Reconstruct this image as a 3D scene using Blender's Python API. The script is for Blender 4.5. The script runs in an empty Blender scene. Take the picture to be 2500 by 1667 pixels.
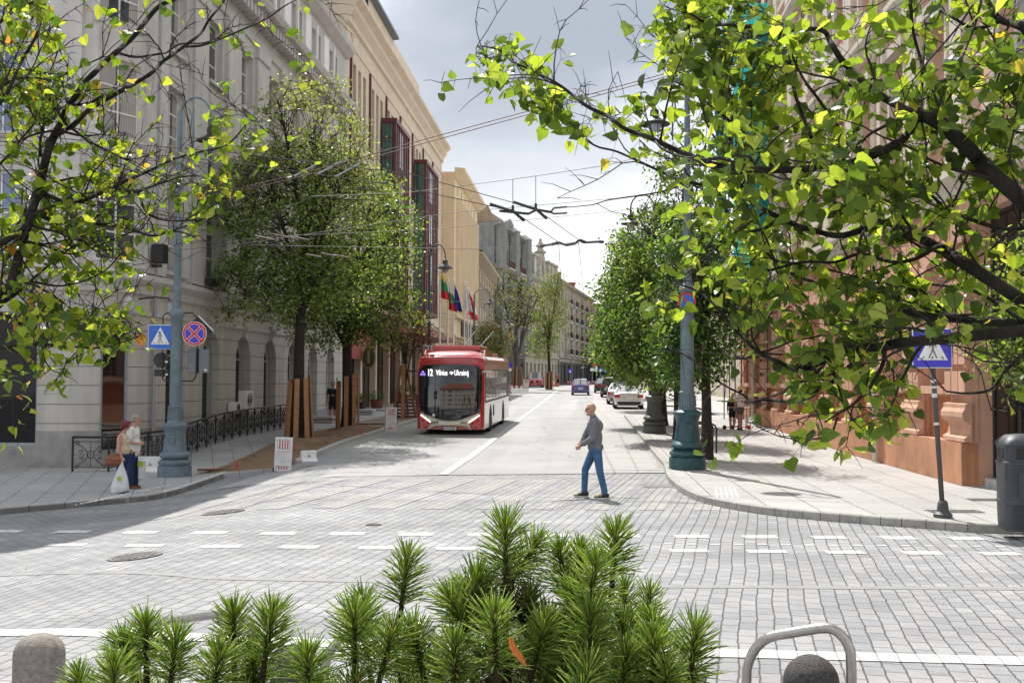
import bpy, bmesh, math, random
from mathutils import Vector, Matrix, noise as mnoise
R=math.radians; PI=math.pi
S=bpy.context.scene
COL=S.collection
# ---------------- camera -------------------------------------------------
F=2700.0; PITCH=math.atan(94/F); ROLL=R(.3); CAMZ=2.2
cf=Vector((0,math.cos(PITCH),math.sin(PITCH))); cr0=Vector((1,0,0)); cu0=cr0.cross(cf)
cr=math.cos(ROLL)*cr0+math.sin(ROLL)*cu0; cu=cr.cross(cf)
CP=Vector((0,0,CAMZ))
cam=bpy.data.cameras.new('camera'); camo=bpy.data.objects.new('camera',cam); COL.objects.link(camo)
camo.matrix_world=Matrix(((cr.x,cu.x,-cf.x,0),(cr.y,cu.y,-cf.y,0),(cr.z,cu.z,-cf.z,CAMZ),(0,0,0,1)))
cam.sensor_width=36; cam.lens=36*F/2500; cam.clip_start=.1; cam.clip_end=2000
S.camera=camo
# ---------------- sky and sun -------------------------------------------
SUNV=Vector((-1.8,6.3,9.1)).normalized()
w=bpy.data.worlds.new('World'); S.world=w; w.use_nodes=True
def _world():
    nt=w.node_tree; N=nt.nodes; L=nt.links; bg=N['Background']; bg.inputs['Strength'].default_value=.1
    sky=N.new('ShaderNodeTexSky'); sky.sky_type='NISHITA'; sky.sun_disc=False
    sky.sun_elevation=math.asin(SUNV.z); sky.sun_rotation=math.atan2(SUNV.x,SUNV.y)
    tc=N.new('ShaderNodeTexCoord')
    sep=N.new('ShaderNodeSeparateXYZ'); L.new(tc.outputs['Generated'],sep.inputs[0])
    # flatten clouds towards the horizon: divide by height
    add=N.new('ShaderNodeMath'); add.operation='ADD'; add.inputs[1].default_value=.22; L.new(sep.outputs[2],add.inputs[0])
    dv=N.new('ShaderNodeVectorMath'); dv.operation='DIVIDE'; L.new(tc.outputs['Generated'],dv.inputs[0])
    cmb=N.new('ShaderNodeCombineXYZ'); 
    for i in range(3): L.new(add.outputs[0],cmb.inputs[i])
    L.new(cmb.outputs[0],dv.inputs[1])
    n=N.new('ShaderNodeTexNoise'); n.inputs['Scale'].default_value=1.15; n.inputs['Detail'].default_value=7; n.inputs['Roughness'].default_value=.5
    mp=N.new('ShaderNodeMapping'); mp.inputs['Location'].default_value=(2.3,.35,1.1); L.new(dv.outputs[0],mp.inputs[0]); L.new(mp.outputs[0],n.inputs['Vector'])
    cr_=N.new('ShaderNodeValToRGB'); L.new(n.outputs['Fac'],cr_.inputs[0])
    e=cr_.color_ramp.elements; e[0].position=.39; e[0].color=(.33,.365,.41,1); e[1].position=.60; e[1].color=(.80,.82,.84,1)
    m1=e=cr_.color_ramp.elements.new(.48); m1.color=(.44,.475,.52,1)
    # brighten towards horizon
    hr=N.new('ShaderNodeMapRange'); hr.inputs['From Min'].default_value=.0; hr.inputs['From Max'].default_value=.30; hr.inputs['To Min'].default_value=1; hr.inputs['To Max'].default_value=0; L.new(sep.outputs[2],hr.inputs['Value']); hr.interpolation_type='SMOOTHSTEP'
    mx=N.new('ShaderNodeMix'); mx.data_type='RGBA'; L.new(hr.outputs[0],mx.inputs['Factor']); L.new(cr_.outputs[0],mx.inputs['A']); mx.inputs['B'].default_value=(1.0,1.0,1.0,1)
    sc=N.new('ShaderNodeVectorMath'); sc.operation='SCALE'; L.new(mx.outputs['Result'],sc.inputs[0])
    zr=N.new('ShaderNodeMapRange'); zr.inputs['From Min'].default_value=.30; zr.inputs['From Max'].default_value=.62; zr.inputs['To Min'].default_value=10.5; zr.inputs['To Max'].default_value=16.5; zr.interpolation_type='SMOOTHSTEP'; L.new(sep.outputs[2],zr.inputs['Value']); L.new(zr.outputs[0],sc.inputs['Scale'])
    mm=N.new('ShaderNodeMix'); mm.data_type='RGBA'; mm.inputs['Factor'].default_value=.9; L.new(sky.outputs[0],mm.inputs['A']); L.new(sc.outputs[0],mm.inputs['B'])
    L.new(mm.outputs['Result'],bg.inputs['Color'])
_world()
sl=bpy.data.lights.new('sun','SUN'); sl.energy=4.4; sl.angle=R(.53); sl.color=(1,.965,.91)
so=bpy.data.objects.new('sun',sl); COL.objects.link(so); so.location=SUNV*200
so.rotation_euler=SUNV.to_track_quat('Z','Y').to_euler()
S.view_settings.view_transform='Standard'; S.view_settings.look='None'; S.view_settings.gamma=1; S.view_settings.exposure=.46
S.render.engine='CYCLES'
try:
    S.cycles.max_bounces=8; S.cycles.transparent_max_bounces=12
except Exception: pass
# ---------------- ground shape and pixel helpers -----------------------------
def sst(t): t=min(max(t,0),1); return t*t*(3-2*t)
def gz(x,y):
    return 0.0115*min(max(y-32,0),120) - .40*sst((-x-3.5)/5)*sst((38-y)/9)
def ray(u,v): return cf+(u-1250)/F*cr-(v-833.5)/F*cu
def P(u,v,Y):
    d=ray(u,v); return CP+d*(Y/d.y)
def G(u,v,dz=0):
    d=ray(u,v); lo,hi=.5,500
    for i in range(50):
        m=(lo+hi)/2; p=CP+d*m
        if p.z>gz(p.x,p.y)+dz: lo=m
        else: hi=m
    return CP+d*lo
def atY(u,Y): return P(u,900,Y).x
K=.0681; SD=Vector((K,1,0)).normalized(); SA=math.atan2(1,K)   # street direction
# ---------------- materials --------------------------------------------------
M={}
def rgb(c): return (c[0],c[1],c[2],1)
class NT:
    def __init__(s,name):
        s.m=bpy.data.materials.new(name); s.m.use_nodes=True; s.t=s.m.node_tree; s.N=s.t.nodes; s.L=s.t.links
        s.b=s.N['Principled BSDF']; s.out=s.N['Material Output']
    def n(s,t,**k):
        o=s.N.new(t)
        for a,b in k.items():
            if a in ('ins',):
                for i,v in b.items(): o.inputs[i].default_value=v
            else: setattr(o,a,b)
        return o
    def l(s,a,b): s.L.new(a,b)
def mat(key,col,rough=.8,metal=0,var=.18,scale=3.0,bump=.0,bscale=30,spec=.5,coat=0,emit=None,es=0,var2=0,coord='Object',trans=0):
    """procedural material: base colour modulated by two noises + fine bump"""
    a=NT(key); b=a.b
    b.inputs['Roughness'].default_value=rough; b.inputs['Metallic'].default_value=metal
    b.inputs['Specular IOR Level'].default_value=spec; b.inputs['Coat Weight'].default_value=coat; b.inputs['Coat Roughness'].default_value=.05
    tc=a.n('ShaderNodeTexCoord')
    co=tc.outputs[coord] if coord!='Pos' else a.n('ShaderNodeNewGeometry').outputs['Position']
    n=a.n('ShaderNodeTexNoise',ins={'Scale':scale,'Detail':8,'Roughness':.65}); a.l(co,n.inputs['Vector'])
    mr=a.n('ShaderNodeMapRange',ins={'From Min':.3,'From Max':.7,'To Min':1-var,'To Max':1+var}); a.l(n.outputs['Fac'],mr.inputs['Value'])
    vm=a.n('ShaderNodeVectorMath',operation='SCALE'); vm.inputs[0].default_value=col[:3]; a.l(mr.outputs[0],vm.inputs['Scale'])
    a.l(vm.outputs[0],b.inputs['Base Color'])
    if bump:
        n2=a.n('ShaderNodeTexNoise',ins={'Scale':bscale,'Detail':6}); a.l(co,n2.inputs['Vector'])
        bp=a.n('ShaderNodeBump',ins={'Strength':bump,'Distance':.02}); a.l(n2.outputs['Fac'],bp.inputs['Height']); a.l(bp.outputs[0],b.inputs['Normal'])
    if emit: b.inputs['Emission Color'].default_value=rgb(emit); b.inputs['Emission Strength'].default_value=es
    M[key]=a.m; a.m['col']=list(col[:3]); return a
def stucco(key,col,course=0,vjoint=0,rough=.85,var=.10,joint=.45,streak=.25,off=0.0):
    """painted/stone facade in object space: x along wall, z up. course = joint spacing"""
    a=mat(key,col,rough,var=var,scale=.9,bump=.25,bscale=40); b=a.b
    tc=a.n('ShaderNodeTexCoord'); vm=[l.from_node for l in a.t.links if l.to_socket==b.inputs['Base Color']][0]
    # rain streaks: noise stretched in z
    mp=a.n('ShaderNodeMapping'); mp.inputs['Scale'].default_value=(2.2,2.2,.16); a.l(tc.outputs['Object'],mp.inputs[0])
    n=a.n('ShaderNodeTexNoise',ins={'Scale':1.3,'Detail':7,'Roughness':.7}); a.l(mp.outputs[0],n.inputs['Vector'])
    mr=a.n('ShaderNodeMapRange',ins={'From Min':.35,'From Max':.72,'To Min':1.04,'To Max':1-streak}); a.l(n.outputs['Fac'],mr.inputs['Value'])
    v2=a.n('ShaderNodeVectorMath',operation='SCALE'); a.l(vm.outputs[0],v2.inputs[0]); a.l(mr.outputs[0],v2.inputs['Scale'])
    last=v2.outputs[0]
    if course:
        sp=a.n('ShaderNodeSeparateXYZ'); a.l(tc.outputs['Object'],sp.inputs[0])
        def line(sock,per,wid,o=0.0):
            ad=a.n('ShaderNodeMath',operation='ADD'); ad.inputs[1].default_value=o; a.l(sock,ad.inputs[0])
            d=a.n('ShaderNodeMath',operation='DIVIDE'); d.inputs[1].default_value=per; a.l(ad.outputs[0],d.inputs[0])
            f=a.n('ShaderNodeMath',operation='FRACT'); a.l(d.outputs[0],f.inputs[0])
            c=a.n('ShaderNodeMath',operation='LESS_THAN'); c.inputs[1].default_value=wid/per; a.l(f.outputs[0],c.inputs[0]); return c.outputs[0]
        z=line(sp.outputs[2],course,.025,off)
        if vjoint:
            x=line(sp.outputs[0],vjoint,.02); mxx=a.n('ShaderNodeMath',operation='MAXIMUM'); a.l(z,mxx.inputs[0]); a.l(x,mxx.inputs[1]); z=mxx.outputs[0]
        mx=a.n('ShaderNodeMix',data_type='RGBA'); a.l(z,mx.inputs['Factor']); a.l(last,mx.inputs['A']); mx.inputs['B'].default_value=rgb([c*joint for c in col]); last=mx.outputs['Result']
        bp=a.n('ShaderNodeBump',ins={'Strength':.8,'Distance':.03}); bp.invert=True; a.l(z,bp.inputs['Height'])
        old=[l.from_socket for l in a.t.links if l.to_socket==b.inputs['Normal']][0]; a.l(old,bp.inputs['Normal']); a.l(bp.outputs[0],b.inputs['Normal'])
    a.l(last,b.inputs['Base Color']); return a
def paving(key,c1,c2,mort,bw,bh,rot,mortar=.012,var=.2,rough=.75,offx=.5,bump=.5,squash=1,warp=.0,noise_c=(1,1,1)):
    a=NT(key); b=a.b; b.inputs['Roughness'].default_value=rough
    g=a.n('ShaderNodeNewGeometry')
    mp=a.n('ShaderNodeMapping'); mp.vector_type='TEXTURE'; mp.inputs['Rotation'].default_value=(0,0,rot); a.l(g.outputs['Position'],mp.inputs[0])
    vec=mp.outputs[0]
    if warp:
        wn=a.n('ShaderNodeTexNoise',ins={'Scale':.35,'Detail':2}); a.l(g.outputs['Position'],wn.inputs['Vector'])
        sb=a.n('ShaderNodeVectorMath',operation='SUBTRACT'); sb.inputs[1].default_value=(.5,.5,.5); a.l(wn.outputs['Color'],sb.inputs[0])
        sc=a.n('ShaderNodeVectorMath',operation='SCALE'); sc.inputs['Scale'].default_value=warp; a.l(sb.outputs[0],sc.inputs[0])
        wn2=a.n('ShaderNodeTexNoise',ins={'Scale':6,'Detail':2}); a.l(g.outputs['Position'],wn2.inputs['Vector'])
        sb2=a.n('ShaderNodeVectorMath',operation='SUBTRACT'); sb2.inputs[1].default_value=(.5,.5,.5); a.l(wn2.outputs['Color'],sb2.inputs[0])
        sc2=a.n('ShaderNodeVectorMath',operation='SCALE'); sc2.inputs['Scale'].default_value=.03; a.l(sb2.outputs[0],sc2.inputs[0])
        ad=a.n('ShaderNodeVectorMath',operation='ADD'); a.l(vec,ad.inputs[0]); a.l(sc.outputs[0],ad.inputs[1])
        ad2=a.n('ShaderNodeVectorMath',operation='ADD'); a.l(ad.outputs[0],ad2.inputs[0]); a.l(sc2.outputs[0],ad2.inputs[1]); vec=ad2.outputs[0]
    br=a.n('ShaderNodeTexBrick',offset=offx,squash=squash,ins={'Scale':1,'Mortar Size':mortar,'Mortar Smooth':.15,'Bias':0,'Brick Width':bw,'Row Height':bh})
    br.inputs['Color1'].default_value=rgb(c1); br.inputs['Color2'].default_value=rgb(c2); br.inputs['Mortar'].default_value=rgb(mort)
    a.l(vec,br.inputs['Vector'])
    n=a.n('ShaderNodeTexNoise',ins={'Scale':.45,'Detail':9,'Roughness':.68}); a.l(g.outputs['Position'],n.inputs['Vector'])
    mr=a.n('ShaderNodeMapRange',ins={'From Min':.3,'From Max':.7,'To Min':1-var,'To Max':1+var}); a.l(n.outputs['Fac'],mr.inputs['Value'])
    n3=a.n('ShaderNodeTexNoise',ins={'Scale':14,'Detail':6,'Roughness':.7}); a.l(g.outputs['Position'],n3.inputs['Vector'])
    mr3=a.n('ShaderNodeMapRange',ins={'From Min':.3,'From Max':.7,'To Min':.9,'To Max':1.1}); a.l(n3.outputs['Fac'],mr3.inputs['Value'])
    mu=a.n('ShaderNodeMath',operation='MULTIPLY'); a.l(mr.outputs[0],mu.inputs[0]); a.l(mr3.outputs[0],mu.inputs[1])
    if key.startswith('cobble'):   # tyre darkened tracks along the cross street, and oil spots
        mt=a.n('ShaderNodeMapping'); mt.inputs['Scale'].default_value=(.05,.9,1); a.l(g.outputs['Position'],mt.inputs[0]); nt=a.n('ShaderNodeTexNoise',ins={'Scale':1.3,'Detail':4}); a.l(mt.outputs[0],nt.inputs['Vector'])
        m5=a.n('ShaderNodeMapRange',ins={'From Min':.35,'From Max':.65,'To Min':.84,'To Max':1.06}); a.l(nt.outputs['Fac'],m5.inputs['Value'])
        ns=a.n('ShaderNodeTexNoise',ins={'Scale':1.7,'Detail':5,'Roughness':.7}); a.l(g.outputs['Position'],ns.inputs['Vector']); m6=a.n('ShaderNodeMapRange',ins={'From Min':.63,'From Max':.75,'To Min':1,'To Max':.72}); a.l(ns.outputs['Fac'],m6.inputs['Value'])
        q1=a.n('ShaderNodeMath',operation='MULTIPLY'); a.l(m5.outputs[0],q1.inputs[0]); a.l(m6.outputs[0],q1.inputs[1]); q2=a.n('ShaderNodeMath',operation='MULTIPLY'); a.l(mu.outputs[0],q2.inputs[0]); a.l(q1.outputs[0],q2.inputs[1]); mu=q2
    vm=a.n('ShaderNodeVectorMath',operation='SCALE'); a.l(br.outputs['Color'],vm.inputs[0]); a.l(mu.outputs[0],vm.inputs['Scale'])
    a.l(vm.outputs[0],b.inputs['Base Color'])
    bp=a.n('ShaderNodeBump',ins={'Strength':bump,'Distance':.02}); bp.invert=True; a.l(br.outputs['Fac'],bp.inputs['Height'])
    n4=a.n('ShaderNodeTexNoise',ins={'Scale':60,'Detail':4}); a.l(g.outputs['Position'],n4.inputs['Vector'])
    bp2=a.n('ShaderNodeBump',ins={'Strength':.25,'Distance':.01}); a.l(n4.outputs['Fac'],bp2.inputs['Height']); a.l(bp.outputs[0],bp2.inputs['Normal']); a.l(bp2.outputs[0],b.inputs['Normal'])
    M[key]=a.m; return a
def leafmat(key,cols,trans=.5,tcol=None,rough=.45):
    """leaf: random colour per leaf, translucent when back-lit"""
    a=NT(key); N=a.N; b=a.b; b.inputs['Roughness'].default_value=rough; b.inputs['Specular IOR Level'].default_value=.5
    g=a.n('ShaderNodeNewGeometry'); rp=a.n('ShaderNodeValToRGB'); rp.color_ramp.interpolation='CONSTANT' if len(cols)>4 else 'LINEAR'
    e=rp.color_ramp.elements
    e[0].position=0; e[0].color=rgb(cols[0][1]); e[1].position=cols[-1][0]; e[1].color=rgb(cols[-1][1])
    for p,c in cols[1:-1]: x=e.new(p); x.color=rgb(c)
    a.l(g.outputs['Random Per Island'],rp.inputs[0]); a.l(rp.outputs[0],b.inputs['Base Color'])
    t=a.n('ShaderNodeBsdfTranslucent'); sc=a.n('ShaderNodeVectorMath',operation='MULTIPLY'); a.l(rp.outputs[0],sc.inputs[0]); sc.inputs[1].default_value=tcol or (2.6,2.3,.9); a.l(sc.outputs[0],t.inputs['Color'])
    mx=a.n('ShaderNodeMixShader'); mx.inputs[0].default_value=trans; a.l(b.outputs[0],mx.inputs[1]); a.l(t.outputs[0],mx.inputs[2]); a.l(mx.outputs[0],a.out.inputs[0])
    M[key]=a.m; return a
def glass(key,col=(.02,.025,.03),rough=.04,spec=1.0,var=.4,curtain=0):
    a=mat(key,col,rough,var=var,scale=.6,spec=spec); a.b.inputs['IOR'].default_value=1.6
    if curtain:   # pale folds of curtain seen in some of the windows
        oi=a.n('ShaderNodeObjectInfo'); tc=a.n('ShaderNodeTexCoord'); sp=a.n('ShaderNodeSeparateXYZ'); a.l(tc.outputs['Object'],sp.inputs[0])
        wv=a.n('ShaderNodeTexWave',ins={'Scale':4.0,'Distortion':2.5,'Detail':2}); a.l(tc.outputs['Object'],wv.inputs['Vector'])
        ab=a.n('ShaderNodeMath',operation='ABSOLUTE'); a.l(sp.outputs[0],ab.inputs[0]); th=a.n('ShaderNodeMath',operation='MULTIPLY'); a.l(oi.outputs['Random'],th.inputs[0]); th.inputs[1].default_value=.9
        gt=a.n('ShaderNodeMath',operation='GREATER_THAN'); a.l(ab.outputs[0],gt.inputs[0]); a.l(th.outputs[0],gt.inputs[1])
        m1=a.n('ShaderNodeMapRange',ins={'To Min':.7*curtain,'To Max':curtain}); a.l(wv.outputs['Fac'],m1.inputs['Value']); mu=a.n('ShaderNodeMath',operation='MULTIPLY'); a.l(gt.outputs[0],mu.inputs[0]); a.l(m1.outputs[0],mu.inputs[1])
        old=[l for l in a.t.links if l.to_socket==a.b.inputs['Base Color']][0].from_socket
        mx=a.n('ShaderNodeMix',data_type='RGBA'); a.l(mu.outputs[0],mx.inputs['Factor']); a.l(old,mx.inputs['A']); mx.inputs['B'].default_value=(.5,.49,.46,1); a.l(mx.outputs['Result'],a.b.inputs['Base Color'])
    tc=a.n('ShaderNodeTexCoord'); n=a.n('ShaderNodeTexNoise',ins={'Scale':.8,'Detail':1}); a.l(tc.outputs['Object'],n.inputs['Vector'])
    bp=a.n('ShaderNodeBump',ins={'Strength':.06,'Distance':.1}); a.l(n.outputs['Fac'],bp.inputs['Height']); a.l(bp.outputs[0],a.b.inputs['Normal'])
    return a
# ---------------- mesh builder -------------------------------------------------
def bez(pts,n=6):
    """Catmull-Rom through points (tuples of any dim)"""
    out=[]; m=len(pts)
    for i in range(m-1):
        p0=pts[max(i-1,0)];p1=pts[i];p2=pts[i+1];p3=pts[min(i+2,m-1)]
        for k in range(n):
            t=k/n; out.append(tuple(.5*((2*b)+(-a+c)*t+(2*a-5*b+4*c-d)*t*t+(-a+3*b-3*c+d)*t**3) for a,b,c,d in zip(p0,p1,p2,p3)))
    out.append(tuple(pts[-1])); return out
class MB:
    def __init__(s): s.v=[]; s.f=[]; s.m=[]; s.mi=0; s.X=None; s.marks=[]
    def mark(s): s.marks.append((len(s.v),len(s.f)))
    def each(s,name,mats,parent=None,**k):
        """one object per marked piece"""
        mk=s.marks+[(len(s.v),len(s.f))]; out=[]
        for (v0,f0),(v1,f1) in zip(mk[:-1],mk[1:]):
            if f1==f0: continue
            t=MB(); t.v=s.v[v0:v1]; t.f=[tuple(i-v0 for i in f) for f in s.f[f0:f1]]; t.m=s.m[f0:f1]; out.append(t.build(name,mats,parent,**k))
        return out
    def av(s,p):
        p=Vector(p)
        if s.X is not None: p=s.X@p
        s.v.append((p.x,p.y,p.z)); return len(s.v)-1
    def af(s,idx,mi=None): s.f.append(tuple(idx)); s.m.append(s.mi if mi is None else mi)
    def quad(s,a,b,c,d,mi=None):
        i=[s.av(p) for p in (a,b,c,d)]; s.af(i,mi)
    def poly(s,pts,mi=None): s.af([s.av(p) for p in pts],mi)
    def box(s,c,d,rz=0,mi=None,tap=1.0,rot=None):
        """centre c, full size d; tap scales top"""
        mt=rot if rot is not None else Matrix.Rotation(rz,3,'Z')
        c=Vector(c); ids=[]
        for z in (-1,1):
            k=tap if z>0 else 1
            for x,y in ((-1,-1),(1,-1),(1,1),(-1,1)):
                ids.append(s.av(c+mt@Vector((x*d[0]/2*k,y*d[1]/2*k,z*d[2]/2))))
        a=ids
        for q in ((0,3,2,1),(4,5,6,7),(0,1,5,4),(1,2,6,5),(2,3,7,6),(3,0,4,7)): s.af([a[i] for i in q],mi)
        return s
    def bb(s,x0,x1,y0,y1,z0,z1,mi=None): return s.box(((x0+x1)/2,(y0+y1)/2,(z0+z1)/2),(abs(x1-x0),abs(y1-y0),abs(z1-z0)),mi=mi)
    def beam(s,p,q,w,h=None,mi=None):
        p=Vector(p);q=Vector(q);d=q-p;h=h or w
        rot=d.to_track_quat('X','Z').to_matrix(); s.box((p+q)/2,(d.length,w,h),rot=rot,mi=mi); return s
    def tube(s,pts,r,n=8,mi=None,cap=True,closed=False):
        pts=[Vector(p[:3]) for p in pts]; m=len(pts)
        rr=r if isinstance(r,(list,tuple)) else [r]*m
        nrm=None; rings=[]
        for i,p in enumerate(pts):
            if closed: t=pts[(i+1)%m]-pts[i-1]
            else: t=pts[min(i+1,m-1)]-pts[max(i-1,0)]
            if t.length<1e-9: t=Vector((0,0,1))
            t.normalize()
            if nrm is None:
                nrm=t.orthogonal().normalized()
            else:
                nrm=(nrm-t*nrm.dot(t)); 
                if nrm.length<1e-6: nrm=t.orthogonal()
                nrm.normalize()
            bi=t.cross(nrm); rings.append([s.av(p+rr[i]*(math.cos(2*PI*k/n)*nrm+math.sin(2*PI*k/n)*bi)) for k in range(n)])
        for i in range(m-1 if not closed else m):
            a=rings[i]; b=rings[(i+1)%m]
            for k in range(n): s.af((a[k],a[(k+1)%n],b[(k+1)%n],b[k]),mi)
        if cap and not closed: s.af(rings[0][::-1],mi); s.af(rings[-1],mi)
        return s
    def lathe(s,prof,c=(0,0,0),n=24,mi=None,cap=True,flute=0,ax=None):
        c=Vector(c); rings=[]
        for (r,z) in prof:
            ring=[]
            for k in range(n):
                a=2*PI*k/n; rr=max(r,.0005)*(1+ (flute if k%2 else 0))
                q=Vector((rr*math.cos(a),rr*math.sin(a),z))
                if ax is not None: q=ax@q
                ring.append(s.av(c+q))
            rings.append(ring)
        for i in range(len(rings)-1):
            a,b=rings[i],rings[i+1]
            for k in range(n): s.af((a[k],a[(k+1)%n],b[(k+1)%n],b[k]),mi)
        if cap: s.af(rings[0][::-1],mi); s.af(rings[-1],mi)
        return s
    def prism(s,poly,o,ex,ey,t,mi=None):
        """extrude 2d polygon in plane (ex,ey) at o by vector t"""
        o=Vector(o);ex=Vector(ex);ey=Vector(ey);t=Vector(t)
        a=[s.av(o+ex*p[0]+ey*p[1]) for p in poly]; b=[s.av(o+ex*p[0]+ey*p[1]+t) for p in poly]; n=len(poly)
        s.af(a[::-1],mi); s.af(b,mi)
        for i in range(n): s.af((a[i],a[(i+1)%n],b[(i+1)%n],b[i]),mi)
        return s
    def ell(s,c,r,n=12,m=8,mi=None,rot=None):
        c=Vector(c); rings=[]
        for j in range(1,m):
            th=PI*j/m; ring=[]
            for k in range(n):
                a=2*PI*k/n; q=Vector((r[0]*math.sin(th)*math.cos(a),r[1]*math.sin(th)*math.sin(a),-r[2]*math.cos(th)))
                if rot is not None: q=rot@q
                ring.append(s.av(c+q))
            rings.append(ring)
        b0=Vector((0,0,-r[2])); b1=Vector((0,0,r[2]))
        if rot is not None: b0=rot@b0; b1=rot@b1
        bot=s.av(c+b0); top=s.av(c+b1)
        for k in range(n):
            s.af((bot,rings[0][(k+1)%n],rings[0][k]),mi); s.af((top,rings[-1][k],rings[-1][(k+1)%n]),mi)
        for i in range(len(rings)-1):
            for k in range(n): s.af((rings[i][k],rings[i][(k+1)%n],rings[i+1][(k+1)%n],rings[i+1][k]),mi)
        return s
    def mesh(s,name,mats,smooth=False,off=None):
        me=bpy.data.meshes.new(name)
        v=s.v if off is None else [(a-off[0],b-off[1],c-off[2]) for a,b,c in s.v]
        me.from_pydata(v,[],s.f)
        if not isinstance(mats,(list,tuple)): mats=[mats]
        for m in mats: me.materials.append(M[m] if isinstance(m,str) else m)
        if len(mats)>1: me.polygons.foreach_set('material_index',s.m)
        if smooth: me.polygons.foreach_set('use_smooth',[True]*len(s.f))
        me.update(); return me
    def build(s,name,mats,parent=None,smooth=False,world=False,bevel=0,auto=None,seg=1):
        off=parent.location if (world and parent is not None) else None
        me=s.mesh(name,mats,smooth or auto is not None,off)
        if auto is not None:
            bm=bmesh.new(); bm.from_mesh(me)
            bmesh.ops.remove_doubles(bm,verts=bm.verts,dist=1e-5)
            lim=R(auto)
            for e in bm.edges:
                if len(e.link_faces)==2: e.smooth=e.calc_face_angle(0)<lim
            bm.to_mesh(me); bm.free()
        o=bpy.data.objects.new(name,me); COL.objects.link(o)
        if parent is not None: o.parent=parent
        if bevel:
            md=o.modifiers.new('bevel','BEVEL'); md.width=bevel; md.segments=seg; md.limit_method='ANGLE'; md.angle_limit=R(40)
        return o
def tag(o,label=None,cat=None,group=None,kind=None):
    if label: o['label']=label
    if cat: o['category']=cat
    if group: o['group']=group
    if kind: o['kind']=kind
    return o
def thing(name,label,cat,loc=(0,0,0),rz=0,group=None):
    o=bpy.data.objects.new(name,None); COL.objects.link(o); o.location=loc; o.rotation_euler=(0,0,rz); o.empty_display_size=.2
    return tag(o,label,cat,group)
KIDS={}
def kids(o): return [c for c in bpy.data.objects if c.parent==o]
def copy_tree(o,loc=None,rz=None,label=None,parent=None,cat=None):
    allc={}
    for c in bpy.data.objects:
        if c.parent: allc.setdefault(c.parent,[]).append(c)
    def rec(x,par):
        c=x.copy(); COL.objects.link(c); c.parent=par
        for k in allc.get(x,[]): rec(k,c)
        return c
    r=rec(o,parent)
    if loc is not None: r.location=loc
    if rz is not None: r.rotation_euler=(0,0,rz)
    if label: r['label']=label
    return r
def text_mesh(s,size,name,matk,parent,mtx,depth=.004,align='CENTER',bold=0,sx=1):
    """lettering as real extruded mesh; mtx places its x(right) y(up) plane"""
    cu_=bpy.data.curves.new('t','FONT'); cu_.body=s; cu_.size=size; cu_.extrude=depth; cu_.align_x=align; cu_.align_y='CENTER'; cu_.offset=bold
    to=bpy.data.objects.new('t',cu_); COL.objects.link(to)
    dg=bpy.context.evaluated_depsgraph_get(); me=bpy.data.meshes.new_from_object(to.evaluated_get(dg))
    bpy.data.objects.remove(to); me.transform(Matrix.Diagonal((sx,1,1,1))); me.transform(mtx); me.name=name
    me.materials.clear(); me.materials.append(M[matk])
    o=bpy.data.objects.new(name,me); COL.objects.link(o); o.parent=parent; return o
def slice_mesh(bm,xs=(),ys=(),zs=()):
    for ax,vals in ((0,xs),(1,ys),(2,zs)):
        for t in vals:
            no=[0,0,0]; no[ax]=1; co=[0,0,0]; co[ax]=t
            bmesh.ops.bisect_plane(bm,geom=bm.verts[:]+bm.edges[:]+bm.faces[:],plane_co=co,plane_no=no,dist=1e-6)
def frange(a,b,st):
    n=int((b-a)/st)+1; return [a+i*st for i in range(n)]
def sheet(name,poly,dz,matk,step=2.0,thick=0,kind='structure',mats=None):
    """ground sheet following the terrain"""
    bm=bmesh.new(); f=bm.faces.new([bm.verts.new((p[0],p[1],0)) for p in poly]); 
    if f.normal.z<0 or f.calc_area()==0: pass
    bm.normal_update()
    if f.normal.z<0: bmesh.ops.reverse_faces(bm,faces=[f])
    xs=[p[0] for p in poly]; ys=[p[1] for p in poly]
    slice_mesh(bm,[t for t in frange(-40,40,step) if min(xs)<t<max(xs)],[t for t in frange(-10,60,step)+frange(64,160,8) if min(ys)<t<max(ys)])
    for v in bm.verts: v.co.z=gz(v.co.x,v.co.y)+dz
    if thick:
        ext=[e for e in bm.edges if e.is_boundary]
        r=bmesh.ops.extrude_edge_only(bm,edges=ext); 
        for v in [g for g in r['geom'] if isinstance(g,bmesh.types.BMVert)]: v.co.z-=thick
        bmesh.ops.recalc_face_normals(bm,faces=bm.faces)
    me=bpy.data.meshes.new(name); bm.to_mesh(me); bm.free(); me.materials.append(M[matk])
    o=bpy.data.objects.new(name,me); COL.objects.link(o); 
    if kind: o['kind']=kind
    return o
rnd=random.Random(7)
# ---------------- material table ----------------------------------------------
a=paving('cobble',(.225,.228,.242),(.30,.297,.295),(.07,.066,.06),.27,.155,R(90-12.5),mortar=.008,warp=.13,var=.24,bump=.6)
paving('cobble_white',(.54,.535,.515),(.62,.61,.585),(.30,.28,.26),.27,.155,R(90-12.5),mortar=.007,warp=.13,var=.12,bump=.6)
paving('cobble_cream',(.29,.285,.27),(.34,.33,.31),(.085,.08,.074),.27,.155,R(90-12.5),mortar=.008,warp=.13,var=.12,bump=.6)
paving('slab',(.35,.335,.318),(.40,.383,.365),(.12,.112,.105),1.5,.75,SA,mortar=.012,var=.12,bump=.3,warp=.05)
paving('slab_left',(.33,.325,.315),(.37,.365,.355),(.12,.115,.11),.9,.6,SA+R(20),mortar=.010,var=.15,bump=.3,warp=.05)
paving('setts',(.40,.36,.34),(.46,.42,.39),(.14,.12,.11),.22,.11,SA,mortar=.008,var=.15,bump=.5,warp=.05)
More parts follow.
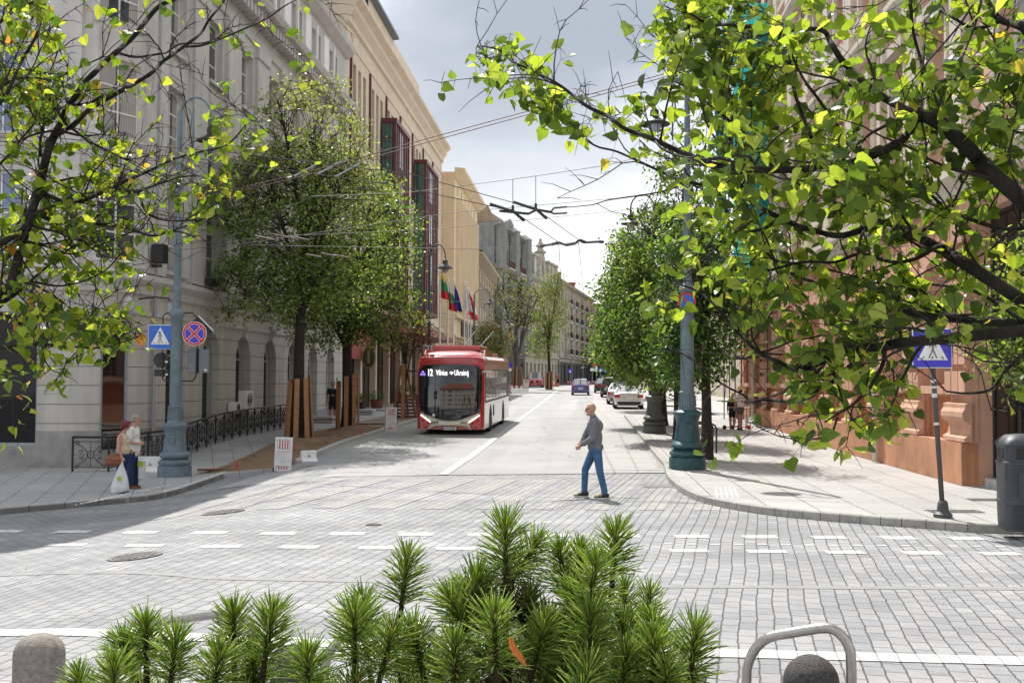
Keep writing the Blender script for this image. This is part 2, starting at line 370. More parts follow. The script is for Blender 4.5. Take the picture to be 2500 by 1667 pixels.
a=mat('asphalt',(.35,.345,.335),.85,var=.16,scale=.22,bump=.5,bscale=90,coord='Pos')
def _tracks(a):
    g=a.n('ShaderNodeNewGeometry'); mp=a.n('ShaderNodeMapping'); mp.vector_type='TEXTURE'; mp.inputs['Rotation'].default_value=(0,0,SA-PI/2); mp.inputs['Scale'].default_value=(1,26,1); a.l(g.outputs['Position'],mp.inputs[0])
    n=a.n('ShaderNodeTexNoise',ins={'Scale':.9,'Detail':5,'Roughness':.6}); a.l(mp.outputs[0],n.inputs['Vector']); mr=a.n('ShaderNodeMapRange',ins={'From Min':.3,'From Max':.7,'To Min':.84,'To Max':1.08}); a.l(n.outputs['Fac'],mr.inputs['Value'])
    vo=a.n('ShaderNodeTexVoronoi',feature='DISTANCE_TO_EDGE',ins={'Scale':.16}); wn=a.n('ShaderNodeTexNoise',ins={'Scale':1.2,'Detail':6}); a.l(g.outputs['Position'],wn.inputs['Vector']); ad=a.n('ShaderNodeVectorMath',operation='ADD'); a.l(g.outputs['Position'],ad.inputs[0]); a.l(wn.outputs['Color'],ad.inputs[1]); a.l(ad.outputs[0],vo.inputs['Vector'])
    cr_=a.n('ShaderNodeMapRange',ins={'From Min':0,'From Max':.006,'To Min':.62,'To Max':1}); a.l(vo.outputs['Distance'],cr_.inputs['Value']); mu=a.n('ShaderNodeMath',operation='MULTIPLY'); a.l(mr.outputs[0],mu.inputs[0]); a.l(cr_.outputs[0],mu.inputs[1])
    old=[l for l in a.t.links if l.to_socket==a.b.inputs['Base Color']][0].from_socket; v=a.n('ShaderNodeVectorMath',operation='SCALE'); a.l(old,v.inputs[0]); a.l(mu.outputs[0],v.inputs['Scale']); a.l(v.outputs[0],a.b.inputs['Base Color'])
_tracks(a)
mat('asphalt_edge',(.385,.37,.355),.85,var=.14,scale=.6,bump=.5,bscale=90,coord='Pos')
mat('kerb',(.34,.325,.30),.8,var=.25,scale=4,bump=.4,bscale=50,coord='Pos')
mat('band_stone',(.25,.247,.243),.8,var=.12,scale=4,bump=.3,bscale=50,coord='Pos'); mat('kerb_new',(.46,.455,.44),.8,var=.12,scale=4,bump=.3,bscale=50,coord='Pos')
mat('earth',(.20,.125,.07),.95,var=.35,scale=2.2,bump=1,bscale=14,coord='Pos')
mat('gravel',(.26,.22,.18),.95,var=.45,scale=16,bump=1,bscale=40,coord='Pos')
mat('ground',(.22,.21,.20),.95,var=.2,scale=.4,coord='Pos')
mat('roadpaint',(.45,.445,.43),.7,var=.25,scale=5,coord='Pos')
mat('concrete',(.45,.44,.42),.85,var=.2,scale=5,bump=.4)
mat('granite',(.27,.235,.205),.8,var=.35,scale=28,bump=.6,bscale=140)
mat('granite_dark',(.055,.052,.05),.7,var=.9,scale=70,bump=.6,bscale=160)
mat('steel',(.42,.40,.38),.34,metal=.85,var=.18,scale=12,bump=.12,bscale=60)
mat('iron',(.012,.012,.012),.5,var=.5,scale=8)
mat('iron_grey',(.075,.075,.075),.55,var=.3,scale=8)
mat('pole_blue',(.125,.175,.20),.5,var=.28,scale=5,bump=.15,bscale=30)
mat('pole_teal',(.022,.075,.085),.36,var=.35,scale=5,bump=.15,bscale=30)
mat('pole_brown',(.075,.08,.07),.5,var=.3,scale=5,bump=.1)
mat('bin',(.05,.055,.065),.5,var=.3,scale=6,bump=.15,bscale=60)
mat('white',(.78,.77,.75),.5,var=.08); mat('white_plastic',(.70,.70,.69),.45,var=.15,scale=6)
mat('sign_blue',(.02,.13,.55),.3,var=.1); mat('sign_violet',(.045,.035,.50),.3,var=.1); mat('sign_red',(.55,.02,.03),.3,var=.1); mat('black',(.012,.012,.012),.5,var=.3)
mat('sign_back',(.16,.175,.20),.45,metal=.4,var=.2); mat('sign_dark',(.03,.03,.032),.6,var=.3)
mat('red_plastic',(.55,.03,.03),.45,var=.2); mat('red_faded',(.42,.06,.07),.55,var=.25,scale=8)
mat('wood',(.36,.185,.085),.8,var=.28,scale=9,bump=.3); mat('wood_dark',(.16,.075,.045),.85,var=.3,scale=9)
mat('bark',(.030,.025,.021),.95,var=.6,scale=14,bump=1,bscale=30)
mat('bark_moss',(.020,.017,.013),.95,var=.9,scale=9,bump=1,bscale=45); mat('twig',(.028,.018,.018),.8,var=.4,scale=20)
mat('bark_grey',(.10,.09,.08),.95,var=.5,scale=10,bump=1,bscale=30)
mat('pine_stem',(.06,.035,.02),.9,var=.5,scale=60,bump=1,bscale=200); mat('pine_bud',(.30,.13,.06),.7,var=.3,scale=60)
leafmat('leaf_right',[(0,(.05,.09,.02)),(.22,(.09,.155,.028)),(.45,(.14,.22,.035)),(.68,(.21,.29,.045)),(.88,(.32,.39,.09)),(.99,(.40,.35,.07))],.60,(2.3,2.1,.85),.36)
leafmat('leaf_left',[(0,(.06,.12,.015)),(.25,(.12,.20,.025)),(.5,(.20,.28,.03)),(.75,(.29,.35,.06)),(.955,(.38,.30,.08)),(.985,(.42,.17,.06))],.6,(2.0,1.8,.8),.33)
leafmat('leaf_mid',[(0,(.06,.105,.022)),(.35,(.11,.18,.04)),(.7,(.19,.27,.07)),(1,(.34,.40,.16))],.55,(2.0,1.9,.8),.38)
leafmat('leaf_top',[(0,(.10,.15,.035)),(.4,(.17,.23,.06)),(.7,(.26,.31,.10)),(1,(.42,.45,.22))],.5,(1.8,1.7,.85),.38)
leafmat('leaf_dark',[(0,(.022,.055,.010)),(.4,(.045,.10,.018)),(.75,(.085,.17,.03)),(1,(.17,.27,.06))],.48,(1.7,1.7,.7),.4)
leafmat('leaf_brown',[(0,(.10,.09,.025)),(.4,(.14,.14,.035)),(.7,(.20,.16,.05)),(1,(.26,.13,.05))],.4,(1.6,1.5,.8),.5)
leafmat('leaf_dead',[(0,(.10,.035,.02)),(.5,(.15,.05,.03)),(1,(.20,.09,.05))],.3,(1.4,1,.8),.6)
leafmat('leaf_willow',[(0,(.08,.12,.03)),(.4,(.13,.17,.035)),(.7,(.20,.24,.05)),(1,(.28,.30,.08))],.4,(1.7,1.6,.7),.5)
leafmat('needle',[(0,(.13,.20,.04)),(.4,(.22,.32,.07)),(.8,(.33,.43,.12)),(1,(.46,.54,.22))],.52,(1.8,1.7,.7),.38)
leafmat('needle_old',[(0,(.07,.09,.03)),(.5,(.16,.17,.06)),(1,(.32,.27,.13))],.3,(1.5,1.4,.7),.5)
# facades
stucco('wall_grey',(.57,.55,.515),course=0,streak=.20); stucco('wall_grey_rust',(.52,.495,.45),course=.52,streak=.22,off=.1)
stucco('trim_grey',(.54,.52,.49),streak=.2); mat('stone_base',(.30,.29,.275),.9,var=.25,scale=2,bump=.5)
stucco('wall_beige',(.66,.555,.425),streak=.10); stucco('wall_beige_side',(.60,.49,.34),streak=.1); stucco('wall_yellow',(.72,.58,.38),streak=.07)
stucco('wall_pink',(.50,.415,.33),streak=.2); stucco('wall_brick',(.36,.26,.185),course=.3,vjoint=.5,streak=.3); stucco('wall_oldgrey',(.25,.25,.235),streak=.4,var=.25)
stucco('wall_stone',(.43,.385,.30),streak=.35,var=.25); stucco('wall_taupe',(.40,.34,.27),streak=.25); stucco('wall_brown',(.42,.29,.21),streak=.2); stucco('wall_darkbase',(.085,.075,.07),streak=.2)
stucco('wall_cream',(.62,.55,.45),streak=.1)
stucco('terracotta',(.50,.24,.13),streak=.15,var=.30); stucco('terra_pink',(.60,.345,.235),streak=.16,var=.2); stucco('terra_dark',(.46,.18,.075),streak=.25,var=.15)
stucco('pink_upper',(.60,.37,.27),streak=.12); stucco('cream_trim',(.62,.545,.46),streak=.15)
mat('roof_red',(.38,.11,.07),.85,var=.3,scale=3); mat('roof_metal',(.09,.12,.15),.4,metal=.3,var=.2); mat('roof_grey',(.2,.21,.22),.6,var=.2); mat('brickwork',(.30,.12,.08),.9,var=.3,scale=6)
mat('frame_white',(.70,.69,.66),.5,var=.1); mat('frame_grey',(.30,.32,.33),.5,var=.1); mat('frame_red',(.11,.022,.025),.45,var=.2); mat('frame_dark',(.03,.03,.03),.5,var=.2)
glass('glass',(.045,.055,.06),.06,curtain=.75); glass('glass_blue',(.06,.12,.26),.05); glass('glass_green',(.02,.09,.075),.05); glass('glass_black',(.008,.009,.011),.03); M['glass_black'].node_tree.nodes['Principled BSDF'].inputs['IOR'].default_value=1.33; M['glass_black'].node_tree.nodes['Principled BSDF'].inputs['Specular IOR Level'].default_value=.5; glass('glass_pale',(.25,.30,.33),.1,curtain=.5)
glass('glass_shop',(.025,.012,.010),.03)
mat('copper_red',(.22,.05,.04),.45,var=.2); leafmat('netting',[(0,(.035,.34,.31)),(1,(.035,.34,.31))],.5,(1.6,1.5,1.5),.7); mat('awning_red',(.28,.05,.045),.6,var=.2)
mat('paintwhite',(.74,.73,.70),.3,var=.1)
# ================= GROUND =====================================================
sheet('ground',[(-400,-80),(400,-80),(400,700),(-400,700)],-.06,'ground',step=4)
def _cross():
    mb=MB(); nx,ny=240,88; ids=[[mb.av((-60+120*i/nx,-14+44*j/ny,gz(-60+120*i/nx,-14+44*j/ny))) for i in range(nx+1)] for j in range(ny+1)]
    for j in range(ny):
        for i in range(nx):
            x=-60+120*i/nx; y=-14+44*j/ny
            if y>28 and x>-6: continue
            mb.af((ids[j][i],ids[j][i+1],ids[j+1][i+1],ids[j+1][i]))
    tag(mb.build('crossing_paving','cobble',smooth=True),kind='structure')
_cross()
def kx(Y,o): return o+K*Y
AL=G(650,1165); AR=G(1580,1155)
road=[(-8.3+K*24.6,24.6),(AR.x+1.2,26.6)]+[(kx(y,2.1),y) for y in (60,152)]+[(17,190),(26,230),(40,300),(24,300),(15,215),(6.5,175)]+[(kx(y,-8.2),y) for y in (150,40)]
sheet('road',road,.012,'asphalt')
sheet('road_gutter',[(kx(27.2,.1),27.2),(kx(27.2,2.0),27.2),(kx(150,2.0),150),(kx(150,.9),150)],.018,'asphalt_edge')
# centre line, worn edge stop strip
c1=G(1082,1160); c2=G(1364,952)
cl=[]
def strip(name,p,q,w,dz,mk,kind='structure'):
    d=Vector((q[0]-p[0],q[1]-p[1])); n=Vector((-d.y,d.x)).normalized()*w/2
    return sheet(name,[(p[0]-n.x,p[1]-n.y),(q[0]-n.x,q[1]-n.y),(q[0]+n.x,q[1]+n.y),(p[0]+n.x,p[1]+n.y)],dz,mk,kind=kind)
strip('lane_marking',(c1.x,c1.y),(c2.x,c2.y),.22,.024,'roadpaint')
# ---- painted setts on the crossing
def multi(name,polys,dz,mk):
    mb=MB()
    for p in polys:
        A,B,C_,D_=[Vector(q) for q in p]; n=max(1,int((B-A).length/.5)); m=max(1,int((D_-A).length/.5))
        for i in range(n):
            for j in range(m):
                def q(a,b): t=A.lerp(B,a).lerp(D_.lerp(C_,a),b); return (t.x,t.y,gz(t.x,t.y)+dz-.006)
                mb.quad(q(i/n,j/m),q((i+1)/n,j/m),q((i+1)/n,(j+1)/m),q(i/n,(j+1)/m))
    o=mb.build(name,mk); o['kind']='structure'; return o
D2=Vector((math.sin(R(12.5)),math.cos(R(12.5)))); 
polys=[]
for i in range(-6,11):
    x0=-.62+i*.93
    a=Vector((x0,18.9)); 
    n=Vector((.46,0))
    ylen=5.6 if x0<1.5 else max(1.6,5.6-(x0-1.5)*1.5)
    if x0>3.6: ylen=1.2
    for j in range(6):
        p=a+D2*(ylen*j/6)/D2.y; q=a+D2*(ylen*(j+1)/6)/D2.y
        polys.append([(p.x,p.y),(p.x+n.x,p.y),(q.x+n.x,q.y),(q.x,q.y)])
multi('crosswalk_stripes',polys,.012,'cobble_cream')
def dashes(name,A,B,u_list,wpx,t):
    polys=[]
    for u in u_list:
        v=A[1]+(B[1]-A[1])*(u-A[0])/(B[0]-A[0])
        p=G(u-wpx/2,v);q=G(u+wpx/2,v); polys.append([(p.x,p.y-t/2),(q.x,q.y-t/2),(q.x,q.y+t/2),(p.x,p.y+t/2)])
    multi(name,polys,.012,'cobble_white')
dashes('dashed_marking',(50,1297),(2450,1315),[1688+168*i for i in range(-10,6)],84,.30)
dashes('dashed_marking',(150,1330),(2260,1350),[1682+190*i for i in range(-8,5)],94,.26)
dashes('dashed_marking',(50,1316),(2450,1334),[1688+58*i for i in range(-1,14)],26,.07)
def cross(name,ptsuv,w,mk,dz):
    ps=[G(*p) for p in ptsuv]
    multi(name,[[(a.x,a.y-w/2),(b.x,b.y-w/2),(b.x,b.y+w/2),(a.x,a.y+w/2)] for a,b in zip(ps[:-1],ps[1:])],dz,mk)
cross('paving_band',[(-300,1399),(0,1404),(513,1411),(1600,1431),(2500,1437),(2800,1439)],.17,'band_stone',.010)
cross('edge_marking',[(-300,1538),(0,1545),(800,1570),(1740,1594),(2500,1614),(2800,1622)],.27,'cobble_white',.013)
# ---- kerbs and pavements
def kerb(name,pts,w,h,mk,joint=1.0,side=1,dz=0):
    """row of kerb stones along a line; side=+1 stones lie left of the direction"""
    out=[pts[0]]; 
    for a,b in zip(pts[:-1],pts[1:]):
        L=(Vector(b)-Vector(a)).length; n=max(1,round(L/joint))
        for i in range(1,n+1): out.append(tuple(Vector(a).lerp(Vector(b),i/n)))
    mb=MB()
    for a,b in zip(out[:-1],out[1:]):
        a=Vector(a);b=Vector(b);d=(b-a).normalized(); n=Vector((-d.y,d.x))*side; a2=a+d*.006; b2=b-d*.006; c=.015
        za=gz(a.x,a.y)+dz; zb=gz(b.x,b.y)+dz
        def ring(p,z): return [mb.av((p.x,p.y,z-.2)),mb.av((p.x,p.y,z+h-c)),mb.av((p.x+n.x*c,p.y+n.y*c,z+h)),mb.av((p.x+n.x*w,p.y+n.y*w,z+h)),mb.av((p.x+n.x*w,p.y+n.y*w,z-.2))]
        r1=ring(a2,za);r2=ring(b2,zb)
        for i in range(4): mb.af((r1[i],r1[i+1],r2[i+1],r2[i]))
        mb.af(r1); mb.af(r2[::-1])
    o=mb.build(name,mk); o['kind']='structure'
def gp(u,v,dz): p=G(u,v,dz); return (p.x,p.y)
RK=[gp(2500,1304,0)]; RK=[(13.0,RK[0][1]-.55)]+RK+[gp(*p,0) for p in ((2261,1290),(2100,1278),(1960,1266),(1860,1255),(1770,1240),(1704,1224),(1655,1198),(1628,1170))]+[(kx(28.2,1.95),28.2),(kx(40,1.95),40),(kx(58,1.95),58)]
RK=[tuple(p) for p in bez(RK[:-2],3)]+RK[-2:]
kerb('kerb',RK,.16,.13,'kerb',side=-1)
kerb('kerb',[(kx(58,1.95),58.05),(kx(150,1.95),150)],.16,.03,'kerb',side=-1)
kerb('kerb',[(kx(58,2.2),58.0),(kx(58,6.9),58.4)],.16,.10,'kerb',side=1)
sheet('pavement',[(x+.08*(1 if y<27 and x>4.6 else 1),y+.02) for x,y in RK]+[(kx(58,7.95),58),(kx(22,9.5),22),(24,22),(24,RK[0][1])],.125,'slab',thick=.3)
bay=[(kx(58,2.0),58.1),(kx(58,7.2),58.1),(kx(150,7.2),150),(kx(150,2.0),150)]
sheet('parking_bay',bay,.022,'setts')
sheet('pavement',[(kx(58,6.9),58.1),(60,58.1),(60,160),(kx(160,6.9),160)],.10,'slab')
# left side
LKc=[gp(*p,0) for p in ((588,1155),(545,1168),(500,1184),(404,1215),(250,1233),(0,1256),(-150,1268))]
LKs=[(kx(150,-8.0),150),(kx(70,-8.0),70),(kx(40,-8.0),40),(kx(31,-8.0),31)]+LKc+[(-16,18.9),(-40,18.4)]
i0=4
curve=[tuple(p) for p in bez(LKs[3:],3)]
kerb('kerb_new',LKs[:3]+curve[:13],.15,.13,'kerb_new',side=-1)
kerb('kerb',curve[12:],.14,.116,'kerb',side=-1)
# footway by the wall
sheet('footway',[(kx(y,-10.1),y) for y in (150,80,31,28.6)]+[(kx(28.6,-8.1),28.6)]+[(x,y) for x,y in curve[4:] if y<28.6]+[(-60,18.3),(-60,36),(kx(36,-14.2),36),(kx(150,-14.2),150)],.122,'slab_left',thick=.3)
# earth strip with mounds
def earth(name,y0,y1,mk,dz,amp):
    bm=bmesh.new(); ny=int((y1-y0)/.25); nx=10; V=[]
    for j in range(ny+1):
        y=y0+(y1-y0)*j/ny; row=[]
        for i in range(nx+1):
            x=kx(y,-10.15+(2.05)*i/nx); t=math.sin(PI*i/nx)**.6*sst((y-y0)/1.5)
            z=gz(x,y)+dz+t*amp*(.5+1.4*mnoise.noise(Vector((x*.8,y*.5,3)))+.5*mnoise.noise(Vector((x*3,y*3,7))))
            row.append(bm.verts.new((x,y,z)))
        V.append(row)
    for j in range(ny):
        for i in range(nx): f=bm.faces.new((V[j][i],V[j][i+1],V[j+1][i+1],V[j+1][i])); f.smooth=True
    me=bpy.data.meshes.new(name); bm.to_mesh(me); bm.free(); me.materials.append(M[mk]); o=bpy.data.objects.new(name,me); COL.objects.link(o); tag(o,kind='structure'); return o
earth('bare_earth',28.6,44,'earth',.12,.16); earth('gravel_bed',44,150,'gravel',.10,.06)
# covers and gratings
def disc(name,u,v,r,mk,label,cat,group,dz=.006,ring=True):
    p=G(u,v,dz); o=thing(name,label,cat,(p.x,p.y,gz(p.x,p.y)+dz),0,group)
    o.rotation_euler=(math.atan((gz(p.x,p.y+.4)-gz(p.x,p.y-.4))/.8),-math.atan((gz(p.x+.4,p.y)-gz(p.x-.4,p.y))/.8),0)
    MB().lathe([(r,0),(r,.006),(r*.9,.006),(r*.9,.002),(r*.82,.002),(r*.82,.008)],n=28).build('frame',mk,o)
    mb=MB()
    for i in range(-3,4):
        for j in range(-3,4):
            if i*i+j*j<11: mb.box((i*r*.22,j*r*.22,.012),(r*.12,r*.12,.006))
    mb.build('cover',mk,o); return o
mat('castiron',(.16,.15,.145),.7,metal=.2,var=.4,scale=20)
disc('manhole_cover',330,1357,.34,'castiron','round patterned manhole cover nearest the bottom left of the crossing','manhole cover','round manhole covers in the crossing')
disc('manhole_cover',545,1249,.36,'castiron','round dark manhole cover on the crossing right of the waiting couple','manhole cover','round manhole covers in the crossing')
disc('manhole_cover',912,1280,.12,'castiron','small dark valve cover in the middle of the crossing','valve cover',None)
def grate(u,v,w,d,label,rz=0):
    p=G(u,v,.14); o=thing('drain_grate',label,'drain grate',(p.x,p.y,gz(p.x,p.y)+.128),rz,'slotted grates in the right pavement')
    mb=MB(); mb.bb(-w/2,w/2,-d/2,-d/2+.03,0,.008); mb.bb(-w/2,w/2,d/2-.03,d/2,0,.008); mb.bb(-w/2,-w/2+.03,-d/2+.03,d/2-.03,0,.008);mb.bb(w/2-.03,w/2,-d/2+.03,d/2-.03,0,.008); mb.build('frame','castiron',o)
    mb=MB(); n=int(w/.06)
    for i in range(n): mb.box((-w/2+.05+i*(w-.1)/n,0,.004),(.028,d-.07,.006),rz=.25)
    mb.build('slat','castiron',o)
grate(2330,1246,.85,.35,'slotted grate behind the foot of the leaning sign pole'); grate(2425,1218,.85,.35,'slotted grate beside the litter bin')
mb=MB(); p=G(1618,1188,0); mb.box((p.x,p.y,gz(p.x,p.y)+.006),(.85,.5,.012),rz=-.05)
tag(mb.build('access_cover','castiron'),'rectangular cover with pebbled filling at the kerb corner','access cover')
# tactile paving
mb=MB()
for i in range(5):
    a=G(1748+i*11,1188,.14); b=G(1751+i*13,1216,.14); mb.beam((a.x,a.y,gz(0,0)+.13),(b.x,b.y,.13),.035,.012)
tag(mb.build('tactile_strips','paintwhite'),kind='structure')
mb=MB()
for i in range(15):
    for j in range(5):
        a=G(200+i*12,1227-i*2.6,.13); x=a.x+j*.05; y=a.y+j*.22-.3; mb.lathe([(.028,0),(.02,.010)],c=(x,y,gz(x,y)+.124),n=8)
tag(mb.build('tactile_dots','paintwhite'),kind='structure')

# ================= BUILDING TOOLS =============================================
class Bld:
    """facade in local frame: s along wall (x), y inwards, z up; optional curved plan"""
    def __init__(b,name,label,cat,p0,p1,zbase=0,path=None,group=None):
        p0=Vector(p0);p1=Vector(p1); b.L=(p1-p0).length; a=math.atan2((p1-p0).y,(p1-p0).x)
        b.o=thing(name,label,cat,(p0.x,p0.y,zbase),a,group); b.z=zbase
        b.inv=Matrix.Rotation(-a,2)@Matrix.Identity(2); b.p0=p0; b.a=a
        b.path=None
        if path:
            pts=[b.inv@(Vector(q)-p0) for q in path]; b.path=pts; b.cum=[0]
            for q,r in zip(pts[:-1],pts[1:]): b.cum.append(b.cum[-1]+(r-q).length)
            b.L=b.cum[-1]
    def mp(b,s,y=0.0,z=0.0):
        if not b.path: return Vector((s,y,z))
        c=b.cum; i=0
        while i<len(c)-2 and c[i+1]<s: i+=1
        q=b.path[i]; r=b.path[i+1]; d=(r-q).normalized(); p=q+d*(s-c[i]); 
        # smoothed normal near vertices
        def nn(k):
            d=(b.path[k+1]-b.path[k]).normalized(); return Vector((-d.y,d.x))
        n0=nn(i); nprev=nn(i-1) if i>0 else n0; nnext=nn(i+1) if i<len(c)-2 else n0
        t=(s-c[i])/max(c[i+1]-c[i],1e-6); na=(n0+nprev).normalized(); nb=(n0+nnext).normalized()
        seg=c[i+1]-c[i]
        if seg<1.2: n=na.lerp(nb,t).normalized()
        else:
            w=.0; n=n0
            if s-c[i]<1e-4: n=na
            if c[i+1]-s<1e-4: n=nb
        return Vector((p.x+n.x*y,p.y+n.y*y,z))
    def dirang(b,s):
        q=b.mp(s-.02);r=b.mp(s+.02); return math.atan2((r-q).y,(r-q).x)
    def s_of_u(b,u):
        """distance along the facade where image column u meets it"""
        d=ray(u,900); d2=Vector((d.x,d.y)); o=Vector((0,0))
        rot=Matrix.Rotation(b.a,2)
        pts=b.path if b.path else [Vector((0,0)),Vector((b.L,0))]; cum=b.cum if b.path else [0,b.L]
        w=[b.p0+rot@Vector((p[0],p[1])) for p in pts]; best=None
        for i in range(len(w)-1):
            e=w[i+1]-w[i]; den=d2.x*e.y-d2.y*e.x
            if abs(den)<1e-9: continue
            t=(w[i].x*e.y-w[i].y*e.x)/den; k=(w[i].x*d2.y-w[i].y*d2.x)/den
            ok=(-.001<=k<=1.001) or (i==len(w)-2 and k>1) or (i==0 and k<0)
            if t>0 and ok:
                if best is None or t<best[0]: best=(t,cum[i]+k*e.length)
        return best[1] if best else None
    def wall(b,H,ops,mats,depth=.25,D=9,z0=-.6,zsplit=None,name='wall',top=True,s0=0,s1=None,back=True,y0=0.0):
        """ops: (s0,s1,z0,z1[,'a'])"""
        s1=b.L if s1 is None else s1; mb=MB()
        ss={s0,s1}; zs={z0,H}
        for o in ops: ss|={o[0],o[1]}; zs|={o[2],o[3]}
        if b.path:
            for c in b.cum:
                if s0<c<s1: ss.add(c)
        if zsplit:
            for z,_ in zsplit[:-1]: zs.add(z)
        ss=sorted(ss); zs=sorted(zs)
        def mi(z):
            if not zsplit: return 0
            for k,(zz,m) in enumerate(zsplit):
                if z<zz: return m
            return zsplit[-1][1]
        for i in range(len(ss)-1):
            if ss[i+1]-ss[i]<1e-5: continue
            sm=(ss[i]+ss[i+1])/2
            for j in range(len(zs)-1):
                if zs[j+1]-zs[j]<1e-5: continue
                zm=(zs[j]+zs[j+1])/2
                if any(o[0]<sm<o[1] and o[2]<zm<o[3] for o in ops): continue
                mb.quad(b.mp(ss[i],y0,zs[j]),b.mp(ss[i+1],y0,zs[j]),b.mp(ss[i+1],y0,zs[j+1]),b.mp(ss[i],y0,zs[j+1]),mi(zm))
        for o in ops:
            a,c,za,zb=o[:4]; arch=len(o)>4 and o[4]=='a'; m=mi((za+zb)/2); dd=depth
            sub=[a]+[t for t in ss if a<t<c]+[c]
            zt=zb-(c-a)/2 if arch else zb
            mb.quad(b.mp(a,y0,za),b.mp(a,y0+dd,za),b.mp(a,y0+dd,zt),b.mp(a,y0,zt),m)
            mb.quad(b.mp(c,y0+dd,za),b.mp(c,y0,za),b.mp(c,y0,zt),b.mp(c,y0+dd,zt),m)
            for p,q in zip(sub[:-1],sub[1:]):
                mb.quad(b.mp(p,y0,za),b.mp(q,y0,za),b.mp(q,y0+dd,za),b.mp(p,y0+dd,za),m)
                if not arch: mb.quad(b.mp(p,y0+dd,zb),b.mp(q,y0+dd,zb),b.mp(q,y0,zb),b.mp(p,y0,zb),m)
            if arch:
                n=12; r=(c-a)/2; P_=[(a+r-r*math.cos(PI*k/n),zt+r*math.sin(PI*k/n)) for k in range(n+1)]
                for (xa,ya),(xb,yb) in zip(P_[:-1],P_[1:]):
                    mb.quad(b.mp(xa,y0,ya),b.mp(xb,y0,yb),b.mp(xb,y0,zb),b.mp(xa,y0,zb),m)
                    mb.quad(b.mp(xa,y0+dd,ya),b.mp(xb,y0+dd,yb),b.mp(xb,y0,yb),b.mp(xa,y0,ya),m)
        if back:
            A=b.mp(s0,y0,0);Z=b.mp(s1,y0,0); A2=b.mp(s0,D,0);Z2=b.mp(s1,D,0)
            def V(p,z): return (p.x,p.y,z)
            mt=mi(H-.1)
            mb.quad(V(A2,z0),V(A,z0),V(A,H),V(A2,H),mt); mb.quad(V(Z,z0),V(Z2,z0),V(Z2,H),V(Z,H),mt)
            mb.quad(V(Z2,z0),V(A2,z0),V(A2,H),V(Z2,H),mt)
            if top:
                base=[b.mp(t,y0,H) for t in ss]
                mb.poly(base+[Vector(V(Z2,H)),Vector(V(A2,H))],mt)
        return mb.build(name,mats,b.o)
    def band(b,mb,prof,s0=0,s1=None,mi=None,ends=True):
        """sweep a moulding profile [(out,z)...] (closed against the wall) along the facade"""
        s1=b.L if s1 is None else s1; ss=[s0]+[c for c in (b.cum if b.path else []) if s0<c<s1]+[s1]
        rings=[[mb.av(b.mp(s,-o,z)) for o,z in prof] for s in ss]
        n=len(prof)
        for r,q in zip(rings[:-1],rings[1:]):
            for k in range(n): mb.af((r[k],q[k],q[(k+1)%n],r[(k+1)%n]),mi)
        if ends: mb.af(rings[0],mi); mb.af(rings[-1][::-1],mi)
    def sbox(b,mb,s0,s1,o0,o1,z0,z1,mi=None):
        """box on the facade: out from o0 to o1"""
        P8=[b.mp(s,-o,z) for z in (z0,z1) for s,o in ((s0,o0),(s1,o0),(s1,o1),(s0,o1))]
        i=[mb.av(p) for p in P8]
        for q in ((0,1,2,3)[::-1],(4,5,6,7)[::-1],(0,1,5,4)[::-1],(1,2,6,5)[::-1],(2,3,7,6)[::-1],(3,0,4,7)[::-1]): mb.af([i[k] for k in q][::-1],mi)
    WC={}
    def window(b,s,z,w,h,cols=2,rows=3,fm='frame_white',gm='glass',depth=.2,name='window',arch=False,bar=.05,outer=.07,parent=None,y0=0):
        """window unit centred at s with its sill at z: frame mesh + pane sub-part"""
        key=(round(w,2),round(h,2),cols,rows,fm,gm,arch,bar,name)
        q=b.mp(s,depth+y0,z); a=b.dirang(s) if b.path else 0
        if key in Bld.WC:
            f0,g0=Bld.WC[key]; f=f0.copy(); COL.objects.link(f); g=g0.copy(); COL.objects.link(g); g.parent=f
        else:
            mb=MB(); t=.06
            ph=h-w/2 if arch else h
            mb.bb(-w/2,-w/2+outer,-t/2,t/2,0,ph); mb.bb(w/2-outer,w/2,-t/2,t/2,0,ph); mb.bb(-w/2+outer,w/2-outer,-t/2,t/2,0,outer)
            if not arch: mb.bb(-w/2+outer,w/2-outer,-t/2,t/2,h-outer,h)
            else:
                n=12; 
                for k in range(n):
                    A0=PI*k/n;A1=PI*(k+1)/n; r=w/2; ri=r-outer
                    mb.prism([(-r*math.cos(A0),ph+r*math.sin(A0)),(-ri*math.cos(A0),ph+ri*math.sin(A0)),(-ri*math.cos(A1),ph+ri*math.sin(A1)),(-r*math.cos(A1),ph+r*math.sin(A1))],(0,-t/2,0),(1,0,0),(0,0,1),(0,t,0))
                mb.bb(-w/2+outer,w/2-outer,-t/2,t/2,ph-.03,ph+.03)
            for i in range(1,cols):
                x=-w/2+w*i/cols; mb.bb(x-bar/2,x+bar/2,-t/2+.004,t/2-.004,outer,(ph if not arch else h-.05)-outer)
            for j in range(1,rows):
                z_=ph*j/rows; mb.bb(-w/2+outer,w/2-outer,-t/2+.008,t/2-.008,z_-bar/2,z_+bar/2)
            f=mb.build(name,fm)
            g=MB(); g.quad((-w/2,0,0),(w/2,0,0),(w/2,0,ph),(-w/2,0,ph))
            if arch:
                n=12; P_=[(-w/2*math.cos(PI*k/n),0,ph+w/2*math.sin(PI*k/n)) for k in range(n+1)]; g.poly(P_[::-1])
            g=g.build('pane',gm); g.parent=f; Bld.WC[key]=(f,g)
        f.parent=parent or b.o; f.location=q; f.rotation_euler=(0,0,a); return f
